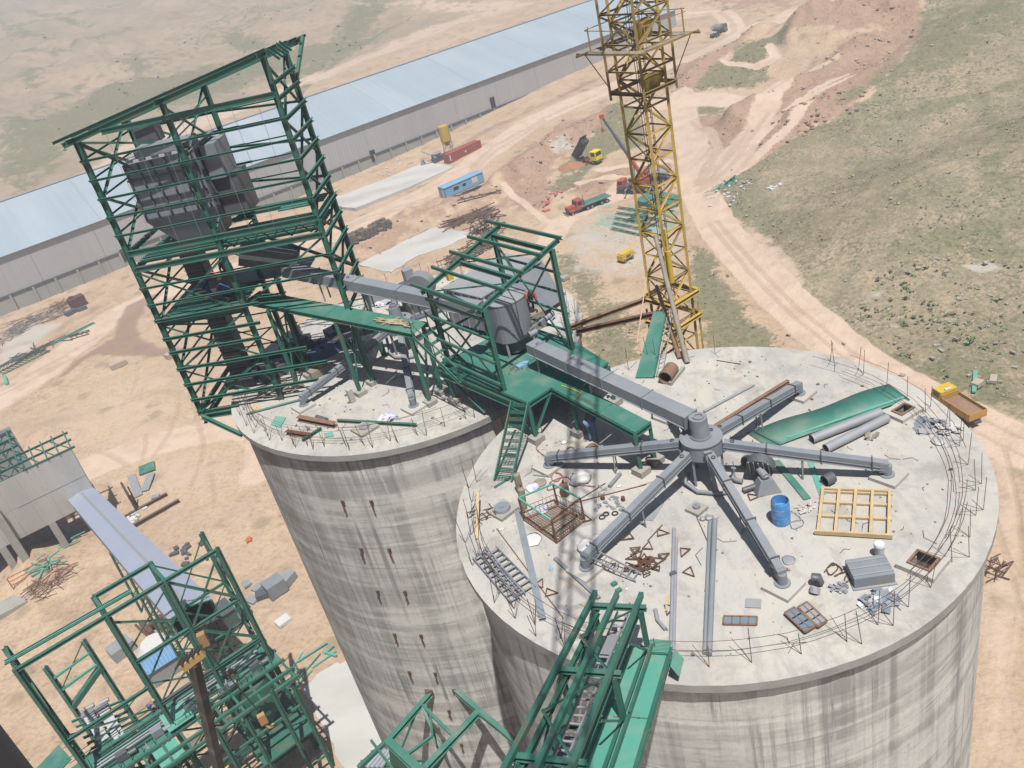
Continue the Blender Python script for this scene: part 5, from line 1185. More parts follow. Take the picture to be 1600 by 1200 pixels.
# aluminium ladder propped on the arm foot
def ladder(label, a, b, w, n, m, s=None):
    a = Vector(a); b = Vector(b); d = (b-a).normalized(); x = Vector((-d.y, d.x, 0)).normalized(); t = thing('ladder', label, 'ladder', a)
    for k in (-1, 1): part(t, 'rail', Geo().bar(a+x*k*w/2, b+x*k*w/2, .03, .07), m)
    for k in range(n): p = a+(b-a)*((k+.5)/n); part(t, 'rung', Geo().bar(p-x*w/2, p+x*w/2, .03), m)
    return t
ladder('bright aluminium ladder lying across the foot of the slanting chute', u0(911, 857, .55), u0(998, 902, .1), .34, 9, ALU)
# cable trays
for k, (p, q, w, n_, l) in enumerate((((766, 858), (829, 923), .42, 9, 'widest grey cable tray, uppermost and rightmost of the tray heap'), ((752, 860), (814, 932), .30, 10, 'middle grey cable tray of the heap near the left roof edge'), ((744, 868), (806, 940), .30, 10, 'lowest grey cable tray lying nearest the left roof edge'), ((757, 857), (818, 930), .12, 5, 'narrow grey tray wedged between the wider cable trays'))):
    a = u0(*p, .12+.05*(k == 0)); b = u0(*q, .10+.04*k*0); d = (b-a).normalized(); x = Vector((-d.y, d.x, 0)).normalized(); t = thing('cable_tray', l, 'cable tray', a, 'grey cable trays heaped at the roof edge')
    for s in (-1, 1): part(t, 'rail', Geo().bar(a+x*s*w/2, b+x*s*w/2, .03, .12, 'C'), GALV)
    for j in range(n_): p_ = a+(b-a)*((j+.5)/n_); part(t, 'rung', Geo().bar(p_-x*w/2, p_+x*w/2, .07, .03), GREYL)
# rusty man cage
B4 = [u0(819, 813), u0(870, 849), u0(914, 814), u0(872, 791)]
t = thing('lifting_cage', 'rusty mesh man basket with greenish top rails on the front silo', 'cage', B4[0])
H_ = 1.0; T4 = [p+V(0, 0, H_) for p in B4]
for k in range(4):
    part(t, 'corner_post', Geo().bar(B4[k], T4[k], .06), RUST); part(t, 'base_rail', Geo().bar(B4[k]+V(0, 0, .05), B4[(k+1) % 4]+V(0, 0, .05), .06), RUSTL)
    part(t, 'top_rail', Geo().bar(T4[k], T4[(k+1) % 4], .055), GREENP if k in (0, 3, 2) else RUST)
g = Geo()
for k in range(14):
    f = (k+.5)/14; a = B4[0]+(B4[1]-B4[0])*f; b = B4[3]+(B4[2]-B4[3])*f; g.bar(a+V(0, 0, .06), b+V(0, 0, .06), .014)
    a = B4[0]+(B4[3]-B4[0])*f; b = B4[1]+(B4[2]-B4[1])*f; g.bar(a+V(0, 0, .055), b+V(0, 0, .055), .014)
for k in range(4):
    a, b = B4[k], B4[(k+1) % 4]
    for j in range(9): f = (j+.5)/9; g.bar(a+(b-a)*f, a+(b-a)*f+V(0, 0, .55), .012)
    for z in (.3, .55): g.bar(a+V(0, 0, z), b+V(0, 0, z), .016)
part(t, 'wire_mesh', g, RUSTL)
part(t, 'floor_bar', Geo().bar((B4[0]+B4[1])/2+V(0, 0, .09), (B4[2]+B4[3])/2+V(0, 0, .09), .06), RUSTL)
# gas bottles
for (x, y, a, l) in ((814, 770, (.0, 0), 'grey brown gas bottle standing left of the cage'), (818, 795, (.1, .05), 'dirty gas bottle leaning on the near cage post'), (883, 773, (.05, 0), 'rusty round gas bottle standing behind the cage')):
    c = u0(x, y); ax = V(a[0], a[1], 1).normalized(); t = thing('gas_bottle', l, 'gas bottle', c, 'gas bottles by the cage')
    r = .13 if x < 850 else .17; h = .85 if x < 850 else .45
    part(t, 'bottle', Geo().cyl(c, c+ax*h, r, n=14).cyl(c+ax*h, c+ax*(h+.08), r, r*.4, 14), RUSTL if x > 850 else WOODG); part(t, 'valve', Geo().cyl(c+ax*(h+.08), c+ax*(h+.2), .035, n=8), RUST)
# round lids, flange pads
def pad(x, y, r, label, sq=.9, m=GREY, hh=.12):
    c = u0(x, y); t = thing('roof_nozzle', label, 'pipe nozzle', c, 'pads on the roof')
    part(t, 'concrete_pad', Geo().box((c.x, c.y, hh/2), (sq, sq, hh), .62), CONC); part(t, 'flange', Geo().cyl(c+V(0, 0, hh), c+V(0, 0, hh+.1), r, r*.93, 24).cyl(c+V(0, 0, hh+.1), c+V(0, 0, hh+.13), r*.3, n=12), m); return t
pad(786, 799, .31, 'round grey lid on a pad near the left roof edge', .85); pad(1089, 797, .13, 'small flange on a square pad in the middle foreground', .55); 
# fan with motor
c = u0(1197, 765); t = thing('blower_fan', 'grey fan wheel housing with pale motor standing left of the green plank', 'fan', c)
part(t, 'base_hopper', Geo().raw([c+V(-.42, -.3, 0), c+V(.42, -.35, 0), c+V(.42, .3, 0), c+V(-.42, .3, 0), c+V(-.2, -.15, .5), c+V(.2, -.2, .5), c+V(.2, .15, .5), c+V(-.2, .15, .5)], [(0, 1, 5, 4), (1, 2, 6, 5), (2, 3, 7, 6), (3, 0, 4, 7), (4, 5, 6, 7)]), GREY)
h0 = c+V(-.05, .35, .62); h1 = c+V(.12, .62, .72); part(t, 'housing', Geo().cyl(h0, h1, .46, n=28), GREYD)
d_ = (h1-h0).normalized(); xx = Vector((-d_.y, d_.x, 0)).normalized(); zz = d_.cross(xx)
for k in range(-2, 3): part(t, 'stiffener_rib', Geo().bar(h0-d_*.02+xx*.16*k-zz*.38, h0-d_*.02+xx*.16*k+zz*.38, .03, .05), GREYL)
part(t, 'motor', Geo().cyl(c+V(.0, -.1, .6), h0, .13, n=16).cyl(c+V(0, -.14, .58), c+V(0, -.1, .6), .10, n=16), GREYL)
part(t, 'inlet_pipe', Geo().cyl(c+V(-.75, .1, .12), c+V(-.2, .15, .14), .10, n=12), GREYD)
lying('round_lid', 'dark round lid lying behind the right hand chute', 'lid', (1170, 722), (1170, 720), .28, GREYD)
# cabinet crate
c = u0(1362, 905); t = thing('steel_cabinet', 'grey ribbed steel cabinet lying near the roof hatch and silver scrap', 'cabinet', c)
part(t, 'body', Geo().box(c+V(0, .12, .2), (1.12, .82, .36), -.13), GREY)
for k in (-1, 0, 1): part(t, 'door_rib', Geo().box(c+V(.0+.02*k, .12+.27*k, .39), (1.12, .05, .03), -.13), GREYL)
part(t, 'base_plinth', Geo().box(c+V(0, .1, .02), (1.22, .92, .05), -.13), GREYL)
solo('pipe_fitting', Geo().tube([u0(1270, 902, .3), u0(1278, 902, .35), u0(1281, 910, .12)], .13, 10), GREYD, 'dark grey pipe elbow lying beside the cable coils', 'pipe', u0(1275, 908))
solo('pipe_ring', Geo().pipe(u0(1272, 927, .02), u0(1274, 918, .14), .15, .13, 18), GREYL, 'short pale pipe ring in front of the dark elbow', 'pipe', u0(1272, 925))
# gratings and plates in the foreground
def grating(label, pts, cells, nx_, rowz=.05, rows=1):
    a, b, c_, d = [u0(*p, rowz) for p in pts]; t = thing('framed_panel', label, 'framed panel', a, 'framed panels with blue filter cells')
    for p, q in ((a, b), (b, c_), (c_, d), (d, a)): part(t, 'frame_bar', Geo().bar(p, q, .05, .06), RUSTL)
    for i in range(nx_):
        for r_ in range(rows):
            f0, f1 = (i+.08)/nx_, (i+.92)/nx_; g0, g1 = (r_+.1)/rows, (r_+.9)/rows
            def Q(f, g_): return (a+(b-a)*f)*(1-g_)+(d+(c_-d)*f)*g_
            part(t, 'filter_cell', Geo().sheet([Q(f0, g0), Q(f1, g0), Q(f1, g1), Q(f0, g1)], .03), cells)
        if i: f = i/nx_; part(t, 'divider_bar', Geo().bar(a+(b-a)*f, d+(c_-d)*f, .03, .06), RUSTL)
    return t
CELL = mat('dull_blue_cell', (.16, .24, .32), .5, .2, .2, 2, (.25, .25, .24), .5, 2)
grating('narrow framed panel of four cells lying flat on the foreground roof', [(1131, 963), (1183, 964), (1182, 976), (1130, 975)], CELL, 4)
grating('left of the two framed panels propped by the front starter bars', [(1226, 958), (1241, 949), (1275, 977), (1258, 988)], CELL, 2, .12, 3)
grating('right of the two framed panels, with greyer cells, by the starter bars', [(1247, 949), (1261, 941), (1292, 970), (1278, 980)], GREYL, 2, .10, 3)
solo('slotted_plate', Geo().sheet([u0(1165, 935, .03), u0(1190, 936, .03), u0(1189, 950, .03), u0(1164, 949, .03)], .02), GREYL, 'small pale plate with two slots lying on the foreground roof', 'steel plate', u0(1165, 935))
solo('grey_sheet', Geo().sheet([u0(1021, 787, .02), u0(1037, 787, .02), u0(1020, 814, .02), u0(1008, 812, .02)], .01), GREYL, 'thin grey sheet lying beside the slanting chute', 'steel sheet', u0(1021, 787))
# scatter helpers
def clump(name, label, cat, cx, cy, rx, n, size, m, seed, z=.03, thin=True, grp=None):
    rs = random.Random(seed); g = Geo(); c = u0(cx, cy)
    for k in range(n):
        a = rs.uniform(0, 6.28); r = rs.random()**.6; p = c+V(math.cos(a)*rx*r, math.sin(a)*rx*.7*r, z+rs.uniform(0, .06)+.0012*k)
        L_ = size*rs.uniform(.5, 1.3); w_ = L_*rs.uniform(.2, .6); M = Matrix.Rotation(rs.uniform(0, 6.28), 3, 'Z') @ Matrix.Rotation(rs.uniform(-.4, .4), 3, 'X') @ Matrix.Rotation(rs.uniform(-.4, .4), 3, 'Y')
        g.box(p, (L_, w_, .008 if thin else w_*.7), mat=M)
    o = solo(name, g, m, label, cat, c, grp); return o
clump('scrap_heap', 'heap of bright silver offcuts before the dark elbow', 'scrap metal', 1310, 921, .28, 22, .22, ALU, 1)
clump('scrap_heap', 'wider heap of silver offcuts beneath the grey cabinet', 'scrap metal', 1374, 940, .55, 44, .30, GALV, 2)
clump('scrap_heap', 'flat grey plate offcuts right of the small roof hatch', 'scrap metal', 1455, 662, .5, 10, .45, GREY, 3)
clump('scrap_heap', 'flat grey plate offcuts between hatch kerb and grey pipes', 'scrap metal', 1352, 683, .4, 5, .4, WOODG, 4)
clump('scrap_heap', 'small grey plate offcuts below the small hatch kerb', 'scrap metal', 1443, 672, .35, 6, .45, GREYL, 41)
clump('plastic_wrap', 'crumpled clear plastic wrap near the rim by the yellow truck', 'plastic sheet', 1482, 672, .42, 30, .28, mat('cloudy_plastic', (.5, .5, .48), .3, 0, .1), 5)
clump('plastic_wrap', 'crumpled pale plastic wrap between green planks and timber frame', 'plastic sheet', 1258, 795, .30, 14, .22, mat('cloudy_plastic_dusty', (.5, .48, .44), .4, 0, .1), 6)
# sacks
def sack(x, y, label, r=.3, h=.3, m=WHITE, seed=0, sx=1.0, grp=None):
    rs = random.Random(seed); c = u0(x, y); g = Geo(); n = 12; rings = [(0, .8), (.3, 1.05), (.65, .9), (.9, .5), (1.0, .1)]; vs = []
    for f, k in rings: vs += [c+V(math.cos(6.283*i/n)*r*k*sx*rs.uniform(.8, 1.15), math.sin(6.283*i/n)*r*k*rs.uniform(.8, 1.15), f*h*rs.uniform(.85, 1.1)+.01) for i in range(n)]
    for j in range(len(rings)-1): 
        for i in range(n): g.f.append((j*n+i, j*n+(i+1) % n, (j+1)*n+(i+1) % n, (j+1)*n+i)); g.sm.append(True); g.mi.append(0)
    g.f.append(tuple((len(rings)-1)*n+i for i in range(n))); g.sm.append(False); g.mi.append(0); g.v = [tuple(v) for v in vs]
    return solo('sack', g, m, label, 'sack', c, grp)
sack(918, 858, 'white sack lying under the aluminium ladder by the chute end', .33, .3, WHITE, 1)
sack(932, 848, 'second white sack against the side of the slanting chute', .25, .25, WHITE, 2)
sack(908, 750, 'crumpled greyish white sack behind the rusty cage', .36, .32, WHITE, 3)
sack(899, 756, 'small pale sack corner left of the crumpled sack', .2, .2, GREYL, 4)
sack(832, 762, 'flat white rag left of the cage under the stair', .28, .06, SACKW, 5)
sack(846, 797, 'white paper sack lying inside the cage wall', .3, .08, SACKW, 6)
sack(831, 844, 'flat white rags lying right of the timber board', .34, .05, WHITE, 7)
sack(783, 827, 'tiny white scrap below the round lid', .1, .03, WHITE, 8)
sack(967, 760, 'bright white paper scrap right of the short pipe', .1, .03, WHITE, 9)
sack(882, 692, 'small white bag on the roof beyond the platform post', .13, .08, WHITE, 10)
sack(861, 890, 'small pale blue scrap near the long channel', .07, .02, BLUEP, 11)
sack(1232, 876, 'flat pale grey plastic scrap right of the front chute', .2, .03, GREYL, 12)
sack(1108, 810, 'crumpled grey scrap in front of the flange pad', .14, .1, GREYL, 31)
sack(1098, 812, 'small pale stone like lump beside the flange pad', .1, .1, GREYL, 32)
sack(1466, 690, 'transparent plastic bag near the right rim', .25, .08, mat('plastic_film', (.45, .45, .43), .35), 33)
c = u0(1374, 868); t = thing('bucket', 'tall white plastic bucket with crumpled lid by the timber frame', 'bucket', c)
part(t, 'pail', Geo().cyl(c, c+V(0, 0, .42), .12, .16, 16), WHITE); part(t, 'lining', Geo().cyl(c+V(0, 0, .4), c+V(0, 0, .47), .17, .15, 9), SACKW)
# little rusty triangular brackets
def bracket(x, y, a, s, label, grp, z=.03):
    c = u0(x, y, z); g = Geo(); p = [c, c+V(math.cos(a), math.sin(a), 0)*s, c+V(math.cos(a+1.2), math.sin(a+1.2), .12)*s*.8]
    for i in range(3): g.bar(p[i], p[(i+1) % 3], .035, .035, 'L')
    return solo('angle_bracket', g, RUST, label, 'bracket', c, grp)
rs = random.Random(12)
for k in range(22):
    bracket(1000+rs.gauss(0, 15), 876+rs.gauss(0, 9), rs.uniform(0, 6.28), rs.uniform(.28, .45), 'small rusty triangular bracket in the heap beside the ladder foot', 'rusty brackets heaped by the ladder', .03+.006*k)
for x, y, l in ((1063, 856, 'rusty triangular bracket right of the slim pipe top'), (1066, 894, 'rusty triangular bracket right of the pipe clamp'), (1027, 838, 'rusty triangular bracket above the bracket heap'), (1020, 858, 'rusty triangular bracket between heap and slim pipe'), (1038, 945, 'rusty bracket beside the bent grey pipe'), (925, 812, 'rusty triangle frame right of the cage foot'), (848, 918, 'rusty triangular bracket beside the pale channel'), (852, 932, 'flat rusty bracket below the pale channel'), (1172, 782, 'rusty bracket at the foot of the fan'), (984, 833, 'rusty bracket under the slanting chute')):
    bracket(x, y, rs.uniform(0, 6), .42, l, None)
g = Geo(); c = u0(755, 810)
for k in range(16): p = c+V(rs.uniform(-.45, .45), rs.uniform(-.3, .3), rs.uniform(.02, .25)); q = p+V(rs.uniform(-.4, .4), rs.uniform(-.4, .4), rs.uniform(-.1, .15)); q.z = max(.02, q.z); g.bar(p, q, .03)
solo('bent_bar_heap', g, RUST, 'tangle of rusty bent bars beside the round lid', 'scrap metal', c)
# scattered pale fittings
for k, (x, y) in enumerate(((938, 762), (945, 766), (931, 783), (938, 790), (946, 786), (955, 779), (961, 785), (968, 790), (950, 792), (957, 795), (972, 796), (934, 796), (964, 778), (941, 774))):
    c = u0(x, y); g = Geo(); a = rs.uniform(0, 3)
    for j in range(3): g.box(c+V(rs.uniform(-.09, .09), rs.uniform(-.07, .07), .02+.012*j), (.14, .05, .035), a+rs.uniform(-1, 1))
    solo('pipe_fittings', g, GALV, 'small pale metal fittings scattered between cage and slanting chute', 'fittings', c, 'scattered metal fittings')
for x, y, r, l in ((942, 780, .08, 'brown tin beside the scattered fittings'), (974, 782, .07, 'small dark tin right of the scattered fittings')):
    c = u0(x, y); solo('tin_can', Geo().cyl(c, c+V(0, 0, .16), r, n=12), RUST, l, 'tin can', c)
for x, y in ((947, 804), (941, 809), (961, 803)):
    c = u0(x, y); g = Geo().tube([c+V(math.cos(a)*.1, math.sin(a)*.1, .03) for a in [6.283*i/12 for i in range(13)]], .025, 5); solo('rubber_ring', g, BLACK, 'black ring lying below the scattered fittings', 'ring', c, 'black rings')
# hose, cable coils
def loopy(name, label, cat, pts, r, m, z=.03): 
    return solo(name, Geo().tube([u0(x, y, z+.02*(i % 3)) for i, (x, y) in enumerate(pts)], r, 5), m, label, cat, u0(*pts[0]))
def smooth(pts, k=6):
    out = []; P_ = [pts[0]]+pts+[pts[-1]]
    for i in range(1, len(P_)-2):
        for j in range(k):
            t_ = j/k; out.append(tuple(.5*((2*P_[i][d])+(-P_[i-1][d]+P_[i+1][d])*t_+(2*P_[i-1][d]-5*P_[i][d]+4*P_[i+1][d]-P_[i+2][d])*t_**2+(-P_[i-1][d]+3*P_[i][d]-3*P_[i+1][d]+P_[i+2][d])*t_**3) for d in (0, 1)))
    return out+[pts[-1]]
loopy('rubber_hose', 'pink rubber hose looping over the left chute and behind the cage', 'hose', smooth([(838, 640), (846, 668), (846, 688), (838, 700), (852, 712), (862, 705), (866, 716), (868, 735), (878, 742), (870, 752), (862, 748), (866, 738), (880, 745), (872, 760), (855, 765), (862, 752), (885, 745), (900, 756), (930, 760)]), .018, HOSE)
loopy('rubber_hose', 'pink hose ring lying above the left chute', 'hose', smooth([(886, 700), (893, 698), (898, 703), (894, 708), (886, 707), (886, 700)]), .018, HOSE)
loopy('cable_coil', 'dark cable coils lying left of the grey cabinet', 'cable', smooth([(1288, 894), (1300, 880), (1310, 886), (1298, 898), (1292, 888), (1306, 882), (1316, 892), (1304, 900), (1320, 894), (1330, 902), (1320, 910), (1322, 900), (1334, 896)]), .02, RUST)
loopy('cable_coil', 'thin pale cable near the blue drum', 'cable', smooth([(1236, 798), (1248, 806), (1256, 818), (1240, 826), (1236, 816), (1252, 812)]), .012, GREYL)
loopy('rusty_chain', 'heap of rusty chain beside the platform foot', 'chain', smooth([(918, 698), (926, 694), (934, 700), (924, 703), (916, 700), (930, 696), (936, 702)]), .05, RUSTL)
for k, (x, y, l) in enumerate(((960, 914, 'little green paint tin in the foreground left'), (967, 924, 'little green box piece below the paint tin'), (822, 742, 'flat brown pan lid by the stair foot'))):
    c = u0(x, y); solo('small_box' if k < 2 else 'round_lid', Geo().box(c+V(0, 0, .05), (.18, .13, .09), .4) if k < 2 else Geo().cyl(u0(844, 755), u0(844, 755)+V(0, 0, .05), .25, n=20), GREEN2 if k < 2 else WOODG, l, 'box' if k < 2 else 'lid', c)
solo('cardboard', Geo().sheet([u0(905, 943, .03), u0(925, 938, .05), u0(930, 945, .02), u0(915, 948, .02)], .01), WOOD, 'torn piece of cardboard above the inclined gallery', 'cardboard', u0(905, 943))
solo('wood_shard', Geo().bar(u0(1043, 930, .03), u0(1041, 955, .03), .08, .03), WOOD, 'brown board strip left of the jointed pipe', 'board', u0(1043, 930))
# blue bag and litter on the platform
c = Vector(U(815, 573, PZ)); solo('blue_bag', Geo().box(c+V(0, 0, .06), (.4, .3, .12), .4).box(c+V(.2, .05, .1), (.2, .25, .1), 1.2), BLUEP, 'light blue plastic bag lying on the bridge platform', 'bag', c)
g = Geo()
for k in range(30): p = c+V(rs.uniform(-.6, .6), rs.uniform(-.4, .4), .02); g.bar(p, p+V(rs.uniform(-.2, .2), rs.uniform(-.2, .2), .03), .02)
solo('wire_litter', g, RUSTL, 'litter of wire and sticks around the blue bag on the platform', 'litter', c)
solo('yellow_strap', Geo().tube([Vector(U(x, y, PZ+.02)) for x, y in ((877, 602), (895, 608), (907, 614), (901, 619))], .02, 5), YELB, 'thin yellow strap lying on the green platform arm', 'strap', Vector(U(877, 602, PZ)))

# ------------------------------------------------------------------ things on the rear silo roof
solo('steel_beam', Geo().bar(u0(466, 653, .12), u0(524, 664, .12), .26, .2, 'I'), RUSTL, 'upper rusty I-beam lying on the rear silo roof', 'steel beam', u0(466, 653), 'rusty beams on the rear silo')
solo('steel_beam', Geo().bar(u0(448, 675, .1), u0(486, 681, .1), .2, .18, 'I'), RUST, 'short dark rusty I-beam lying nearer the rear silo edge', 'steel beam', u0(448, 675), 'rusty beams on the rear silo')
solo('steel_beam', Geo().bar(u0(527, 657, .08), u0(651, 664, .08), .13, .12, 'I'), GREEN, 'long thin green beam lying on the rear silo roof', 'steel beam', u0(527, 657))
solo('steel_beam', Geo().bar(u0(472, 688, .08), u0(502, 669, .08), .13, .12, 'I'), GREEN, 'short green beam end among the starter bars', 'steel beam', u0(472, 688))
solo('steel_pipe', Geo().cyl(u0(385, 647, .06), u0(468, 625, .06), .06, n=8), GREEN, 'green pipe lying across the tower side of the rear roof', 'pipe', u0(385, 647))
solo('steel_pipe', Geo().cyl(u0(495, 652, .1), u0(510, 657, .1), .13, n=12), GREYD, 'short dark pipe by the upper rusty beam', 'pipe', u0(495, 652))
pad(571, 671, .24, 'round grey cover on a square pad on the rear silo roof', .95, GREYL)
clump('paper_sacks', 'blue and white empty cement sacks on the rear silo roof', 'sacks', 608, 653, .4, 12, .5, SACKW, 15)
clump('paper_sacks', 'blue and white sacks lying behind the small green frame', 'sacks', 838, 505, .9, 26, .6, SACKW, 16)
clump('paper_sacks', 'white sacks on the rear roof between chute and walkway', 'sacks', 600, 475, .5, 10, .5, SACKW, 17)
solo('concrete_block', Geo().box(u0(548, 618, .35), (.25, .25, .7), .5), CONCL, 'upright pale concrete stub between walkway posts', 'concrete block', u0(548, 618))
solo('ply_board', Geo().sheet([u0(430, 650, .03), u0(447, 652, .03), u0(438, 668, .03), u0(424, 664, .03)], .02), GREENP, 'small pale green sheet by the rear silo starter bars', 'board', u0(430, 650))
solo('ply_board', Geo().sheet([u0(505, 677, .03), u0(520, 675, .03), u0(522, 681, .03), u0(508, 683, .03)], .02), GREENP, 'tiny green sheet below the rusty beams', 'board', u0(505, 677))
solo('ply_board', Geo().sheet([u0(388, 634, .03), u0(400, 631, .03), u0(412, 640, .03), u0(398, 645, .03)], .02), WOOD, 'pale brown board at the left rim of the rear roof', 'board', u0(388, 634))
clump('timber_litter', 'litter of timber and steel offcuts near the tower foot', 'litter', 440, 610, 1.0, 30, .5, WOODG, 18, thin=True)
clump('timber_litter', 'litter of boards behind the rounded grey bin', 'litter', 790, 495, .8, 16, .5, WOOD, 19, thin=True)
clump('rubble_heap', 'lumps of rubble at the rear roof beside the mast ties', 'rubble', 850, 492, .6, 14, .3, CONC, 20, thin=False)
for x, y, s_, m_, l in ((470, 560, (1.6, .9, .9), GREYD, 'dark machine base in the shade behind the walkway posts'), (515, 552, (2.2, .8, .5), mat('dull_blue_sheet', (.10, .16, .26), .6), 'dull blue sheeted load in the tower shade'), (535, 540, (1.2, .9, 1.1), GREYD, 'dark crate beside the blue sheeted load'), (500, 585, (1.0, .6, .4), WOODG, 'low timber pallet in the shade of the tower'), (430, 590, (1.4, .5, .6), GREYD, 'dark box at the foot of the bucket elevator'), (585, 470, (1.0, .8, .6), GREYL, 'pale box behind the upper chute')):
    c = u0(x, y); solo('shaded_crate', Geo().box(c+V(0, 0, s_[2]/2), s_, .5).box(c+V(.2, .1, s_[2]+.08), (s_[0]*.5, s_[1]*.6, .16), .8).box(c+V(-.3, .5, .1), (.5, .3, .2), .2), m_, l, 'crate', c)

def crumbs(name, c, R, n, smin, smax, m, seed, label=None):
    rs = random.Random(seed); g = Geo()
    for k in range(n):
        a = rs.uniform(0, 6.283); r = R*math.sqrt(rs.random()); s = smin*(smax/smin)**(rs.random()**2); x, y = c[0]+r*math.cos(a), c[1]+r*math.sin(a)
        g.box((x, y, s*.25), (s, s*rs.uniform(.3, 1), s*.5), rs.uniform(0, 3))
    o = mesh_obj(name, g, m); o['kind'] = 'stuff'; return o
crumbs('roof_debris', CB, 8.3, 320, .02, .08, WOODG, 1); crumbs('roof_debris', CB, 8.3, 90, .02, .08, WHITE, 2); crumbs('roof_debris', CB, 8.3, 160, .03, .12, RUSTL, 3)
crumbs('roof_debris', CA, 8.3, 360, .03, .12, WOODG, 4); crumbs('roof_debris', CA, 8.3, 160, .02, .12, WHITE, 5); crumbs('roof_debris', CA, 8.3, 200, .03, .16, RUSTL, 6)
g = Geo(); rs = random.Random(77)
for k in range(90):
    cc = CB if k % 2 else CA; a = rs.uniform(0, 6.283); r = 8*math.sqrt(rs.random()); p = V(cc[0]+r*math.cos(a), cc[1]+r*math.sin(a), .02); h = rs.uniform(0, 6.28); l = rs.uniform(.15, .8)
    g.tube([p, p+V(math.cos(h)*l*.5, math.sin(h)*l*.5, .03), p+V(math.cos(h+.5)*l, math.sin(h+.5)*l, 0)], .008, 4)
o = mesh_obj('wire_offcuts', g, RUST); o['kind'] = 'stuff'
# ------------------------------------------------------------------ people
def person(x, y, z, face, pose, jacket, trousers, label, helmet=None):
    """pose: dict of joint -> (forward, side, up) in metres from the feet"""
    root = thing('person', label, 'person', (x, y, z)); root.rotation_euler = (0, 0, face)
    J = {'pel': (0, 0, .95), 'chest': (0, 0, 1.32), 'neck': (0, 0, 1.50), 'head': (.02, 0, 1.60), 'top': (.02, 0, 1.74),
         'ls': (0, .19, 1.43), 'le': (.02, .27, 1.15), 'lh': (.14, .26, .92), 'rs': (0, -.19, 1.43), 're': (.02, -.27, 1.15), 'rh': (.14, -.26, .92),
         'lhip': (0, .10, .90), 'lk': (.04, .11, .48), 'la': (0, .12, .08), 'lt': (.16, .13, .04), 'rhip': (0, -.10, .90), 'rk': (.04, -.11, .48), 'ra': (0, -.12, .08), 'rt': (.16, -.13, .04)}
    J.update(pose); R = {'pel': .145, 'chest': .155, 'neck': .06, 'head': .095, 'top': .07, 'ls': .075, 'le': .048, 'lh': .04, 'rs': .075, 're': .048, 'rh': .04, 'lhip': .095, 'lk': .062, 'la': .045, 'lt': .035, 'rhip': .095, 'rk': .062, 'ra': .045, 'rt': .035}
    E = [('pel', 'chest'), ('chest', 'neck'), ('neck', 'head'), ('head', 'top'), ('chest', 'ls'), ('ls', 'le'), ('le', 'lh'), ('chest', 'rs'), ('rs', 're'), ('re', 'rh'), ('pel', 'lhip'), ('lhip', 'lk'), ('lk', 'la'), ('la', 'lt'), ('pel', 'rhip'), ('rhip', 'rk'), ('rk', 'ra'), ('ra', 'rt')]
    def skin(name, keys, edges, grow, m, sub=1):
        me = bpy.data.meshes.new(name); ix = {k: i for i, k in enumerate(keys)}
        me.from_pydata([J[k] for k in keys], [(ix[a], ix[b]) for a, b in edges], []); me.materials.append(m)
        o = bpy.data.objects.new(name, me); COL.objects.link(o); o.parent = root
        md = o.modifiers.new('skin', 'SKIN'); md.use_smooth_shade = True
        if not me.skin_vertices: me.skin_vertices.new() if hasattr(me.skin_vertices, 'new') else None
        for i, k in enumerate(keys):
            sv = me.skin_vertices[0].data[i]; sv.radius = (R[k]*grow, R[k]*grow); sv.use_root = (k == keys[0])
        o.modifiers.new('sub', 'SUBSURF').levels = sub; o.modifiers['sub'].render_levels = sub
        return o
    try:
        skin('body', list(J), E, 1.0, SKIN)
        skin('jacket', ['pel', 'chest', 'ls', 'le', 'lh', 'rs', 're', 'rh'], [('pel', 'chest'), ('chest', 'ls'), ('ls', 'le'), ('chest', 'rs'), ('rs', 're')]+([('le', 'lh'), ('re', 'rh')]), 1.17, jacket)
        skin('trousers', ['pel', 'lhip', 'lk', 'la', 'rhip', 'rk', 'ra'], [('pel', 'lhip'), ('lhip', 'lk'), ('lk', 'la'), ('pel', 'rhip'), ('rhip', 'rk'), ('rk', 'ra')], 1.2, trousers)
    except Exception as ex: print('person', ex)
    hc = Vector(J['head']); g = Geo(); n = 12
    for i in range(4):
        a0, a1 = i*math.pi/8, (i+1)*math.pi/8
        g.cyl(hc+V(0, 0, .05+.12*math.sin(a0)), hc+V(0, 0, .05+.12*math.sin(a1)), .135*math.cos(a0), max(.002, .135*math.cos(a1)), n, caps=False)
    g.cyl(hc+V(.03, 0, .045), hc+V(.03, 0, .055), .155, n=n)
    o = mesh_obj('helmet' if helmet else 'hair', g, helmet or BLACK, root); return root
def bend(f, drop=.35):
    return {'chest': (.30, 0, 1.25-drop*.5), 'neck': (.42, 0, 1.36-drop*.6), 'head': (.52, 0, 1.38-drop*.7), 'top': (.62, 0, 1.44-drop*.7), 'ls': (.36, .19, 1.3-drop*.6), 'rs': (.36, -.19, 1.3-drop*.6), 'le': (.52, .24, 1.05-drop*.6), 're': (.52, -.24, 1.05-drop*.6), 'lh': (.70, .15, .95-drop*.6), 'rh': (.70, -.15, .95-drop*.6)}
crouch = {'pel': (0, 0, .42), 'lhip': (0, .1, .40), 'rhip': (0, -.1, .40), 'lk': (.36, .16, .48), 'rk': (.36, -.16, .48), 'la': (.08, .13, .08), 'ra': (.08, -.13, .08), 'chest': (.16, 0, .78), 'neck': (.22, 0, .94), 'head': (.26, 0, 1.04), 'top': (.28, 0, 1.18), 'ls': (.2, .19, .88), 'rs': (.2, -.19, .88), 'le': (.38, .26, .68), 're': (.38, -.26, .68), 'lh': (.56, .14, .62), 'rh': (.56, -.14, .62)}
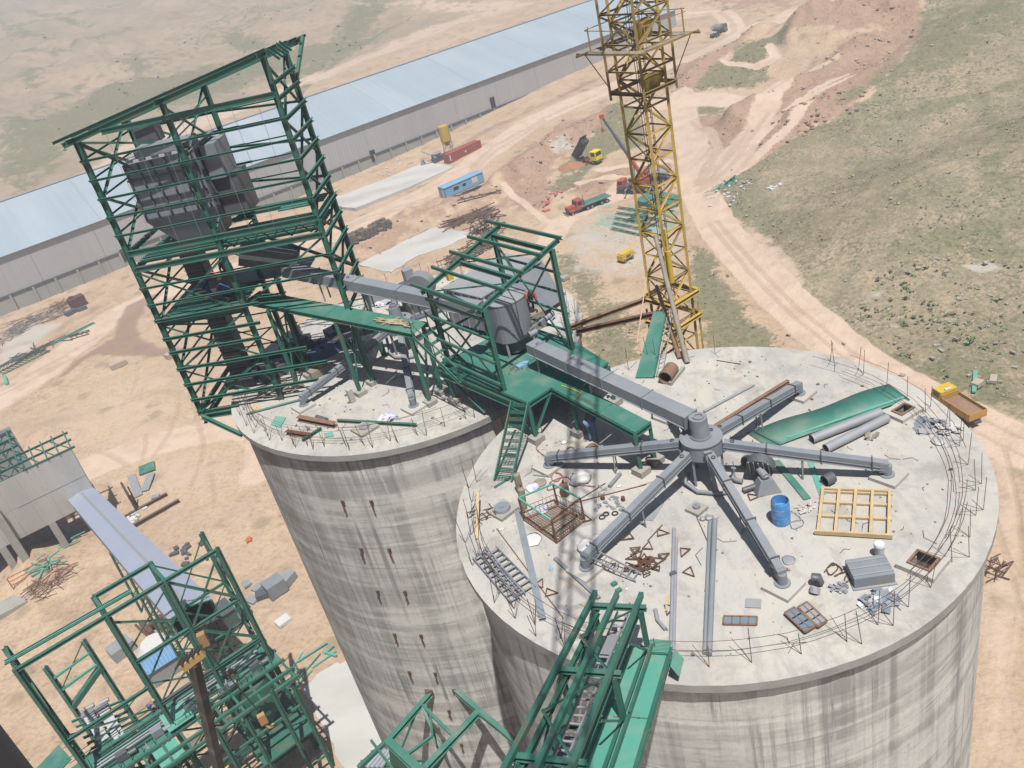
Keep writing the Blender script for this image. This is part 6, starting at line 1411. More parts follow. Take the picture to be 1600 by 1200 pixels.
p = TP(2.2, 1.2, 5.14); person(p.x, p.y, p.z, .6, bend(.3), OVERB, OVERB, 'worker in blue overalls stooping at the left edge of the tower floor', ORANGE)
p = TP(3.35, .9, 5.14); person(p.x, p.y, p.z, 2.6, crouch, OVERB, CLOTHD, 'worker in blue crouching on the tower floor beside the stooping one', WOOD)
p = TP(3.0, 2.2, 5.14); person(p.x, p.y, p.z, -1.2, {}, RUSTL, CLOTHD, 'worker in brownish orange clothes standing in the tower shade', ORANGE)
p = U(838, 525, .0); person(p[0]+.1, p[1]+1.0, 0.9, -1.4, bend(.3), CLOTHR, CLOTHD, 'dark haired worker in red shirt bending behind the gate drive')
solo('work_trestle', Geo().box((p[0]+.1, p[1]+1.0, .44), (1.0, .9, .88), .4), WOODG, 'low crate the red shirted worker stands on', 'crate', (p[0]+.1, p[1]+1.0, 0))
p = U(928, 690, 0); person(p[0], p[1], 0, 1.2, bend(.3), mat('faded_blue_overall', (.14, .22, .33), .9), mat('faded_blue_trousers', (.14, .22, .33), .9), 'worker in faded blue bending in the shade under the platform', WOOD)

# ------------------------------------------------------------------ long storage shed
SHEDW = corrugated('corrugated_grey_cladding', (.44, .43, .43), 1.0, 0, .5, .1, (.34, .33, .325), .35, .02, .05)
SHEDR = corrugated('pale_blue_roof_sheeting', (.30, .365, .41), 1.0, 0, .65, .0, (.40, .46, .50), .55, .006, .06)
PLINTH = mat('shed_plinth_concrete', (.33, .325, .30), .9, 0, .15, .15, (.24, .235, .22), .5, .08)
sd0 = Vector((-34.97, 257.4, 0)); sdir = Vector((.878, .479, 0)); sn = Vector((-.479, .878, 0))
def SP(a, b, z): p = sd0+sdir*a+sn*b; return V(p.x, p.y, z)
shed = thing('storage_shed', 'very long grey shed with pale blue roof crossing the yard', 'shed', SP(0, 0, GZ))
A0, A1 = -210.0, 139.0; EV, RG, HW = -34.1, -26.7, 26.0
def wallq(name, z0, z1, off, m, uvs=None, a0=A0, a1=A1, n=1, lab=None, nm_each=True):
    for k in range(n):
        s0 = a0+(a1-a0)*k/n+.03; s1 = a0+(a1-a0)*(k+1)/n-.03
        g = Geo().sheet([SP(s0, off, z0), SP(s1, off, z0), SP(s1, off, z1), SP(s0, off, z1)], .12)
        o = part(shed, name, g, m)
        org = ORG[shed.name]; set_uv(o, lambda co: ((Vector(co)+org-sd0).dot(sdir), co.z))
wallq('wall_panel', -43.4, EV, 0, SHEDW, n=22)
wallq('plinth_panel', GZ-4, -43.5, -.15, PLINTH, n=44)
part(shed, 'purlin_line', Geo().bar(SP(A0, -.35, -43.45), SP(A1, -.35, -43.45), .35, .3), GREYD)
part(shed, 'back_wall', Geo().sheet([SP(A0, 2*HW, GZ-6), SP(A1, 2*HW, GZ-6), SP(A1, 2*HW, EV), SP(A0, 2*HW, EV)], .2), GREYL)
for a in (A0, A1): part(shed, 'gable_wall', Geo().raw([SP(a, 0, GZ-4), SP(a, 2*HW, GZ-4), SP(a, 2*HW, EV), SP(a, HW, RG), SP(a, 0, EV)], [(0, 1, 2, 3, 4)]), GREYL)
for k in range(12):
    s0 = A0+(A1-A0)*k/12+.02; s1 = A0+(A1-A0)*(k+1)/12-.02
    g = Geo().sheet([SP(s0, -.8, EV-.1), SP(s1, -.8, EV-.1), SP(s1, HW, RG), SP(s0, HW, RG)], .15)
    o = part(shed, 'roof_panel', g, SHEDR); org = ORG[shed.name]; set_uv(o, lambda co: ((Vector(co)+org-sd0).dot(sdir), (Vector(co)+org-sd0).dot(sn)))
g = Geo().sheet([SP(A0, HW, RG-.02), SP(A1, HW, RG-.02), SP(A1, 2*HW+.8, EV-.1), SP(A0, 2*HW+.8, EV-.1)], .15)
o = part(shed, 'rear_roof', g, SHEDR); set_uv(o, lambda co: (co.x, co.y))
part(shed, 'ridge_cap', Geo().bar(SP(A0, HW, RG+.15), SP(A1, HW, RG+.15), 1.2, .12), GREYL)
for px, py in ((583, 243), (770, 160), (195, 398)):
    d = ray(px, py); t_ = (sd0.x*sn.x+sd0.y*sn.y-.3)/(d[0]*sn.x+d[1]*sn.y); p = V(d[0]*t_, d[1]*t_, CAMZ+d[2]*t_); a = (p-V(sd0.x, sd0.y, 0)).dot(sdir)
    part(shed, 'door', Geo().box(SP(a, -.28, p.z), (1.6, .2, 3.2), math.atan2(sdir.y, sdir.x)), DARK)
for k in range(60): a = A0+3+5.5*k; part(shed, 'plinth_buttress', Geo().box(SP(a, -.45, -45.8), (.5, .5, 4.4), math.atan2(sdir.y, sdir.x)), PLINTH)

# ------------------------------------------------------------------ concrete aprons in the yard
PADM = mat('pale_lime_concrete', (.50, .49, .455), .95, 0, .22, .22, (.36, .34, .30), .75, .12, .6, 1.5, (.5, 1, 1))
def apron(pts, label_m=PADM, th=.16, name='concrete_apron'):
    P = [Gd(*p) for p in pts]; zz = max(p[2] for p in P)+.12; rs = random.Random(len(pts)); Q = []
    for i in range(len(P)):
        a, b = P[i], P[(i+1) % len(P)]; n = 5
        for k in range(n): f = k/n; j = .35 if k else 0; Q.append((a[0]+(b[0]-a[0])*f+rs.uniform(-j, j), a[1]+(b[1]-a[1])*f+rs.uniform(-j, j)))
    g = Geo().prism(Q, zz-1.2, zz); return structure(name, g, label_m)
apron([(524, 312), (600, 283), (664, 253), (710, 261), (640, 296), (556, 330), (527, 326)])
apron([(561, 414), (640, 374), (680, 356), (700, 360), (741, 364), (700, 385), (655, 400), (612, 427), (590, 423)])
apron([(470, 1075), (520, 1040), (560, 1030), (610, 1120), (640, 1200), (560, 1230), (510, 1150)])

# ------------------------------------------------------------------ vehicles and yard objects (local builders, x = forward)
class Loc:
    """collects parts for a thing standing at loc, turned by rz"""
    def __init__(s, name, label, cat, loc, rz, group=None): s.t = thing(name, label, cat, loc, group); s.t.rotation_euler = (0, 0, rz)
    def p(s, name, g, m, label=None): o = mesh_obj(name, g, m, s.t); return o
def head(p, q): return math.atan2(q[1]-p[1], q[0]-p[0])
def wheel(L, x, y, r=.5, w=.3, dual=False):
    for s in (-1, 1):
        o = L.p('wheel', Geo().cyl((x, s*y-w/2, r), (x, s*y+w/2, r), r, n=18), BLACK)
        h = mesh_obj('rim', Geo().cyl((x, s*y-s*.0+s*(w/2), r), (x, s*y+s*(w/2+.02), r), r*.5, n=12), GREYL, o)
def cab(L, x, m, wd=2.3, ln=1.9, h=2.0, z=.95):
    g = Geo(); hw = wd/2; pts = [(x, -hw, z), (x+ln, -hw, z), (x+ln, -hw, z+h*.45), (x+ln-.25, -hw, z+h), (x, -hw, z+h)]
    v = pts+[(a, -b, c) for a, b, c in pts]; g.raw(v, [(0, 1, 2, 3, 4), (9, 8, 7, 6, 5), (0, 5, 6, 1), (1, 6, 7, 2), (2, 7, 8, 3), (3, 8, 9, 4), (4, 9, 5, 0)]); L.p('cab', g, m)
    L.p('windscreen', Geo().sheet([(x+ln+.0, -hw*.85, z+h*.50), (x+ln+.0, hw*.85, z+h*.50), (x+ln-.19, hw*.85, z+h*.9), (x+ln-.19, -hw*.85, z+h*.9)], .06), GLASS)
    for s in (-1, 1): L.p('side_window', Geo().sheet([(x+.35, s*(hw+.01), z+h*.5), (x+ln-.3, s*(hw+.01), z+h*.5), (x+ln-.4, s*(hw+.01), z+h*.88), (x+.35, s*(hw+.01), z+h*.88)], .03), GLASS)
    L.p('bumper', Geo().box((x+ln+.08, 0, z-.25), (.2, wd, .4)), GREYD)
    for s in (-1, 1): L.p('headlight', Geo().box((x+ln+.03, s*hw*.75, z+.15), (.06, .3, .2)), WHITE)
# orange-yellow dump truck beside silo B
A, B = Gd(1527, 668), Gd(1468, 630)
L = Loc('dump_truck', 'orange yellow dump truck loaded with soil on the road beyond the silo rim', 'truck', A, head(A, B))
L.p('chassis', Geo().box((3.2, 0, .8), (6.6, .9, .3)), GREYD)
for x in (1.3, 5.6): wheel(L, x, 1.0)
cab(L, 4.8, YELB, 2.3, 1.7, 1.8, .95); L.p('cab_roof_sign', Geo().box((5.0, 0, 2.85), (.3, .8, .12)), WHITE)
ym = mat('orange_yellow_tipper_paint', (.48, .26, .05), .55, 0, .2, 1, (.3, .2, .1), .5, 1)
for s in (-1, 1): L.p('tipper_side', Geo().box((2.3, s*1.2, 1.75), (4.6, .07, .9)), ym)
L.p('tailgate', Geo().box((0, 0, 1.75), (.07, 2.4, .9)), ym); L.p('headboard', Geo().box((4.6, 0, 1.9), (.07, 2.4, 1.2)), ym); L.p('tipper_floor', Geo().box((2.3, 0, 1.27), (4.6, 2.4, .1)), ym)
for k in range(5): L.p('side_rib', Geo().box((.3+k, -1.26, 1.75), (.1, .06, .9)), ym); L.p('side_rib', Geo().box((.3+k, 1.26, 1.75), (.1, .06, .9)), ym)
g = Geo(); nx2, ny2 = 12, 7; vv = [(.08+4.45*i/nx2, -1.14+2.28*j/ny2, 1.75+.42*math.sin(math.pi*i/nx2)*math.sin(math.pi*j/ny2)+.08*random.random()) for i in range(nx2+1) for j in range(ny2+1)]
g.raw(vv, [(i*(ny2+1)+j, (i+1)*(ny2+1)+j, (i+1)*(ny2+1)+j+1, i*(ny2+1)+j+1) for i in range(nx2) for j in range(ny2)], True); L.p('soil_load', g, DIRTM)
# tipping truck with yellow cab
A, B = Gd(900, 252), Gd(950, 257)
L = Loc('tipping_truck', 'yellow cab lorry tipping soil from its raised black body', 'truck', A, head(A, B))
L.p('chassis', Geo().box((4.1, 0, .85), (8.0, .9, .3)), mat('maroon_chassis', (.10, .03, .03), .7))
for x in (1.6, 3.0, 6.8): wheel(L, x, 1.0, .55)
cab(L, 6.1, mat('signal_yellow_paint', (.75, .62, .01), .4, 0, .08), 2.45, 2.0, 2.2, .95)
ca, sa_ = math.cos(R_(48)), math.sin(R_(48))
def tp(x, y, z): return (1.0+x*ca-z*sa_, y, 1.15+x*sa_+z*ca)
g = Geo(); q = [tp(0, -1.2, 0), tp(5.3, -1.2, 0), tp(5.3, 1.2, 0), tp(0, 1.2, 0), tp(0, -1.25, 1.4), tp(5.3, -1.25, 1.4), tp(5.3, 1.25, 1.4), tp(0, 1.25, 1.4)]
BODY = mat('dark_navy_tipper_paint', (.025, .03, .04), .5, 0, .2, 1, (.1, .08, .07), .4, 1)
L.p('tipper_floor', Geo().sheet(q[:4], .08), BODY); L.p('tipper_side', Geo().sheet([q[0], q[1], q[5], q[4]], .08), BODY); L.p('tipper_side', Geo().sheet([q[3], q[2], q[6], q[7]], .08), BODY); L.p('headboard', Geo().sheet([q[1], q[2], q[6], q[5]], .08), BODY)
L.p('cab_shield', Geo().sheet([tp(5.3, -1.25, 1.4), tp(5.3, 1.25, 1.4), tp(6.1, 1.25, 1.5), tp(6.1, -1.25, 1.5)], .08), BODY)
for k in range(5): L.p('side_rib', Geo().bar(tp(.5+k, -1.28, 0), tp(.5+k, -1.28, 1.4), .12), BODY)
L.p('ram', Geo().cyl((4.6, 0, 1.1), tp(4.6, 0, 0), .12, n=10), GREYL); L.p('fuel_tank', Geo().box((4.8, -1.0, .8), (1.0, .5, .5)), REDC)
c = Gd(893, 260); g = Geo(); rs = random.Random(3); n = 18
ring = [[(c[0]+r*(4+rs.uniform(-.5, .5))*math.cos(6.283*i/n), c[1]+r*(3+rs.uniform(-.4, .4))*math.sin(6.283*i/n), c[2]-.2+hh) for i in range(n)] for r, hh in ((1, 0), (.7, .6), (.35, 1.1), (.02, 1.35))]
g.v = [p for r in ring for p in r]
for j in range(3):
    for i in range(n): g.f.append((j*n+i, j*n+(i+1) % n, (j+1)*n+(i+1) % n, (j+1)*n+i)); g.sm.append(True); g.mi.append(0)
tag(mesh_obj('soil_heap', g, mat('fresh_red_soil', (.33, .16, .085), .95, 0, .25, 1, None, 0, 1, .7, 4), None, (0, 0, 0)), 'fresh reddish soil heap behind the tipping lorry', 'soil heap')
# red lorry with green flat trailer
A, B = Gd(952, 313), Gd(886, 338)
L = Loc('flatbed_lorry', 'red bonneted lorry pulling a long green flat trailer', 'truck', A, head(A, B)); ln = math.hypot(B[0]-A[0], B[1]-A[1])
L.p('trailer_deck', Geo().box((ln*.36, 0, 1.35), (ln*.72, 2.5, .18)), GREEN2); L.p('trailer_beam', Geo().box((ln*.36, 0, 1.1), (ln*.7, .9, .35)), GREEN)
for s in (-1, 1): L.p('side_rave', Geo().box((ln*.36, s*1.22, 1.5), (ln*.72, .06, .22)), GREYL)
for x in (1.2, 2.5, ln-6.0, ln-4.9, ln-1.0): wheel(L, x, 1.0, .52)
L.p('chassis', Geo().box((ln-3.4, 0, .9), (6.2, .8, .3)), GREYD)
cab(L, ln-3.9, RED, 2.2, 1.7, 2.0, .95); L.p('bonnet', Geo().box((ln-1.2, 0, 1.5), (2.0, 1.5, 1.0)), RED); L.p('mudguard', Geo().box((ln-1.0, -.95, 1.15), (1.3, .45, .35)), RED); L.p('mudguard', Geo().box((ln-1.0, .95, 1.15), (1.3, .45, .35)), RED)
L.p('grille', Geo().box((ln-.17, 0, 1.4), (.06, 1.1, .8)), GREYD); L.p('bumper', Geo().box((ln+.1, 0, .75), (.2, 2.3, .35)), GREYD); L.p('exhaust_stack', Geo().cyl((ln-4.1, .9, 1), (ln-4.1, .9, 3.9), .09, n=8), GREYL); L.p('cab_rack', Geo().box((ln-4.15, 0, 2.0), (.12, 2.3, 1.6)), GREYD)
# mobile crane
A, B = Gd(1030, 295), Gd(975, 298)
L = Loc('mobile_crane', 'red mobile crane with long dark telescopic boom raised', 'mobile crane', A, head(A, B))
L.p('carrier', Geo().box((4.5, 0, 1.0), (9.5, 2.5, .6)), GREYD)
for x in (.9, 2.3, 5.8, 7.4): wheel(L, x, 1.1, .55)
L.p('turntable', Geo().cyl((4.6, 0, 1.3), (4.6, 0, 1.7), 1.1, n=20), GREYD); L.p('upper_house', Geo().box((3.4, .2, 2.2), (2.8, 2.2, 1.3)), RED); cab(L, 7.7, RED, 2.3, 1.7, 1.7, .9)
L.p('crane_cab', Geo().box((5.4, 1.0, 2.4), (1.6, .9, 1.5)), RED); L.p('crane_cab_glass', Geo().box((5.9, 1.0, 2.7), (.8, .94, .7)), GLASS)
for x in (1.3, 7.0):
    for s in (-1, 1): L.p('outrigger', Geo().bar((x, s*1.2, .8), (x, s*2.6, .7), .2).bar((x, s*2.6, .8), (x, s*2.6, .05), .14).cyl((x, s*2.6, 0), (x, s*2.6, .08), .3), GREYL)
crane_root = L.t
tipz = None
bx, by, bz = Gd(1000, 290); baseP = V(bx, by, bz+2.4)
def along(px, py, xy): z = zat(px, py, xy); return V(xy[0], xy[1], z)
k0 = Gd(1005, 300); dirb = Vector(ray(940, 182)[:2]).normalized()
tipxy = dirb*(math.hypot(k0[0], k0[1])*1.03); tip = along(940, 182, (tipxy.x, tipxy.y))
inv = Matrix.Translation(L.t.location) @ Matrix.Rotation(L.t.rotation_euler.z, 4, 'Z'); inv.invert(); tl = inv @ tip; b0_ = V(3.2, 0, 2.6)
L.p('boom_base', Geo().bar(b0_, b0_.lerp(tl, .38), .62, .72), RED); L.p('boom_middle', Geo().bar(b0_.lerp(tl, .38), b0_.lerp(tl, .7), .5, .58), GREYD); L.p('boom_tip', Geo().bar(b0_.lerp(tl, .7), tl, .38, .44), GREYD)
L.p('boom_head', Geo().box(tl, (.9, .6, .9)), ORANGE); L.p('hoist_rope', Geo().cyl(tl+V(.3, 0, 0), tl+V(.3, 0, -2.6), .05, n=5), BLACK); L.p('hook_block', Geo().box(tl+V(.3, 0, -3.0), (.5, .4, .9)), ORANGE)
L.p('lift_ram', Geo().cyl((5.3, 0, 1.9), b0_.lerp(tl, .25), .18, n=10), GREYL)
# red bonneted tanker lorry behind it
A, B = Gd(1040, 285), Gd(1010, 288)
L = Loc('tanker_lorry', 'red and grey lorry parked behind the mobile crane, partly hidden by the mast', 'truck', V(*Gd(1046, 283)), head(Gd(1046, 283), Gd(1012, 286)))
L.p('chassis', Geo().box((3.0, 0, .85), (6.4, .9, .3)), GREYD); cab(L, 4.6, RED, 2.2, 1.6, 1.8, .9); L.p('tank', Geo().cyl((.2, 0, 1.9), (4.2, 0, 1.9), 1.0, n=20), GREYL)
for x in (1.0, 5.4): wheel(L, x, 1.0)
# concrete mixer truck far up the road
A, B = Gd(1113, 60), Gd(1131, 48)
L = Loc('mixer_truck', 'small grey green concrete mixer truck driving on the far road', 'truck', A, head(A, B)); mg = mat('mixer_green_grey', (.16, .2, .18), .6, 0, .2, 1, (.3, .28, .25), .5, .6)
L.p('chassis', Geo().box((4, 0, .9), (8, .9, .3)), GREYD); cab(L, 6.2, mg, 2.4, 1.8, 2.0); L.p('mixer_drum', Geo().cyl((1.0, 0, 2.9), (3.2, 0, 2.6), .8, 1.25, 20).cyl((3.2, 0, 2.6), (5.8, 0, 2.2), 1.25, .8, 20), mg); L.p('hopper', Geo().cyl((.4, 0, 3.2), (.9, 0, 2.9), .7, .4, 12), GREYL)
for x in (1.2, 2.6, 6.9): wheel(L, x, 1.05, .55)
# red freight container
A, B = Gd(703, 256), Gd(744.5, 234.5); dd = (Vector(B)-Vector(A)); dd.z = 0; dd.normalize(); nn = Vector((-dd.y, dd.x, 0)); ctr = Vector(A)+dd*6.1+nn*1.22; ctr.z = A[2]
L = Loc('freight_container', 'long red oxide shipping container standing beside the yellow silo', 'container', ctr, math.atan2(dd.y, dd.x))
L.p('body', Geo().box((0, 0, 1.3), (12.1, 2.36, 2.5)), REDC)
for s in (-1, 1):
    for k in range(26): L.p('corrugation', Geo().box((-5.7+k*.456, s*1.2, 1.3), (.2, .06, 2.3)), REDC)
    L.p('top_rail', Geo().box((0, s*1.2, 2.56), (12.2, .1, .1)), REDC); L.p('bottom_rail', Geo().box((0, s*1.2, .08), (12.2, .1, .14)), REDC)
for x in (-6.08, 6.08):
    for y in (-1.16, 1.16): L.p('corner_post', Geo().box((x, y, 1.3), (.14, .14, 2.6)), REDC)
for y in (-.6, .6): L.p('door', Geo().box((-6.1, y, 1.3), (.06, 1.05, 2.2)), REDC); L.p('lock_bar', Geo().box((-6.15, y*.7, 1.3), (.04, .05, 2.3)), GREYL)
L.p('code_plate', Geo().box((-5.5, -1.24, 1.5), (.35, .03, 1.6)), WHITE); L.p('round_mark', Geo().cyl((.2, -1.27, 1.4), (.2, -1.23, 1.4), .3, n=14), WHITE)
# blue site cabin
A, B = Gd(697.5, 311), Gd(757.5, 287); dd = (Vector(B)-Vector(A)); dd.z = 0; ll = dd.length; dd.normalize(); nn = Vector((-dd.y, dd.x, 0)); ctr = Vector(A)+dd*ll/2+nn*1.4; ctr.z = A[2]
L = Loc('site_cabin', 'light blue portable site cabin with small dark windows', 'cabin', ctr, math.atan2(dd.y, dd.x)); hl = ll/2
L.p('wall', Geo().box((0, 0, 1.4), (ll, 2.8, 2.4)), BLUEP); L.p('roof', Geo().prism([(-hl-.1, -1.55), (hl+.1, -1.55), (hl+.1, 1.55), (-hl-.1, 1.55)], 2.6, 2.72), BLUEP)
L.p('roof_ridge', Geo().raw([(-hl-.1, -1.5, 2.72), (hl+.1, -1.5, 2.72), (hl+.1, 1.5, 2.72), (-hl-.1, 1.5, 2.72), (-hl-.1, 0, 2.9), (hl+.1, 0, 2.9)], [(0, 1, 5, 4), (2, 3, 4, 5), (0, 4, 3), (1, 2, 5)]), BLUEP)
for x, w_, h_, m_ in ((-hl*.42, 1.5, .9, GLASS), (0, 1.0, .8, GLASS)): o = L.p('window', Geo().box((x, -1.41, 1.6), (w_, .05, h_)), m_); mesh_obj('frame', Geo().box((x, -1.415, 1.6+h_/2), (w_+.1, .06, .08)), WHITE, o)
L.p('sign_board', Geo().box((hl*.55, -1.43, 1.6), (1.7, .04, 1.4)), WHITE); L.p('door', Geo().box((-hl-.02, -.5, 1.3), (.05, .9, 1.9)), WHITE); L.p('skid', Geo().box((0, -1.2, .1), (ll, .15, .2)), GREYD)
for s in (-1, 1): L.p('corner_trim', Geo().box((s*(hl-.02), -1.41, 1.4), (.08, .05, 2.4)), GREYD)
# yellow cement silo and batching bits
c = Gd(703, 243); L = Loc('cement_silo', 'yellow upright cement silo on legs behind the red container', 'cement silo', c, .3); yc = mat('mustard_silo_paint', (.50, .34, .04), .5, 0, .15, .6, (.3, .22, .1), .4, .6)
L.p('tank', Geo().cyl((0, 0, 4.4), (0, 0, 8.6), 1.5, n=28).cyl((0, 0, 8.6), (0, 0, 8.9), 1.5, .4, 28), yc); L.p('cone', Geo().cyl((0, 0, 2.9), (0, 0, 4.4), .35, 1.5, 28), yc)
for a in range(4): L.p('leg', Geo().bar((1.3*math.cos(a*1.571+.78), 1.3*math.sin(a*1.571+.78), 4.6), (1.6*math.cos(a*1.571+.78), 1.6*math.sin(a*1.571+.78), 0), .16), GREYL); L.p('ladder', Geo().bar((1.52, -.2, 2), (1.52, -.2, 8.8), .05).bar((1.52, .2, 2), (1.52, .2, 8.8), .05), GREYL) if a == 0 else None
for a in range(4): L.p('leg_brace', Geo().bar((1.5*math.cos(a*1.571+.78), 1.5*math.sin(a*1.571+.78), .6), (1.35*math.cos((a+1)*1.571+.78), 1.35*math.sin((a+1)*1.571+.78), 3.6), .08), GREYL)
c = Gd(684, 252); L = Loc('batching_mixer', 'grey concrete batching mixer standing left of the red container', 'mixer', c, .5)
L.p('hopper', Geo().cyl((0, 0, 1.0), (0, 0, 2.4), .6, 1.4, 14), GREYL); L.p('frame', Geo().box((0, 0, .5), (3, 1.8, 1.0)), GREYD); L.p('mixing_drum', Geo().cyl((-1.2, 0, 1.3), (1.6, 0, 1.7), .9, n=16), GREY); L.p('belt_arm', Geo().bar((-1.5, 0, 2.2), (-4, .5, 4.2), .5, .25), GREYL)
c = Gd(662, 258); solo('mortar_mixer', Geo().cyl(V(*c)+V(0, 0, .4), V(*c)+V(0, 0, 1.5), .6, .4, 12).box(V(*c)+V(0, 0, .3), (1.6, .8, .5)), GREYL, 'tiny grey mixer at the corner of the far apron', 'mixer', c)
# yellow compressor
A, B = Gd(970, 412), Gd(987, 402); L = Loc('air_compressor', 'small yellow towed compressor on the bare ground left of the mast', 'compressor', (Vector(A)+Vector(B))/2, head(A, B))
L.p('body', Geo().box((0, 0, 1.1), (3.2, 1.5, 1.0)), YELB); L.p('canopy', Geo().prism([(-1.4, -.7), (1.4, -.7), (1.4, .7), (-1.4, .7)], 1.6, 1.85), YELB)
for x in (-1.0, 1.0): wheel(L, x, .7, .35, .2)
L.p('tow_bar', Geo().bar((1.6, 0, .6), (2.9, 0, .5), .1), GREYD); L.p('vent_panel', Geo().box((0, -.76, 1.1), (1.2, .03, .5)), GREYD); L.p('door', Geo().box((-1.0, -.76, 1.1), (.6, .03, .7)), YELB)
# rows of rusty drums
rs = random.Random(9)
for k in range(20):
    f = (k//2)/9.5; x, y = 549+f*62+rs.uniform(-1, 1), 382-f*27-(k % 2)*5; c = V(*Gd(x, y)); g = Geo(); l = 'old brown steel barrel in the double row on the sandy bank'
    if k % 5 == 4: g.cyl(c+V(-.5, 0, .45), c+V(.8, .2, .45), .5, n=14); l = 'old brown barrel lying on its side in the double row'
    else: g.cyl(c, c+V(rs.uniform(-.12, .12), 0, 2.0), .68, n=14); g.cyl(c+V(0, 0, .65), c+V(0, 0, .75), .72, n=14); g.cyl(c+V(0, 0, 1.3), c+V(0, 0, 1.4), .72, n=14)
    solo('steel_barrel', g, mat('barrel_brown_%d' % k, (.15+rs.uniform(-.04, .05), .115, .09), .9) if k < 3 else bpy.data.materials['barrel_brown_%d' % (k % 3)], l, 'barrel', c, 'brown barrels on the sandy bank')
# lattice trusses and scrap heaps in the yard
def truss(label, pts, w, m, n, name='steel_truss', h=1.0, cat='truss', grp=None, r=.14):
    a, b = Vector(Gd(*pts[0])), Vector(Gd(*pts[1])); d = (b-a); x = Vector((-d.y, d.x, 0)).normalized(); t = thing(name, label, cat, a, grp); up = V(0, 0, h)
    for p, q in ((a+x*w/2, b+x*w/2), (a-x*w/2, b-x*w/2), (a+up+x*w*.3, b+up+x*w*.3)): part(t, 'chord', Geo().bar(p+V(0, 0, .15), q+V(0, 0, .15), r), m)
    for k in range(n):
        p = a+d*(k/n); q = a+d*((k+1)/n)
        part(t, 'web', Geo().bar(p+x*w/2+V(0, 0, .15), q-x*w/2+V(0, 0, .15), r*.7).bar(p+x*w/2+V(0, 0, .15), q+up+x*w*.3, r*.7), m)
    return t
BR = mat('brown_primer_steel', (.13, .085, .06), .8, 0, .25, 1)
truss('open brown lattice truss lying in front of the blue cabin', ((712, 312), (780, 296)), 3.2, BR, 5, h=.4, r=.26)
def heap(label, px, py, L_, W_, n, m, seed, ang, name='scrap_heap', cat='scrap heap', hh=1.0, bl=5.0, r=.17):
    rs = random.Random(seed); c = Vector(Gd(px, py)); g = Geo(); u_ = Vector((math.cos(ang), math.sin(ang), 0)); v_ = Vector((-u_.y, u_.x, 0))
    for k in range(n):
        p = c+u_*rs.uniform(-L_/2, L_/2)+v_*rs.uniform(-W_/2, W_/2)+V(0, 0, rs.uniform(.1, hh)); a = ang+rs.gauss(0, .35)+(1.57 if rs.random() < .25 else 0); l = bl*rs.uniform(.3, 1)
        hv_ = V(math.cos(a)*l/2, math.sin(a)*l/2, 0); q = p+hv_+V(0, 0, rs.uniform(-.3, .3)); p = p-hv_; q.z = max(q.z, c.z+.1); g.bar(p, q, r*rs.uniform(.6, 1.4))
    return solo(name, g, m, label, cat, c)
heap('long heap of dark brown lattice sections below the blue cabin', 733, 343, 9, 3, 70, BR, 1, .35, bl=9)
heap('tangled brown scaffold sections standing beyond the small green frame', 762, 362, 3.5, 8, 90, BR, 2, 1.1, hh=4.0, bl=4)
heap('broad tangle of brown frames behind the grey bag filter', 735, 398, 12, 5, 110, BR, 3, .6, hh=1.8, bl=3.5, r=.15)
heap('small heap of brown frames near the fan', 715, 408, 6, 4, 40, RUSTL, 33, .9, hh=1.3, bl=3.0, r=.10)
t = heap('leaning lattice column beside the tangled scaffold sections', 757, 372, 1, 1, 10, RUSTL, 43, 1.4, hh=1.0, bl=9)
for k in range(5): truss('bundle of long green trusses laid on the green stained gravel', ((955+k*2.5, 358-k*8), (1012+k*6, 372-k*9)), .5, GREEN, 6, 'steel_truss', .3, 'truss', 'green trusses on the stained gravel', .10)
solo('tarpaulin', Geo().prism([Gd(x, y)[:2] for x, y in ((993, 320), (1012, 305), (1030, 302), (1062, 308), (1060, 322), (1040, 326), (1030, 320), (1018, 326))], hz(*Gd(1025, 315)[:2])-.5, hz(*Gd(1025, 315)[:2])+.9), GREEN2, 'stack of painted green plates lying behind the crane mast', 'steel plates', Gd(1025, 315))
heap('heap of green angles lying across the tracks near the mast', 1020, 335, 8, 4, 24, GREEN, 5, .2, bl=6)
truss('green trestle lying at the edge of the hillside track', ((1136, 291), (1153, 278)), 1.8, GREENP, 3, h=.5)
heap('few green offcuts beside the fallen green trestle', 1130, 292, 8, 2, 10, GREENP, 6, .4, bl=5, hh=.4)
def bits(name, label, px, py, R, n, s, m, seed, cat):
    rs = random.Random(seed); g = Geo(); c0 = V(*Gd(px, py))
    for k in range(n):
        x, y = c0.x+rs.gauss(0, R), c0.y+rs.gauss(0, R); z = hz(x, y)+.15; g.box((x, y, z), (s*rs.uniform(.4, 1.4), s*rs.uniform(.3, 1), s*.35), rs.uniform(0, 3))
    o = solo(name, g, m, label, cat, c0)
    if n > 12: o['kind'] = 'stuff'
    return o
bits('white_litter', 'white litter scattered beside the fallen green trestle', 1136, 303, 2.6, 26, .6, WHITE, 1, 'litter')
bits('white_litter', 'pale boulder group lying alone on the hillside', 1204, 294, .8, 6, 1.0, WHITE, 2, 'boulders')
bits('red_litter', 'red and white bags at the foot of the red earth bank', 857, 312, 1.6, 14, 1.0, mat('faded_red_plastic', (.5, .15, .13), .7), 3, 'litter')
bits('white_litter', 'white stones beside the tipping lorry gully', 884, 232, 1.8, 12, .7, WHITE, 4, 'stones')
bits('rock_heap', 'broken concrete slabs on the green waste ground', 1460, 505, 8, 40, .6, CONC, 5, 'rubble')
bits('rock_heap', 'pale boulders along the top of the red cutting', 1275, 165, 6, 36, .8, STONER, 6, 'boulders')
bits('rock_heap', 'line of pale rocks at the foot of the far spoil bank', 1335, 78, 7, 26, .9, STONE, 66, 'boulders')
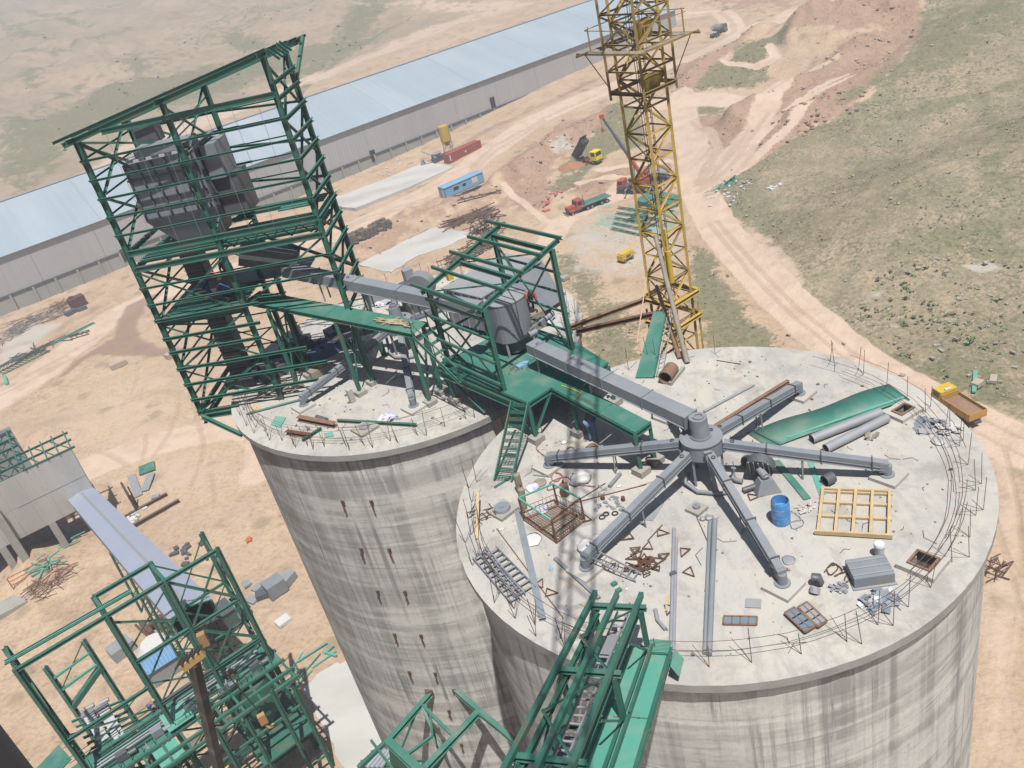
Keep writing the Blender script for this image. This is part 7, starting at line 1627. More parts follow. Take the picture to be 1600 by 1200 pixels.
bits('rock_heap', 'stones strewn along the shed plinth', 600, 272, 9, 30, .7, WHITE, 67, 'stones')
c = Gd(1523, 598); solo('green_board', Geo().box(V(*c)+V(0, 0, .2), (5.0, .5, .2), 1.0), GREENP, 'pale turquoise board lying on the grass beyond the yellow truck', 'board', c)
c = Gd(1527, 602); solo('stone_block', Geo().box(V(*c)+V(0, 0, .3), (1.4, 1.0, .6), .5), STONE, 'pale stone block next to the turquoise board', 'stone', c)
c = Gd(1552, 595); solo('stone_block', Geo().box(V(*c)+V(0, 0, .3), (1.6, .8, .4), .9), STONE, 'flat pale stone right of the turquoise board', 'stone', c)
c = Gd(883, 437); solo('stone_block', Geo().box(V(*c)+V(0, 0, .4), (1.6, 1.2, .6), .5), CONC, 'small pale concrete lump on the grassy bare ground', 'stone', c)
heap('tangle of dark reinforcing steel beside the silo foot track', 1556, 893, 2.5, 2, 26, RUST, 8, .6, bl=2, r=.08)
# left yard scrap
heap('grey scaffold tubes heaped below the long shed', 55, 505, 13, 7, 150, mat('grey_scaffold_steel', (.20, .19, .18), .7, 0, .3, 1), 11, .55, hh=1.6, bl=3.5, r=.09)
heap('upright bundle of brown rods beside the rusty box', 96, 482, 6, 5, 70, RUSTL, 12, 1.3, hh=1.6, bl=3, r=.07)
heap('row of pale rods at the left picture edge', 14, 528, 6, 5, 50, GREYL, 13, .9, bl=2.5, r=.08)
c = Gd(124, 478); solo('rusty_tank', Geo().box(V(*c)+V(0, 0, 1.2), (3.6, 2.6, 2.4), .6).cyl(V(*c)+V(-1, 0, 2.4), V(*c)+V(-1, 0, 2.7), .6), mat('dark_rusty_red', (.10, .04, .035), .8), 'dark rusty box shaped tank left of the muddy junction', 'tank', c)
c = Gd(112, 491); solo('grey_box', Geo().box(V(*c)+V(0, 0, .5), (2.6, 1.6, 1.0), .8).box(V(*c)+V(2.4, 1, .4), (2.2, 1.2, .8), .5), GREYD, 'two grey boxes lying before the rusty tank', 'boxes', c)
truss('long green lattice laid along the left road verge', ((0, 585), (75, 547)), 2.6, GREEN, 12, h=.8)
truss('long thin green frame extending to the muddy junction', ((80, 540), (148, 505)), .8, GREENP, 10, h=.2)
heap('grey purlins lying beside the long green lattice', 60, 548, 16, 2, 22, GREYD, 14, .58, bl=9, hh=.5)
truss('small brown lattice piece near the muddy junction', ((108, 530), (140, 520)), 1.8, BR, 4, h=.4)
c = Gd(8, 590); solo('green_column', Geo().bar(V(*c)+V(0, 0, .2), V(*Gd(12, 602))+V(0, 0, .2), .6), GREENP, 'short turquoise post lying at the left picture edge', 'steel post', c)
c = Gd(186, 572); solo('stone_block', Geo().box(V(*c)+V(0, 0, .5), (3.2, 1.8, 1.0), .5), STONE, 'large flat boulder on the bank below the muddy junction', 'boulder', c)
c = Gd(270, 558); solo('stone_block', Geo().box(V(*c)+V(0, 0, .5), (2.4, 1.6, 1.2), .8), STONE, 'boulder just left of the tower base', 'boulder', c)
for p, q, m, l, w_ in (((206, 745), (218, 777), GREYL, 'left of two grey steel plates on the sand', 1.2), ((237, 742), (227, 769), GREYL, 'right of two grey steel plates on the sand', 1.2), ((230, 727), (231, 740), GREEN2, 'small green plate above the two grey plates', 2.4), ((238, 779), (250, 776), GREYL, 'short pale plate below the two grey plates', .8)):
    a, b = V(*Gd(*p)), V(*Gd(*q)); solo('steel_plate', Geo().bar(a+V(0, 0, .25), b+V(0, 0, .25), w_, .15), m, l, 'steel plate', a)
for p, q, l in (((197, 810), (262, 774), 'upper thin brown beam lying beside the covered gallery'), ((210, 824), (281, 784), 'lower thin brown beam pair lying beside the covered gallery')):
    a, b = V(*Gd(*p)), V(*Gd(*q)); solo('steel_beam', Geo().bar(a+V(0, 0, .3), b+V(0, 0, .3), .45, .4, 'I'), BR, l, 'steel beam', a)
bits('white_litter', 'white plastic litter beside the covered gallery', 207, 809, .9, 12, .8, WHITE, 21, 'litter')
bits('orange_litter', 'small orange scrap on the sand', 386, 846, .3, 4, .7, ORANGE, 22, 'litter')
bits('grey_litter', 'dark scrap pile near the silo foot', 290, 868, 1.5, 14, .9, GREYD, 23, 'litter')
for p, s, r_, m, l in (((433, 925), (2.3, 1.9, 1.8), .6, GREY, 'grey cube shaped duct piece on the sand'), ((448, 912), (2.6, 1.4, 1.0), 1.0, GREYL, 'pale crumpled duct piece behind the grey cube'), ((412, 932), (1.6, 1.2, .7), .2, GREYD, 'small dark box left of the grey cube'), ((405, 917), (1.8, 1.0, .3), .9, GREYL, 'flat pale plate left of the grey cube'), ((386, 913), (1.0, 1.2, .3), .5, GREYL, 'small flat plate beside the green frame column'), ((395, 938), (1.2, 1.6, .3), .9, GREYL, 'flat plate below the grey boxes'), ((443, 972), (1.6, 1.3, .4), .6, WHITE, 'white square plate lying alone on the sand'), ((193, 1020), (2.6, 2.0, 1.4), .7, GREYL, 'grey wedge shaped box lying inside the green frame')):
    c = V(*Gd(*p)); solo('duct_piece', Geo().box(c+V(0, 0, s[2]/2), s, r_), m, l, 'duct piece', c)
heap('green steel cross lying on the mound beside the gallery', 108, 850, 3, 3, 8, GREENP, 24, .3, bl=4, hh=.3)
heap('stack of green brackets on the mound', 75, 882, 4, 3, 12, GREENP, 25, .4, bl=4, hh=.8)
heap('tangle of rusty rods and green bars below the brackets', 78, 908, 5, 4, 70, RUSTL, 26, .8, hh=.7, bl=3, r=.07)
heap('rusty pipes lying between the green columns', 245, 985, 4, 1.5, 5, RUST, 27, .6, bl=4, r=.4)
heap('few green offcuts near the pale apron', 487, 1035, 5, 3, 8, GREENP, 28, .8, bl=4, hh=.4)

# ------------------------------------------------------------------ clad building on concrete pillars, left
CLAD = corrugated('grey_vertical_cladding', (.56, .555, .54), .30, 0, .34, .35, (.26, .25, .235), .35, .006, .15)
DECKR = corrugated('blue_grey_gallery_sheeting', (.40, .45, .56), .5, 1, .42, .2, (.42, .44, .46), .3, .05, .25)
b0_ = V(-59.48, 104.87, 0); bd = V(-.878, -.479, 0); bn = V(-.479, .878, 0); ZB, ZT = -42.5, -33.9
def BP(a, b, z): p = b0_+bd*a+bn*b; return V(p.x, p.y, z)
bld = thing('clad_building', 'grey metal clad building on concrete pillars with unroofed green trusses', 'industrial building', BP(0, 0, GZ))
def cladp(a0_, a1_, off, z0, z1, nm='wall_sheet', side=False):
    n = max(1, int(abs(a1_-a0_)/2.4))
    for k in range(n):
        s0 = a0_+(a1_-a0_)*k/n+.01; s1 = a0_+(a1_-a0_)*(k+1)/n-.01
        pts = [BP(s0, off, z0), BP(s1, off, z0), BP(s1, off, z1), BP(s0, off, z1)] if not side else [BP(off, s0, z0), BP(off, s1, z0), BP(off, s1, z1), BP(off, s0, z1)]
        o = part(bld, nm, Geo().sheet(pts, .08), CLAD); org = ORG[bld.name]; ax = bn if side else bd
        set_uv(o, lambda co: ((Vector(co)+org-b0_).dot(ax), co.z+org.z))
cladp(0, 22, 0, ZB, (ZB+ZT)/2-.02); cladp(0, 22, 0, (ZB+ZT)/2+.02, ZT); cladp(.06, 5.4, 0, ZB, ZT, side=True); cladp(22, 5.6, 12, ZB, ZT+1.8)
for a, b in ((.3, .4), (6.5, .4), (13, .4), (19.5, .4), (.3, 5), (6.5, 11.5), (13, 11.5), (6.5, 5)):
    p = BP(a, b, 0); part(bld, 'pillar', Geo().box((p.x, p.y, (ZB+hz(p.x, p.y)-1)/2), (.9, .9, ZB-hz(p.x, p.y)+1), .5), CONC)
part(bld, 'floor', Geo().prism([BP(.1, .15, 0)[:2], BP(22, .15, 0)[:2], BP(22, 11.8, 0)[:2], BP(5.8, 11.8, 0)[:2], BP(5.8, 5.3, 0)[:2], BP(.1, 5.3, 0)[:2]], ZB-.3, ZB), GREYD)
def btr(a0, b0, a1, b1, z, w=.25): part(bld, 'roof_beam', Geo().bar(BP(a0, b0, z), BP(a1, b1, z), w, w, 'I'), GREEN)
for b in (.05, 2.7, 5.4): btr(-.6, b, 6.2, b, ZT+.1)
for a in (-.1, 1.5, 3.0, 4.5, 5.9): btr(a, -.3, a, 6.2, ZT+.25, .18)
for a in (0, 2, 4): part(bld, 'roof_brace', Geo().bar(BP(a, .1, ZT+.1), BP(a+2, 5.3, ZT+.1), .12), GREEN)
for b in (.1, 3, 6, 9, 12): btr(5.7, b, 23, b, ZT+1.2, .3)
for k in range(8): btr(6.2+2.2*k, -.4, 6.2+2.2*k, 12.6, ZT+1.5, .2)
for b in (.1, 3, 6, 9, 12):
    for k in range(8): part(bld, 'roof_truss_web', Geo().bar(BP(5.7+2.1*k, b, ZT), BP(6.75+2.1*k, b, ZT+1.1), .12).bar(BP(6.75+2.1*k, b, ZT+1.1), BP(7.8+2.1*k, b, ZT), .12), GREEN)
    btr(5.7, b, 23, b, ZT-.05, .22)
part(bld, 'purlin_line', Geo().bar(BP(0, -.06, (ZB+ZT)/2), BP(9, -.06, (ZB+ZT)/2), .05, .1), GREYL)
dk = BP(-3.5, 2.5, 0); solo('brown_gate', Geo().box((dk.x, dk.y, hz(dk.x, dk.y)+1.6), (.3, 4.5, 3.4), .5).bar((dk.x+.5, dk.y, hz(dk.x, dk.y)+.2), (dk.x+.5, dk.y+.1, hz(dk.x, dk.y)+3.4), .15), mat('dark_brown_panel', (.06, .035, .03), .8), 'dark brown panel standing beside the gallery and building corner', 'panel', (dk.x, dk.y, hz(dk.x, dk.y)))
solo('orange_barrier', Geo().bar(BP(9, -4, -46), BP(14, -4, -46), .1).bar(BP(9, -4, -45.4), BP(14, -4, -45.4), .1).bar(BP(9, -4, -44.8), BP(14, -4, -44.8), .1).bar(BP(9, -4, -47.5), BP(9, -4, -44.8), .1).bar(BP(14, -4, -47.5), BP(14, -4, -44.8), .1), ORANGE, 'orange tube barrier under the clad building', 'barrier', BP(9, -4, -47.5))
g = Geo().box(BP(17, -6.5, -47.2), (8, 3, .8), math.atan2(bd.y, bd.x)); solo('loading_dock', g, CONC, 'pale concrete dock beside the front pillar at the picture edge', 'dock', BP(12, -6.5, GZ))
for p, q in (((38, 875), (-8, 790)),): 
    a = V(*Gd(40, 873)); part(bld, 'pillar', Geo().box((a.x, a.y, -42.5), (1.0, 1.0, 10.5), .5), CONC)

# ------------------------------------------------------------------ inclined covered gallery
ga0 = (V(*U(104, 776, -41)), V(*U(140, 758, -41))); ga1 = (V(*U(266, 968, -29)), V(*U(330, 937, -29)))
gal = thing('covered_gallery', 'long blue grey corrugated covered conveyor gallery rising from the clad building', 'conveyor gallery', V(*U(200, 860, GZ)))
def GLp(f, s, dz=0): # f along, s across 0..1
    a = ga0[0].lerp(ga1[0], f); b = ga0[1].lerp(ga1[1], f); p = a.lerp(b, s); return p+V(0, 0, dz)
gax = (GLp(1, .5)-GLp(0, .5)); glen = gax.length; gax.normalize()
n = 36
for k in range(n):
    f0, f1 = k/n+.0002, (k+1)/n-.0002
    for s0, s1, d0, d1 in ((-.04, .5, 0, .38), (.5, 1.04, .38, 0)):
        o = part(gal, 'roof_sheet', Geo().sheet([GLp(f0, s0, d0), GLp(f1, s0, d0), GLp(f1, s1, d1), GLp(f0, s1, d1)], .04), DECKR)
        org = ORG[gal.name]; A_ = GLp(0, 0); set_uv(o, lambda co: (s0*3+co.z*.0, (Vector(co)+org-A_).dot(gax)))
hv = V(.287, -.62, .73).normalized(); fx = V(0, 0, 1).cross(hv).normalized(); fy = hv.cross(fx)
GLINT = mat('sun_glint_metal', (.95, .95, .95), .22, 1.0, .03, 1, bump=.6, bscale=3)  # mirror-like sheets, added and tilted to throw sun glare at the camera
for k in range(6):
    cpt = GLp(.012, -.05+k/5*1.1, .55+.38*(1-abs(k/5*2-1)))+V(.1, -.25, 0); part(gal, 'sun_glint_sheet', Geo().sheet([cpt-fx*.33-fy*.22, cpt+fx*.33-fy*.22, cpt+fx*.33+fy*.22, cpt-fx*.33+fy*.22], .02), GLINT)
part(gal, 'ridge_cap', Geo().bar(GLp(0, .5, .44), GLp(1, .5, .44), .3, .03), GREYL)
for s in (0, 1):
    for k in range(12):
        f0, f1 = k/12+.001, (k+1)/12-.001
        o = part(gal, 'side_sheet', Geo().sheet([GLp(f0, s, -.05), GLp(f1, s, -.05), GLp(f1, s, -2.1), GLp(f0, s, -2.1)], .05), GREYL if s else GREY)
part(gal, 'floor', Geo().sheet([GLp(0, 0, -2.15), GLp(.999, 0, -2.15), GLp(.999, 1, -2.15), GLp(0, 1, -2.15)], .15), GREYD)
part(gal, 'conveyor_belt', Geo().sheet([GLp(0, .25, -1.4), GLp(.995, .25, -1.4), GLp(.995, .7, -1.4), GLp(0, .7, -1.4)], .12), BLACK)
for s in (0, 1): part(gal, 'end_post', Geo().bar(GLp(1, s, 0), GLp(1, s, -2.1), .12), GREEN)
part(gal, 'end_rafter', Geo().bar(GLp(1, 0, 0), GLp(1, .5, .36), .1).bar(GLp(1, .5, .36), GLp(1, 1, 0), .1), GREEN)
for f in (.45, .62, .76, .9):
    g = Geo()
    for s in (0, 1):
        p = GLp(f, s, -2.15); zz = hz(p.x, p.y); part(gal, 'trestle_leg', Geo().bar(p, V(p.x-(.5-s)*.6, p.y, zz), .2, .2, 'I'), GREEN)
    a, b = GLp(f, 0, -2.15), GLp(f, 1, -2.15); zz = hz(a.x, a.y); k = 0; z = zz+.5
    while z < a.z-2.5: part(gal, 'trestle_brace', Geo().bar(V(a.x, a.y, z), V(b.x, b.y, z+2.4), .1).bar(V(b.x, b.y, z), V(a.x, a.y, z+2.4), .1), GREEN); z += 2.5

# ------------------------------------------------------------------ big green frame building, bottom left
SX = V(-.846, -.533, 0); SY = V(-.565, .825, 0); SO = V(-26.4, 58.1, 0)
def FP2(a, b, z): p = SO+SX*a+SY*b; return V(p.x, p.y, z)
fb_ = thing('frame_building', 'unfinished tall green steel frame building in the near left corner', 'steel building', FP2(0, 0, GZ))
DZ0 = -35.2; TOPZ = -22.0; XS = (0, 4.5, 9.2, 16.0)
def fbar(a, b, w=.3, kind='I', nm='beam', m=GREEN): part(fb_, nm, Geo().bar(a, b, w, w, kind), m)
for i, x in enumerate(XS):
    for y in (0, 3.2): fbar(FP2(x, y, GZ-.5), FP2(x, y, TOPZ), .34, 'I', 'column')
for x in (2.0, 7): fbar(FP2(x, -5.0, GZ-.5), FP2(x, -5.0, -33.5), .3, 'I', 'column')
for x in (0, 4.5): fbar(FP2(x, -3.2, GZ), FP2(x, -3.2, -36), .3, 'I', 'column')
fbar(FP2(0, 0, TOPZ-.2), FP2(16.2, 0, TOPZ-.2), .3); fbar(FP2(4.3, 3.2, TOPZ-.15), FP2(9.3, 3.2, TOPZ-.15), .3); [fbar(V(*U(7, 1033+3*k, -21.5)), V(*U(205, 920+3*k, -21.5)), .1, 'C', 'beam', GREENP if k == 1 else GREEN2) for k in range(3)]
for x in (4.5, 9.2, 16): fbar(FP2(x, 0, TOPZ-.2), FP2(x, 3.2, TOPZ-.2), .26)
fbar(FP2(4.5, 0, -27.4), FP2(9.2, 0, -27.4), .3); fbar(FP2(0, 0, -27.6), FP2(4.5, 0, -27.6), .26); fbar(FP2(0, 3.2, -27.6), FP2(4.5, 3.2, -27.6), .2)
fbar(FP2(9.2, 0, -30.2), FP2(16, 0, -30.2), .26); fbar(FP2(4.5, 0, -32.3), FP2(9.2, 0, -32.3), .3, 'I', 'beam', GREYD); fbar(FP2(0, 0, -32.3), FP2(4.5, 0, -32.3), .3)
Zs = (-22.3, -27.6, -32.3, -35.2, -38.5, -41.9, -45.5)
for a, b in zip(Zs[:-1], Zs[1:]):
    fbar(FP2(0, 0, a), FP2(4.5, 0, b), .2, 'L', 'brace'); 
    if a != -32.3: fbar(FP2(4.5, 0, a), FP2(0, 0, b), .2, 'L', 'brace')
    fbar(FP2(0, 0, b), FP2(4.5, 0, b), .24); fbar(FP2(0, 0, b), FP2(0, 3.2, a), .16, 'L', 'brace'); fbar(FP2(0, 3.2, b), FP2(0, 0, a), .16, 'L', 'brace')
    if a < -26: fbar(FP2(4.5, 0, a), FP2(9.2, 0, b), .16, 'L', 'brace'); fbar(FP2(4.5, 3.2, a), FP2(9.2, 3.2, b), .18, 'L', 'brace'); fbar(FP2(4.5, 0, b), FP2(9.2, 0, b), .22)
    if a < -34: fbar(FP2(9.2, 0, a), FP2(16, 0, b), .2, 'L', 'brace'); fbar(FP2(16, 0, a), FP2(9.2, 0, b), .2, 'L', 'brace'); fbar(FP2(9.2, 0, b), FP2(16, 0, b), .24)
fbar(FP2(4.5, 3.2, -25), FP2(9.2, 3.2, -28.5), .16, 'L', 'brace'); fbar(FP2(9.2, 3.2, -25), FP2(4.5, 3.2, -28.5), .16, 'L', 'brace')
# denser lattice of the rear row and of the lower storeys
for a, b in zip(Zs[:-1], Zs[1:]):
    for x0, x1 in ((0, 4.5), (4.5, 9.2), (9.2, 16.0)):
        if a < -31 or x0 == 0: fbar(FP2(x0, 3.2, a), FP2(x1, 3.2, b), .12, 'L', 'brace'); fbar(FP2(x1, 3.2, a), FP2(x0, 3.2, b), .12, 'L', 'brace'); fbar(FP2(x0, 3.2, b), FP2(x1, 3.2, b), .16, 'C')
        if a < -34: fbar(FP2(x0, -3.2, a), FP2(x1, 0, b), .12, 'L', 'brace'); fbar(FP2(x0, -3.2, b), FP2(x1, -3.2, b), .18, 'C'); fbar(FP2(x0, 0, b), FP2(x0, -3.2, b), .16, 'C')
for k in range(16):
    fbar(FP2(.3+.98*k, -.55, DZ0+.05), FP2(.3+.98*k, -.55, DZ0+1.0), .05, 'box', 'handrail_post'); fbar(FP2(.3+.98*k, 1.05, DZ0+.05), FP2(.3+.98*k, 3.0, DZ0+.12), .06, 'C', 'deck_joist')
for k in range(14): fbar(FP2(9.0+.5*k, -3.4, -36.1), FP2(9.0+.5*k, -.7, -36.1), .07, 'C', 'deck_joist')
for k in range(5): c_ = FP2(1.5+3*k, .2, DZ0+.5); part(fb_, 'machine', Geo().box(c_, (.9, .6, .7), .5).cyl(c_+V(.5, 0, 0), c_+V(1.1, .3, 0), .22, n=10), GREY if k % 2 else GREYD)
for k in range(3): part(fb_, 'pipe_run', Geo().tube([FP2(.5, 2.2-.35*k, DZ0+.4), FP2(8, 2.2-.35*k, DZ0+.4), FP2(8.6, 1.4-.35*k, DZ0+.4), FP2(15.5, 1.4-.35*k, DZ0+.4)], .09, 8), GREYL if k else GREEN2)
# gusset and cross on the left-hand column
fbar(FP2(16, 3.2, -26), FP2(16, 0, -31), .3, 'C', 'brace'); fbar(FP2(16, .2, -25.6), FP2(16, 3.2, -31.5), .3, 'C', 'brace')
# inner lower frame
def inner(p, q, w=.3, kind='I', nm='beam', m=GREENP): part(fb_, nm, Geo().bar(p, q, w, w, kind), m)
iA, iB = V(*U(130, 1000, -30)), V(*U(70, 1042, -30))
for p in (iA, iB): inner(V(p.x, p.y, GZ), p, .36, 'I', 'column', GREEN2)
for z in (-31.5, -33.0): inner(V(iA.x, iA.y, z), V(iB.x, iB.y, z), .22, 'C')
inner(iA, V(iB.x, iB.y, -33), .12, 'L', 'brace', GREEN); inner(V(iA.x, iA.y, -33.5), V(iB.x, iB.y, -35.2), .5, 'C', 'beam', GREEN)
# decks
DZ = -35.2
for k in range(9):
    a0_, a1_ = -.6+k*2.05, -.6+(k+1)*2.05-.05
    part(fb_, 'deck_plate', Geo().sheet([FP2(a0_, 1.1, DZ), FP2(a1_, 1.1, DZ), FP2(a1_, 3.0, DZ), FP2(a0_, 3.0, DZ)], .08), GREEN2)
    if k not in (2, 3): part(fb_, 'deck_plate', Geo().sheet([FP2(a0_, -.6, DZ), FP2(a1_, -.6, DZ), FP2(a1_, 1.0, DZ), FP2(a0_, 1.0, DZ)], .08), GREEN2)
    if k in (5, 7): part(fb_, 'deck_plate', Geo().sheet([FP2(a0_, -3.4, DZ-.4), FP2(a1_, -3.4, DZ-.4), FP2(a1_, -.7, DZ-.4), FP2(a0_, -.7, DZ-.4)], .08), GREENP if k % 2 else GREEN2)
part(fb_, 'deck_plate', Geo().sheet([FP2(7.6, -.8, DZ+.5), FP2(9.8, -.8, DZ+.5), FP2(9.8, 1.6, DZ+.5), FP2(7.6, 1.6, DZ+.5)], .06), GREENP)
for b in (-.6, 1.05, 3.0, -2.2, -3.4): fbar(FP2(-.8, b, DZ-.15), FP2(18, b, DZ-.15), .26, 'C')
for k in range(12): fbar(FP2(-.5+1.6*k, -3.4, DZ-.3), FP2(-.5+1.6*k, 3.0, DZ-.3), .2)
for b in (.2, .6, 1.5, 2.2): fbar(FP2(3, b, DZ+.35), FP2(15, b, DZ+.35), .12, 'C')
for z in (DZ+.55, DZ+1.05): fbar(FP2(1, -.6, z), FP2(9, -.6, z), .05, 'box', 'handrail'); fbar(FP2(9, 3.0, z), FP2(17, 3.0, z), .05, 'box', 'handrail')
for k in range(10): fbar(FP2(1+1.7*k, -.6 if k < 5 else 3.0, DZ), FP2(1+1.7*k, -.6 if k < 5 else 3.0, DZ+1.1), .06, 'box', 'handrail_post')
# lower equipment under the deck
part(fb_, 'lower_deck', Geo().sheet([FP2(-.2, -3, -42), FP2(5, -3, -42), FP2(5, 3, -42), FP2(-.2, 3, -42)], .1), GREEN)
for a, b in ((3.2, 1.3), (9.9, -1.2), (11.8, 1.0)):
    part(fb_, 'landing_beam', Geo().bar(FP2(a, b-2, -39), FP2(a, b+2, -39), .3, .3, 'I'), GREEN)
hp = thing('dark_hopper', 'dark green hopper hanging under the deck of the green frame building', 'hopper', FP2(2.4, .5, -41))
part(hp, 'bin', Geo().cyl(FP2(2.4, .8, -39.5), FP2(2.4, .8, -36.0), 1.7, n=24), GREEN); part(hp, 'cone', Geo().cyl(FP2(2.4, .8, -42), FP2(2.4, .8, -39.5), .4, 1.7, 24), GREEN)
# grey machines at the lower left of the frame
for (x, y), k in (((143, 1150), 0), ((163, 1140), 1), ((205, 1175), 2), ((176, 1182), 3)):
    c = V(*U(x, y, -35.5)); t = thing('screw_feeder', ('left grey sloping feeder casing on the green frame deck', 'right grey sloping feeder casing on the green frame deck', 'dark grey feeder box farthest right on the lower deck', 'dark grey feeder box below the two sloping casings')[k], 'feeder', c, 'grey feeder casings in the green frame')
    q0, q1 = (((138, 1117), (174, 1174)), ((161, 1108), (196, 1166)), ((200, 1165), (214, 1188)), ((172, 1178), (190, 1200)))[k]; z0, z1 = (-33.8, -35.9) if k < 2 else (-36.5, -37)
    A_, B_ = V(*U(*q0, z0)), V(*U(*q1, z1)); part(t, 'casing', Geo().bar(A_, B_, .85, .6), GREYL if k < 2 else GREYD); part(t, 'end_cap', Geo().box(A_, (1.1, .6, .7), .55), GREY); part(t, 'joint_flange', Geo().bar(A_.lerp(B_, .5), A_.lerp(B_, .53), 1.0, .75), GREYD); part(t, 'motor', Geo().cyl(A_+V(-.2, .3, .4), A_+V(.5, .6, .4), .2, n=12), GREYL)
    part(t, 'support', Geo().bar(c+V(.4, -.5, 0), c+V(.4, -.5, -1.6), .2), GREEN)
for k in range(7): a = V(*U(112+6*k, 1128+8.5*k, -35.2)); b = V(*U(190+5*k, 1095+8*k, -35.2)); part(fb_, 'deck_joist', Geo().bar(a, b, .16, .2, 'C'), GREEN2)
g = Geo(); a, b = V(*U(60, 1200, -36)), V(*U(105, 1175, -36)); part(fb_, 'low_roof_panel', Geo().sheet([V(*U(58, 1200, -36)), V(*U(92, 1164, -36)), V(*U(112, 1186, -36)), V(*U(85, 1215, -36))], .1), GREEN2)
# blue roofed cabin and sheeting near it
c = V(*Gd(262, 1052)); L = Loc('blue_roof_cabin', 'small cabin with corrugated bright blue roof seen through the green frame', 'cabin', c, .55)
L.p('wall', Geo().box((0, 0, 1.1), (3.4, 2.1, 2.2)), GREYL); L.p('roof', Geo().sheet([(-1.85, -1.3, 2.2), (1.85, -1.3, 2.2), (1.85, 1.3, 2.6), (-1.85, 1.3, 2.6)], .06), BLUER)
for k in range(10): L.p('roof_rib', Geo().bar((-1.75+.39*k, -1.3, 2.26), (-1.75+.39*k, 1.3, 2.66), .09), BLUEP)
L.p('door', Geo().box((-1.72, .2, 1.1), (.06, .9, 1.9)), GREYD)
c = V(*Gd(352, 985)); L = Loc('dark_shed', 'dark open fronted green grey shed beneath the gallery end', 'shed', c, .6); L.p('wall', Geo().box((0, 0, 1.4), (3.2, 2.4, 2.8)), GREYD); L.p('roof', Geo().box((0, 0, 2.9), (3.6, 2.8, .15)), GREYD); L.p('side_panel', Geo().box((1.7, 0, 1.3), (.1, 2.2, 2.4)), GREEN)
c = V(*Gd(375, 970)); solo('grey_tank', Geo().box(c+V(0, 0, 1.6), (2.6, 2.0, 2.4), .6).box(c+V(.4, .8, 2.6), (1.4, 1.0, .4), .6), GREYL, 'pale grey tank beyond the gallery end beside the green column', 'tank', c)
solo('tarpaulin_bundle', Geo().cyl(V(*Gd(243, 1012)), V(*Gd(243, 1012))+V(0, 0, 1.0), 2.2, 1.4, 9), WHITE, 'pale crumpled sheet bundle beside the blue roofed cabin', 'tarpaulin', Gd(243, 1012))
p = V(*U(239, 1114, DZ+.1)); person(p.x, p.y, DZ+.05, .6, bend(.25), OVERB, OVERB, 'worker in bright blue overalls bending on the green frame deck', WOOD)
p = V(*U(366, 1060, DZ+.1)); person(p.x, p.y, DZ+.05, 2.0, crouch, ORANGE, CLOTHD, 'worker in orange crouching on the deck by the crane hook', WHITE)
# mobile crane boom reaching up in front of the frame
bh = V(*U(303, 1036, -19)); bl_ = V(*U(352, 1245, -36)); bdv = (bl_-bh).normalized(); foot = bh+bdv*((GZ+3-bh.z)/bdv.z)
bm = thing('crane_boom', 'dark telescopic crane boom with yellow striped head in front of green frame', 'crane boom', foot)
part(bm, 'inner_boom', Geo().bar(bh, bh.lerp(foot, .5), .55, .62), mat('worn_black_boom', (.035, .032, .03), .6, 0, .4, 2, (.2, .18, .15), .7, .8)); part(bm, 'outer_boom', Geo().bar(bh.lerp(foot, .5), foot, 1.0, 1.1), YEL)
for s in (-.3, .3): part(bm, 'boom_edge', Geo().bar(bh+V(s, 0, .3), bh.lerp(foot, .5)+V(s, 0, .3), .08), RUSTL)
hx = V(.95, .3, 0).normalized()
part(bm, 'boom_head', Geo().bar(bh-hx*.75+V(0, 0, .1), bh+hx*.8+V(0, 0, .55), .55, .55), mat('boom_head_yellow', (.5, .33, .12), .6, 0, .2, 2, (.2, .13, .06), .4, 2))
for k in range(5): q = bh-hx*.8+hx*(.38*k)+V(0, 0, .48+.12*k); part(bm, 'warning_stripe', Geo().bar(q+V(-.1, -.45, .0), q+V(.18, .4, .05), .14, .06), BLACK)
part(bm, 'sheave_block', Geo().box(bh+hx*1.0+V(0, .3, 1.2), (.5, .4, 1.0), .3), mat('block_ochre', (.36, .2, .09), .7))
hk = bh+V(2.6, -.7, -5.5); part(bm, 'hook_rope', Geo().cyl(bh+hx*1.0+V(0, 0, .6), hk+V(0, 0, .8), .05, n=5), BLACK); part(bm, 'hook_block', Geo().box(hk, (.5, .35, .8), .4).tube([hk+V(0, 0, -.6), hk+V(.1, 0, -.95), hk+V(.4, 0, -1.0), hk+V(.45, 0, -.7)], .1, 6), mat('hook_ochre', (.42, .24, .09), .7))
part(bm, 'turret', Geo().box(foot+V(0, 0, -1.2), (3, 3, 3.2)), YEL)

# ------------------------------------------------------------------ inclined green gallery over the front silo edge
S0 = V(.65, 17.5, 2.2); gu = V(-.38, -.925, .36); gp_ = V(.925, -.38, 0)
def IG(L_, a, h=0): return S0+gu*L_+gp_*a+V(0, 0, h)
ig = thing('inclined_gallery', 'green inclined truss gallery landing on the front silo roof', 'conveyor gallery', IG(0, 0, -2.2)); LN = 15.5
for a, l0, m in ((0, -.55, GREEN), (.62, -.5, GREEN), (1.28, -.55, GREEN)): part(ig, 'top_chord', Geo().bar(IG(l0, a, 0), IG(LN, a, 0), .12, .16, 'C'), m)
for a in (.12, 1.2): part(ig, 'upper_rail', Geo().bar(IG(-.1, a, -.42), IG(LN, a, -.42), .12, .14, 'I'), GREEN)
for a in (-.02, 1.28, 1.62, 1.95): part(ig, 'bottom_chord', Geo().bar(IG(-.1, a, -1.75), IG(LN, a, -1.75), .09, .16, 'I'), GREEN)
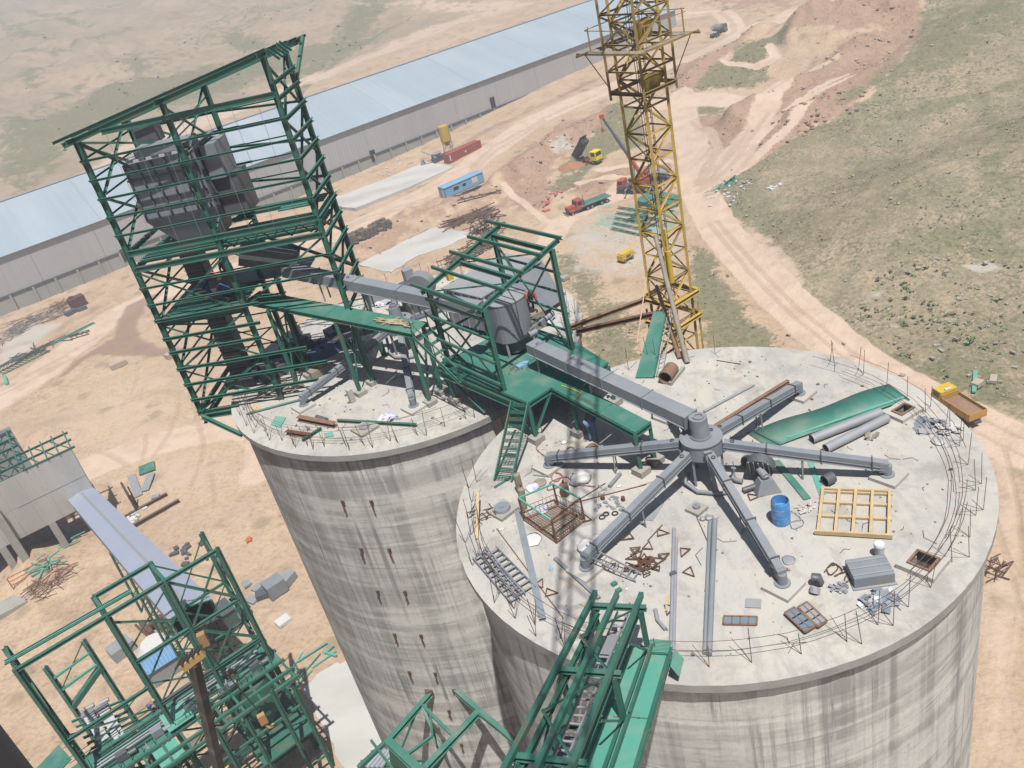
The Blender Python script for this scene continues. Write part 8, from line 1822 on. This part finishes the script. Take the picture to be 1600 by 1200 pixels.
for k in range(6):
    l = k*3.15
    part(ig, 'portal_beam', Geo().bar(IG(l, -.12, -.14), IG(l, 1.5, -.14), .14, .14, 'I'), GREEN)
    for a in (.06, 1.34): part(ig, 'portal_post', Geo().bar(IG(l+.05, a, -.2), IG(l+.05+.0, a, -1.7), .13, .13, 'I', up=(gu.x, gu.y, 0)), GREEN)
    part(ig, 'top_brace', Geo().bar(IG(l+.1, 1.2, -.1), IG(l+1.6, .1, -.1), .07, .07, 'L'), GREEN)
    part(ig, 'top_brace', Geo().bar(IG(l+1.6, .1, -.1), IG(l+3.1, 1.2, -.1), .06, .06, 'L'), GREEN)
    part(ig, 'side_brace', Geo().bar(IG(l+.1, .0, -.3), IG(l+3.0, .0, -1.7), .07, .07, 'L'), GREEN)
    part(ig, 'side_brace', Geo().bar(IG(l+.1, 1.36, -1.7), IG(l+1.6, 1.36, -.3), .06, .06, 'L'), GREEN)
    part(ig, 'floor_plate', Geo().sheet([IG(l+.02, 1.36, -1.66), IG(l+3.1, 1.36, -1.66), IG(l+3.1, 1.9, -1.66), IG(l+.02, 1.9, -1.66)], .02), GREENP)
    part(ig, 'floor_plate', Geo().sheet([IG(l+.02, .75, -1.7), IG(l+3.1, .75, -1.7), IG(l+3.1, 1.24, -1.7), IG(l+.02, 1.24, -1.7)], .02), GREENP)
    for a_ in (.92, 1.47): part(ig, 'deck_stringer', Geo().bar(IG(l+.02, a_, -1.58), IG(l+3.1, a_, -1.58), .07, .14, 'C'), GREEN)
    part(ig, 'cross_beam', Geo().bar(IG(l+.3, -.1, -1.86), IG(l+.3, 2.0, -1.86), .1, .16, 'C'), GREEN)
part(ig, 'landing_grate', Geo().sheet([IG(-.3, 1.3, -1.6), IG(.35, 1.3, -1.6), IG(.35, 1.95, -1.6), IG(-.3, 1.95, -1.6)], .02), GREEN)
for k in range(9): part(ig, 'grate_bar', Geo().bar(IG(-.28+.07*k, 1.3, -1.57), IG(-.28+.07*k, 1.95, -1.57), .02), GREENP)
part(ig, 'end_plate', Geo().sheet([IG(-.1, 2.05, -1.75), IG(.7, 2.05, -1.75), IG(.75, 2.25, -2.1), IG(-.1, 2.25, -2.1)], .03), GREENP)
part(ig, 'foot', Geo().bar(IG(.1, 0, -1.8), V(*IG(.1, 0, 0)[:2], .0), .12).bar(IG(.1, 1.9, -1.8), V(*IG(.1, 1.9, 0)[:2], .0), .12), GREEN)
# pale cable ladder running inside it
cl = thing('cable_ladder', 'pale galvanised cable ladder running along the middle of the green gallery', 'cable ladder', IG(0, .5, -1))
for s in (.46, .76): part(cl, 'rail', Geo().bar(IG(-.7, s, -.85), IG(13, s, -.85), .04, .1), GREYL)
for k in range(44): part(cl, 'rung', Geo().bar(IG(-.6+.31*k, .46, -.87), IG(-.6+.31*k, .76, -.87), .05, .03), GREYL)
part(cl, 'cover_plate', Geo().sheet([IG(.5, .47, -.82), IG(1.5, .47, -.82), IG(1.5, .75, -.82), IG(.5, .75, -.82)], .02), GREYL)
for k in range(10): l = 1.6+.42*k; part(ig, 'cable_hook', Geo().bar(IG(l, 1.02, -.35), IG(l+.08, 1.16, -.35), .03), BLACK)
part(ig, 'gallery_trestle', Geo().bar(IG(LN-.5, .3, -1.9), V(*IG(LN-.5, .3, 0)[:2], GZ), .4).bar(IG(LN-.5, 1.6, -1.9), V(*IG(LN-.5, 1.6, 0)[:2], GZ), .4), GREEN)
for k in range(5): part(ig, 'dark_floor_plate', Geo().sheet([IG(4+2.2*k, -.0, -1.72), IG(5.9+2.2*k, -.0, -1.72), IG(5.9+2.2*k, .7, -1.72), IG(4+2.2*k, .7, -1.72)], .02), GREYD)  # dark grey plates along the left half of the gallery floor

# ------------------------------------------------------------------ bracket frame fixed to the rear silo wall
br_ = thing('bracket_frame', 'green bracket frame fixed low on the rear silo wall', 'steel bracket', U(672, 1085, -15.3))
zb = -15.2
def bp(x, y, z=zb): return V(*U(x, y, z))
for a, b, w in (((673, 1084), (606, 1160), .26), ((712, 1079), (808, 1162), .26), ((747, 1114), (664, 1202), .30), ((660, 1102), (709, 1151), .16), ((606, 1158), (665, 1214), .40), ((636, 1180), (676, 1150), .14)):
    part(br_, 'beam', Geo().bar(bp(*a), bp(*b), w, w, 'I'), GREEN2)
part(br_, 'wall_plate', Geo().box(bp(671, 1082), (.4, .3, .4)), RUST); part(br_, 'wall_plate', Geo().box(bp(713, 1077), (.4, .3, .4)), RUST)
part(br_, 'strut', Geo().bar(bp(660, 1105), bp(690, 1172, -16.6), .14), GREEN); part(br_, 'strut', Geo().bar(bp(651, 1112), bp(628, 1168, -16.4), .08), GREEN); part(br_, 'strut', Geo().bar(bp(645, 1190), bp(675, 1188, -16), .08), GREEN)
part(br_, 'strut', Geo().bar(bp(700, 1165), bp(660, 1235, -18), .2), GREEN); part(br_, 'side_panel', Geo().sheet([bp(606, 1160), bp(650, 1205), bp(655, 1225, -17), bp(612, 1195, -17)], .05), GREEN)
part(br_, 'strut', Geo().bar(bp(600, 1162), bp(560, 1200), .2), GREEN); part(br_, 'strut', Geo().bar(bp(580, 1157), bp(620, 1210), .12), GREEN)
part(br_, 'strut', Geo().bar(bp(747, 1114), bp(812, 1164, -15.3), .18), GREEN); part(br_, 'strut', Geo().bar(bp(676, 1150), bp(672, 1108), .1), GREEN)
for k in range(4): solo('pale_pipe', Geo().cyl(bp(573+7*k, 1200, -22), bp(596+6*k, 1172, -22), .14, n=10), GALV, 'pale blue grey pipe lying in the row under the bracket frame', 'pipe', bp(573+7*k, 1200, -22), 'row of pale pipes under the bracket')
t = thing('pipe_rack', 'dark steel rack carrying the row of pale pipes below the bracket frame', 'rack', bp(580, 1190, -22)); part(t, 'rack_beam', Geo().bar(bp(560, 1196, -22.3), bp(620, 1196, -22.3), .2), GREEN); part(t, 'rack_beam', Geo().bar(bp(580, 1176, -22.3), bp(625, 1176, -22.3), .2), GREEN)
for x in (566, 612): p = bp(x, 1190, -22.4); part(t, 'rack_leg', Geo().bar(p, V(p.x, p.y, GZ), .25), GREEN)

# ------------------------------------------------------------------ dark concrete silo at the left picture corner
DCONC = mat('shade_dark_concrete', (.16, .15, .14), .95, 0, .2, .5, (.10, .095, .09), .6, .3, .3, 6, (1, 1, .25))  # the dark base colour carries the shade on this wall
c = V(-26.55, 16.6, GZ); t = thing('tall_silo', 'concrete silo wall coloured dark for its shade, filling the lower left picture corner', 'silo', c)
part(t, 'wall', Geo().cyl(c+V(0, 0, -1), c+V(0, 0, 54), 9, n=96), DCONC); part(t, 'roof_slab', Geo().cyl(c+V(0, 0, 54), c+V(0, 0, 54.4), 9.0, n=96), CONC)

# ------------------------------------------------------------------ thin dusty air over the whole site
g = Geo().box((0, 0, (45+float(H0.min())-1.5)/2), (5400, 5400, 45-float(H0.min())+1.5))
hm = bpy.data.materials.new('dusty_air'); hm.use_nodes = True; nt = hm.node_tree; nt.nodes.remove(nt.nodes['Principled BSDF'])
pv = nt.nodes.new('ShaderNodeVolumePrincipled'); pv.inputs['Color'].default_value = (.86, .90, .96, 1); pv.inputs['Density'].default_value = .00085; pv.inputs['Anisotropy'].default_value = .2
nt.links.new(pv.outputs[0], nt.nodes['Material Output'].inputs['Volume'])
haze = mesh_obj('haze', g, hm); haze['kind'] = 'stuff'
